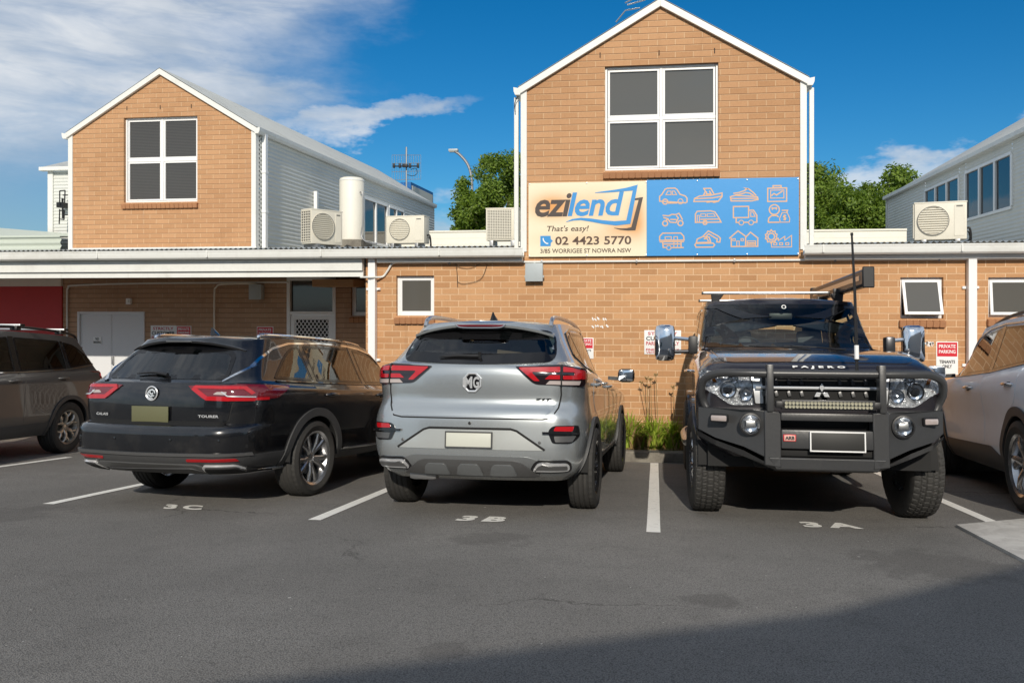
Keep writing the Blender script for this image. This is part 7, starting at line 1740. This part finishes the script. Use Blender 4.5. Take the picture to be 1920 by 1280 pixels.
# ================================================================== PALE SILVER SUV ON THE RIGHT
def pale():
    t = thing('parked_car', 'pale silver suv cut off by the right edge, dark wheel arch and five spoke wheel', 'car', group='cars parked in the marked bays')
    K = [-1.0, -.5, 0, .8, 1.6, 2.3, 3.0, 3.7]
    B = Body(K, [
        dict(z=.25, yr=-.85, wr=.78, br=.10, rr=.16, wm=.82, yf=3.50, wf=.78, bf=.15, rf=.2),
        dict(z=.36, yr=-.93, wr=.87, rr=.22, wm=.885, yf=3.58, wf=.86),
        dict(z=.50, yr=-.97, wr=.915, wm=.905, yf=3.60, wf=.91),
        dict(z=[.70] * 6 + [.68, .62], yr=-.97, wr=.93, wm=.895, wf=.93),
        dict(z=[.86] * 6 + [.82, .72], wr=.93, wm=.915),
        dict(z=[1.00, 1.0, .99, .97, .95, .94, .90, .78], wr=.915, wm=.93, wf=.90, sharp=True),
        dict(z=[1.12, 1.12, 1.10, 1.06, 1.03, 1.0, .95, .82], yr=-.95, wr=.89, wm=.90, yf=3.52, wf=.86, rf=.3),
        dict(z=[1.17, 1.165, 1.145, 1.10, 1.065, 1.035, .98, .85], yr=-.90, wr=.86, wm=.875, yf=3.46, wf=.84, sharp=True),
        dict(z=[1.20, 1.19, 1.17, 1.12, 1.085, 1.08, 1.08, 1.08], yr=-.86, wr=.82, rr=.2, wm=.85, yf=2.62, wf=.81, bf=.30, rf=.12),
        dict(z=[1.55, 1.59, 1.62, 1.625, 1.58, 1.5, 1.45, 1.45], yr=-.62, wr=.64, rr=.2, wm=.66, yf=1.80, wf=.66, bf=.12, rf=.08, sharp=True, crown=.03)])
    col = (.72, .78, .85); pm = two_sided(vc_paint('pale_silver_paint', col, .0, .5, coat=.22, spec=.25)); pp = vc_paint('pale_silver_panel', col, .0, .5, coat=.22, spec=.25); cuts = []
    for poly in (rp([(-.45, 1.28, .06), (-.03, 1.215, .02), (-.03, 1.50, .03), (-.25, 1.47, .10)]), rp([(.04, 1.205, .02), (.88, 1.145, .02), (.88, 1.555, .03), (.04, 1.535, .04)]), rp([(.97, 1.14, .02), (2.22, 1.10, .03), (1.62, 1.49, .14), (.97, 1.555, .03)])):
        cuts += glazed(B, 'side_window', 'R', poly, M['tint'], t, .022, mirror=True)
    cuts += glazed(B, 'windscreen', 'F', rp([(-.64, 1.12, .06), (.64, 1.12, .06), (.53, 1.50, .08), (-.53, 1.50, .08)]), M['tint'], t, .04)
    cuts += glazed(B, 'rear_window', 'B', rp([(-.62, 1.22, .06), (.62, 1.22, .06), (.55, 1.50, .06), (-.55, 1.50, .06)]), M['tint_dark'], t, .04)
    RA = .41; ax = ((0, .37, RA), (2.755, .37, RA)); B.shell(pm, t, ax, cuts)
    for yc, zc, ra in ax: arch_parts(B, t, yc, zc, ra, .075, M['cladding'])
    B.drape('sill_cladding', 'R', rp([(.40, .26, .02), (2.34, .26, .02), (2.34, .44, .02), (.75, .47, .04), (.44, .38, .02)]), M['cladding'], t, off=.008, mirror=True)
    B.drape('rear_door', 'R', rp([(.52, .49, .03), (.92, .49, .02), (.92, 1.13, .01), (.0, 1.19, .01), (.0, .90, .12), (.38, .72, .15)]), pp, t, off=.002, mirror=True)
    B.drape('front_door', 'R', rp([(.94, .49, .02), (2.26, .47, .06), (2.32, .78, .1), (2.28, 1.08, .02), (.94, 1.125, .01)]), pp, t, off=.002, mirror=True)
    for sx, sd_ in ((1, 'R'), (-1, 'L')):
        B.strip('window_trim', sd_, [(-.48, 1.27), (.0, 1.205), (.9, 1.135), (2.26, 1.085)], .014, M['gloss_black'], t, off=.006, th=.004)
        B.strip('window_trim', sd_, [(-.49, 1.28), (-.28, 1.49), (.05, 1.56), (.9, 1.58), (1.35, 1.555), (1.7, 1.48), (2.30, 1.09)], .016, M['rim_alloy'], t, off=.007, th=.004)
        B.strip('pillar_trim', sd_, [(.92, 1.14), (.925, 1.56)], .09, M['gloss_black'], t, off=.003, th=.002); B.strip('pillar_trim', sd_, [(.005, 1.21), (.005, 1.54)], .06, M['gloss_black'], t, off=.003, th=.002)
        handle(B, t, sd_, .18, 1.03, M['rim_alloy']); handle(B, t, sd_, 1.34, .985, M['rim_alloy'])

        mirror_part(t, sx * .88, 2.10, 1.13, sx, pm, (.20, .13, .145), .07)
        pts = [Vector(B.hit('T', sx * .59, y)[0]) + Vector((0, 0, z)) for y, z in ((-.45, -.005), (-.35, .035), (.3, .045), (1.0, .04), (1.45, .02), (1.6, -.006))]
        m_ = MB(); m_.tube(smooth_path(pts, 5), .017, 8); m_.build('roof_rail', M['black'], t)
        B.drape('tail_light', 'B', rp([(sx * .45, 1.02, .02), (sx * .88, 1.02, .02), (sx * .86, 1.12, .02), (sx * .45, 1.10, .02)]), M['red_lens'], t, off=.012)
    seats(t, [(1.05, .62, (-.36, .36), 14), (.15, .62, (-.38, .38, 0), 14)]); m_ = MB(); m_.cbox((0, 2.1, .98), (1.4, .5, .2), .06); m_.build('dashboard', M['black'], t); steering(t, .37, 1.78, 1.06)
    under(t, .84, -.80, 3.4, .26, .46, ((-.43, .43), (2.32, 3.18)))
    for y in (0, 2.755):
        for sx in (-1, 1): wheel(t, sx * .81, y, .372, .235, .250, 'blade', out=sx, rim_mat='rim_alloy')
    place_vehicle(t, (3.90, 7.17), R(-4.0), (1, 1, 1.045)); return t
pale()

# ================================================================== BROWN GREY SUV ON THE LEFT
def brown():
    t = thing('parked_car', 'brown grey suv cut off by the left edge, silver roof bars, parked against the building', 'car', group='cars parked in the marked bays')
    K = [-1.0, -.5, 0, .8, 1.6, 2.3, 3.0, 3.6]
    B = Body(K, [
        dict(z=.28, yr=-.85, wr=.78, br=.08, rr=.16, wm=.82, yf=3.45, wf=.78, bf=.15, rf=.2),
        dict(z=.40, yr=-.94, wr=.87, rr=.22, wm=.88, yf=3.52, wf=.86),
        dict(z=.55, yr=-.96, wr=.90, wm=.90),
        dict(z=[.78] * 6 + [.74, .66], yr=-.95, wr=.91, wm=.90, wf=.90),
        dict(z=[1.0] * 4 + [.98, .96, .90, .76], yr=-.92, wr=.90, wm=.905),
        dict(z=[1.13, 1.12, 1.10, 1.07, 1.04, 1.02, .96, .82], yr=-.90, wr=.87, wm=.875, yf=3.45, wf=.84, rf=.3, sharp=True),
        dict(z=[1.17, 1.16, 1.13, 1.10, 1.07, 1.07, 1.07, 1.07], yr=-.87, wr=.83, wm=.845, rr=.18, yf=2.45, wf=.68, bf=.32, rf=.2),
        dict(z=[1.60, 1.63, 1.66, 1.665, 1.63, 1.55, 1.5, 1.5], yr=-.62, wr=.65, rr=.18, wm=.67, yf=1.72, wf=.60, bf=.14, rf=.12, sharp=True, crown=.03)])
    col = (.094, .090, .086); pm = two_sided(vc_paint('brown_grey_paint', col, .25, .42, coat=.45)); pp = vc_paint('brown_grey_panel', col, .25, .42, coat=.45); cuts = []
    for poly in (rp([(-.72, 1.27, .08), (-.05, 1.19, .02), (-.05, 1.56, .03), (-.32, 1.53, .12)]), rp([(.03, 1.185, .02), (.90, 1.145, .02), (.90, 1.59, .03), (.03, 1.575, .04)]), rp([(1.0, 1.14, .02), (2.12, 1.115, .03), (1.60, 1.53, .12), (1.0, 1.59, .03)])):
        cuts += glazed(B, 'side_window', 'R', poly, M['tint_dark'], t, .022, mirror=True)
    cuts += glazed(B, 'windscreen', 'F', rp([(-.64, 1.12, .06), (.64, 1.12, .06), (.55, 1.56, .08), (-.55, 1.56, .08)]), M['tint'], t, .04)
    cuts += glazed(B, 'rear_window', 'B', rp([(-.66, 1.20, .06), (.66, 1.20, .06), (.58, 1.55, .06), (-.58, 1.55, .06)]), M['tint_dark'], t, .04)
    RA = .40; ax = ((0, .36, RA), (2.67, .36, RA)); B.shell(pm, t, ax, cuts)
    for yc, zc, ra in ax: arch_parts(B, t, yc, zc, ra, .055, M['cladding'])
    B.drape('sill_cladding', 'R', rp([(.40, .29, .02), (2.26, .29, .02), (2.26, .43, .02), (.40, .46, .02)]), M['cladding'], t, off=.008, mirror=True)
    B.drape('rear_door', 'R', rp([(.44, .49, .03), (.94, .48, .02), (.94, 1.125, .01), (-.02, 1.165, .01), (-.02, .90, .12), (.36, .70, .15)]), pp, t, off=.002, mirror=True)
    B.drape('front_door', 'R', rp([(.96, .48, .02), (2.18, .47, .06), (2.24, .78, .1), (2.20, 1.08, .02), (.96, 1.12, .01)]), pp, t, off=.002, mirror=True)
    for sx, sd_ in ((1, 'R'), (-1, 'L')):
        B.strip('window_trim', sd_, [(-.76, 1.275), (-.6, 1.235), (.0, 1.175), (.9, 1.13), (2.16, 1.10)], .012, M['chrome'], t, off=.006, th=.004)
        B.strip('pillar_trim', sd_, [(.95, 1.14), (.95, 1.60)], .08, M['gloss_black'], t, off=.003, th=.002); B.strip('pillar_trim', sd_, [(-.01, 1.18), (-.01, 1.57)], .05, M['gloss_black'], t, off=.003, th=.002)
        handle(B, t, sd_, .18, 1.05, pm); handle(B, t, sd_, 1.14, 1.02, pm); mirror_part(t, sx * .85, 2.05, 1.14, sx, pm)
        pts = [Vector(B.hit('T', sx * .60, y)[0]) + Vector((0, 0, z)) for y, z in ((-.55, -.005), (-.42, .05), (.2, .06), (.9, .06), (1.4, .04), (1.6, -.006))]
        m_ = MB(); m_.tube(smooth_path(pts, 5), .017, 8); m_.build('roof_rail', M['black'], t)
        lp_ = B.drape('tail_light', 'B', rp([(sx * .50, 1.05, .03), (sx * .87, .98, .02), (sx * .875, 1.14, .02), (sx * .52, 1.15, .02)]), M['red_lens'], t, off=.014)
        B.drape('side_light', sd_, rp([(-.90, 1.0, .02), (-.70, 1.08, .03), (-.78, 1.15, .02), (-.90, 1.15, .02)]), M['red_lens'], lp_, off=.014)
    for y in (-.15, .75):
        z = B.hit('T', .6, y)[0].z + .085; o = MB(); o.cbox((0, y, z), (1.36, .075, .028), .010); br_ = o.build('roof_bar', M['alu'], t)
        for sx in (-1, 1):
            o = MB(); o.cbox((sx * .60, y, z - .04), (.09, .09, .06), .012); o.build('bar_foot', M['black'], br_); o = MB(); o.cbox((sx * .685, y, z), (.016, .08, .032), .005); o.build('bar_end_cap', M['black'], br_)
    spoiler(t, pp, .62, -.52, 1.635, .26, .05, .05, bow=.06)
    seats(t, [(1.0, .62, (-.36, .36), 14), (.15, .62, (-.38, .38, 0), 14)])
    under(t, .83, -.80, 3.35, .30, .50, ((-.42, .42), (2.24, 3.1)))
    for y in (0, 2.67):
        for sx in (-1, 1): wheel(t, sx * .79, y, .362, .225, .235, 'six', out=sx, rim_mat='rim_gold')
    place_vehicle(t, (-8.83, 9.65), R(187.8), (1, 1, .945)); return t
brown()
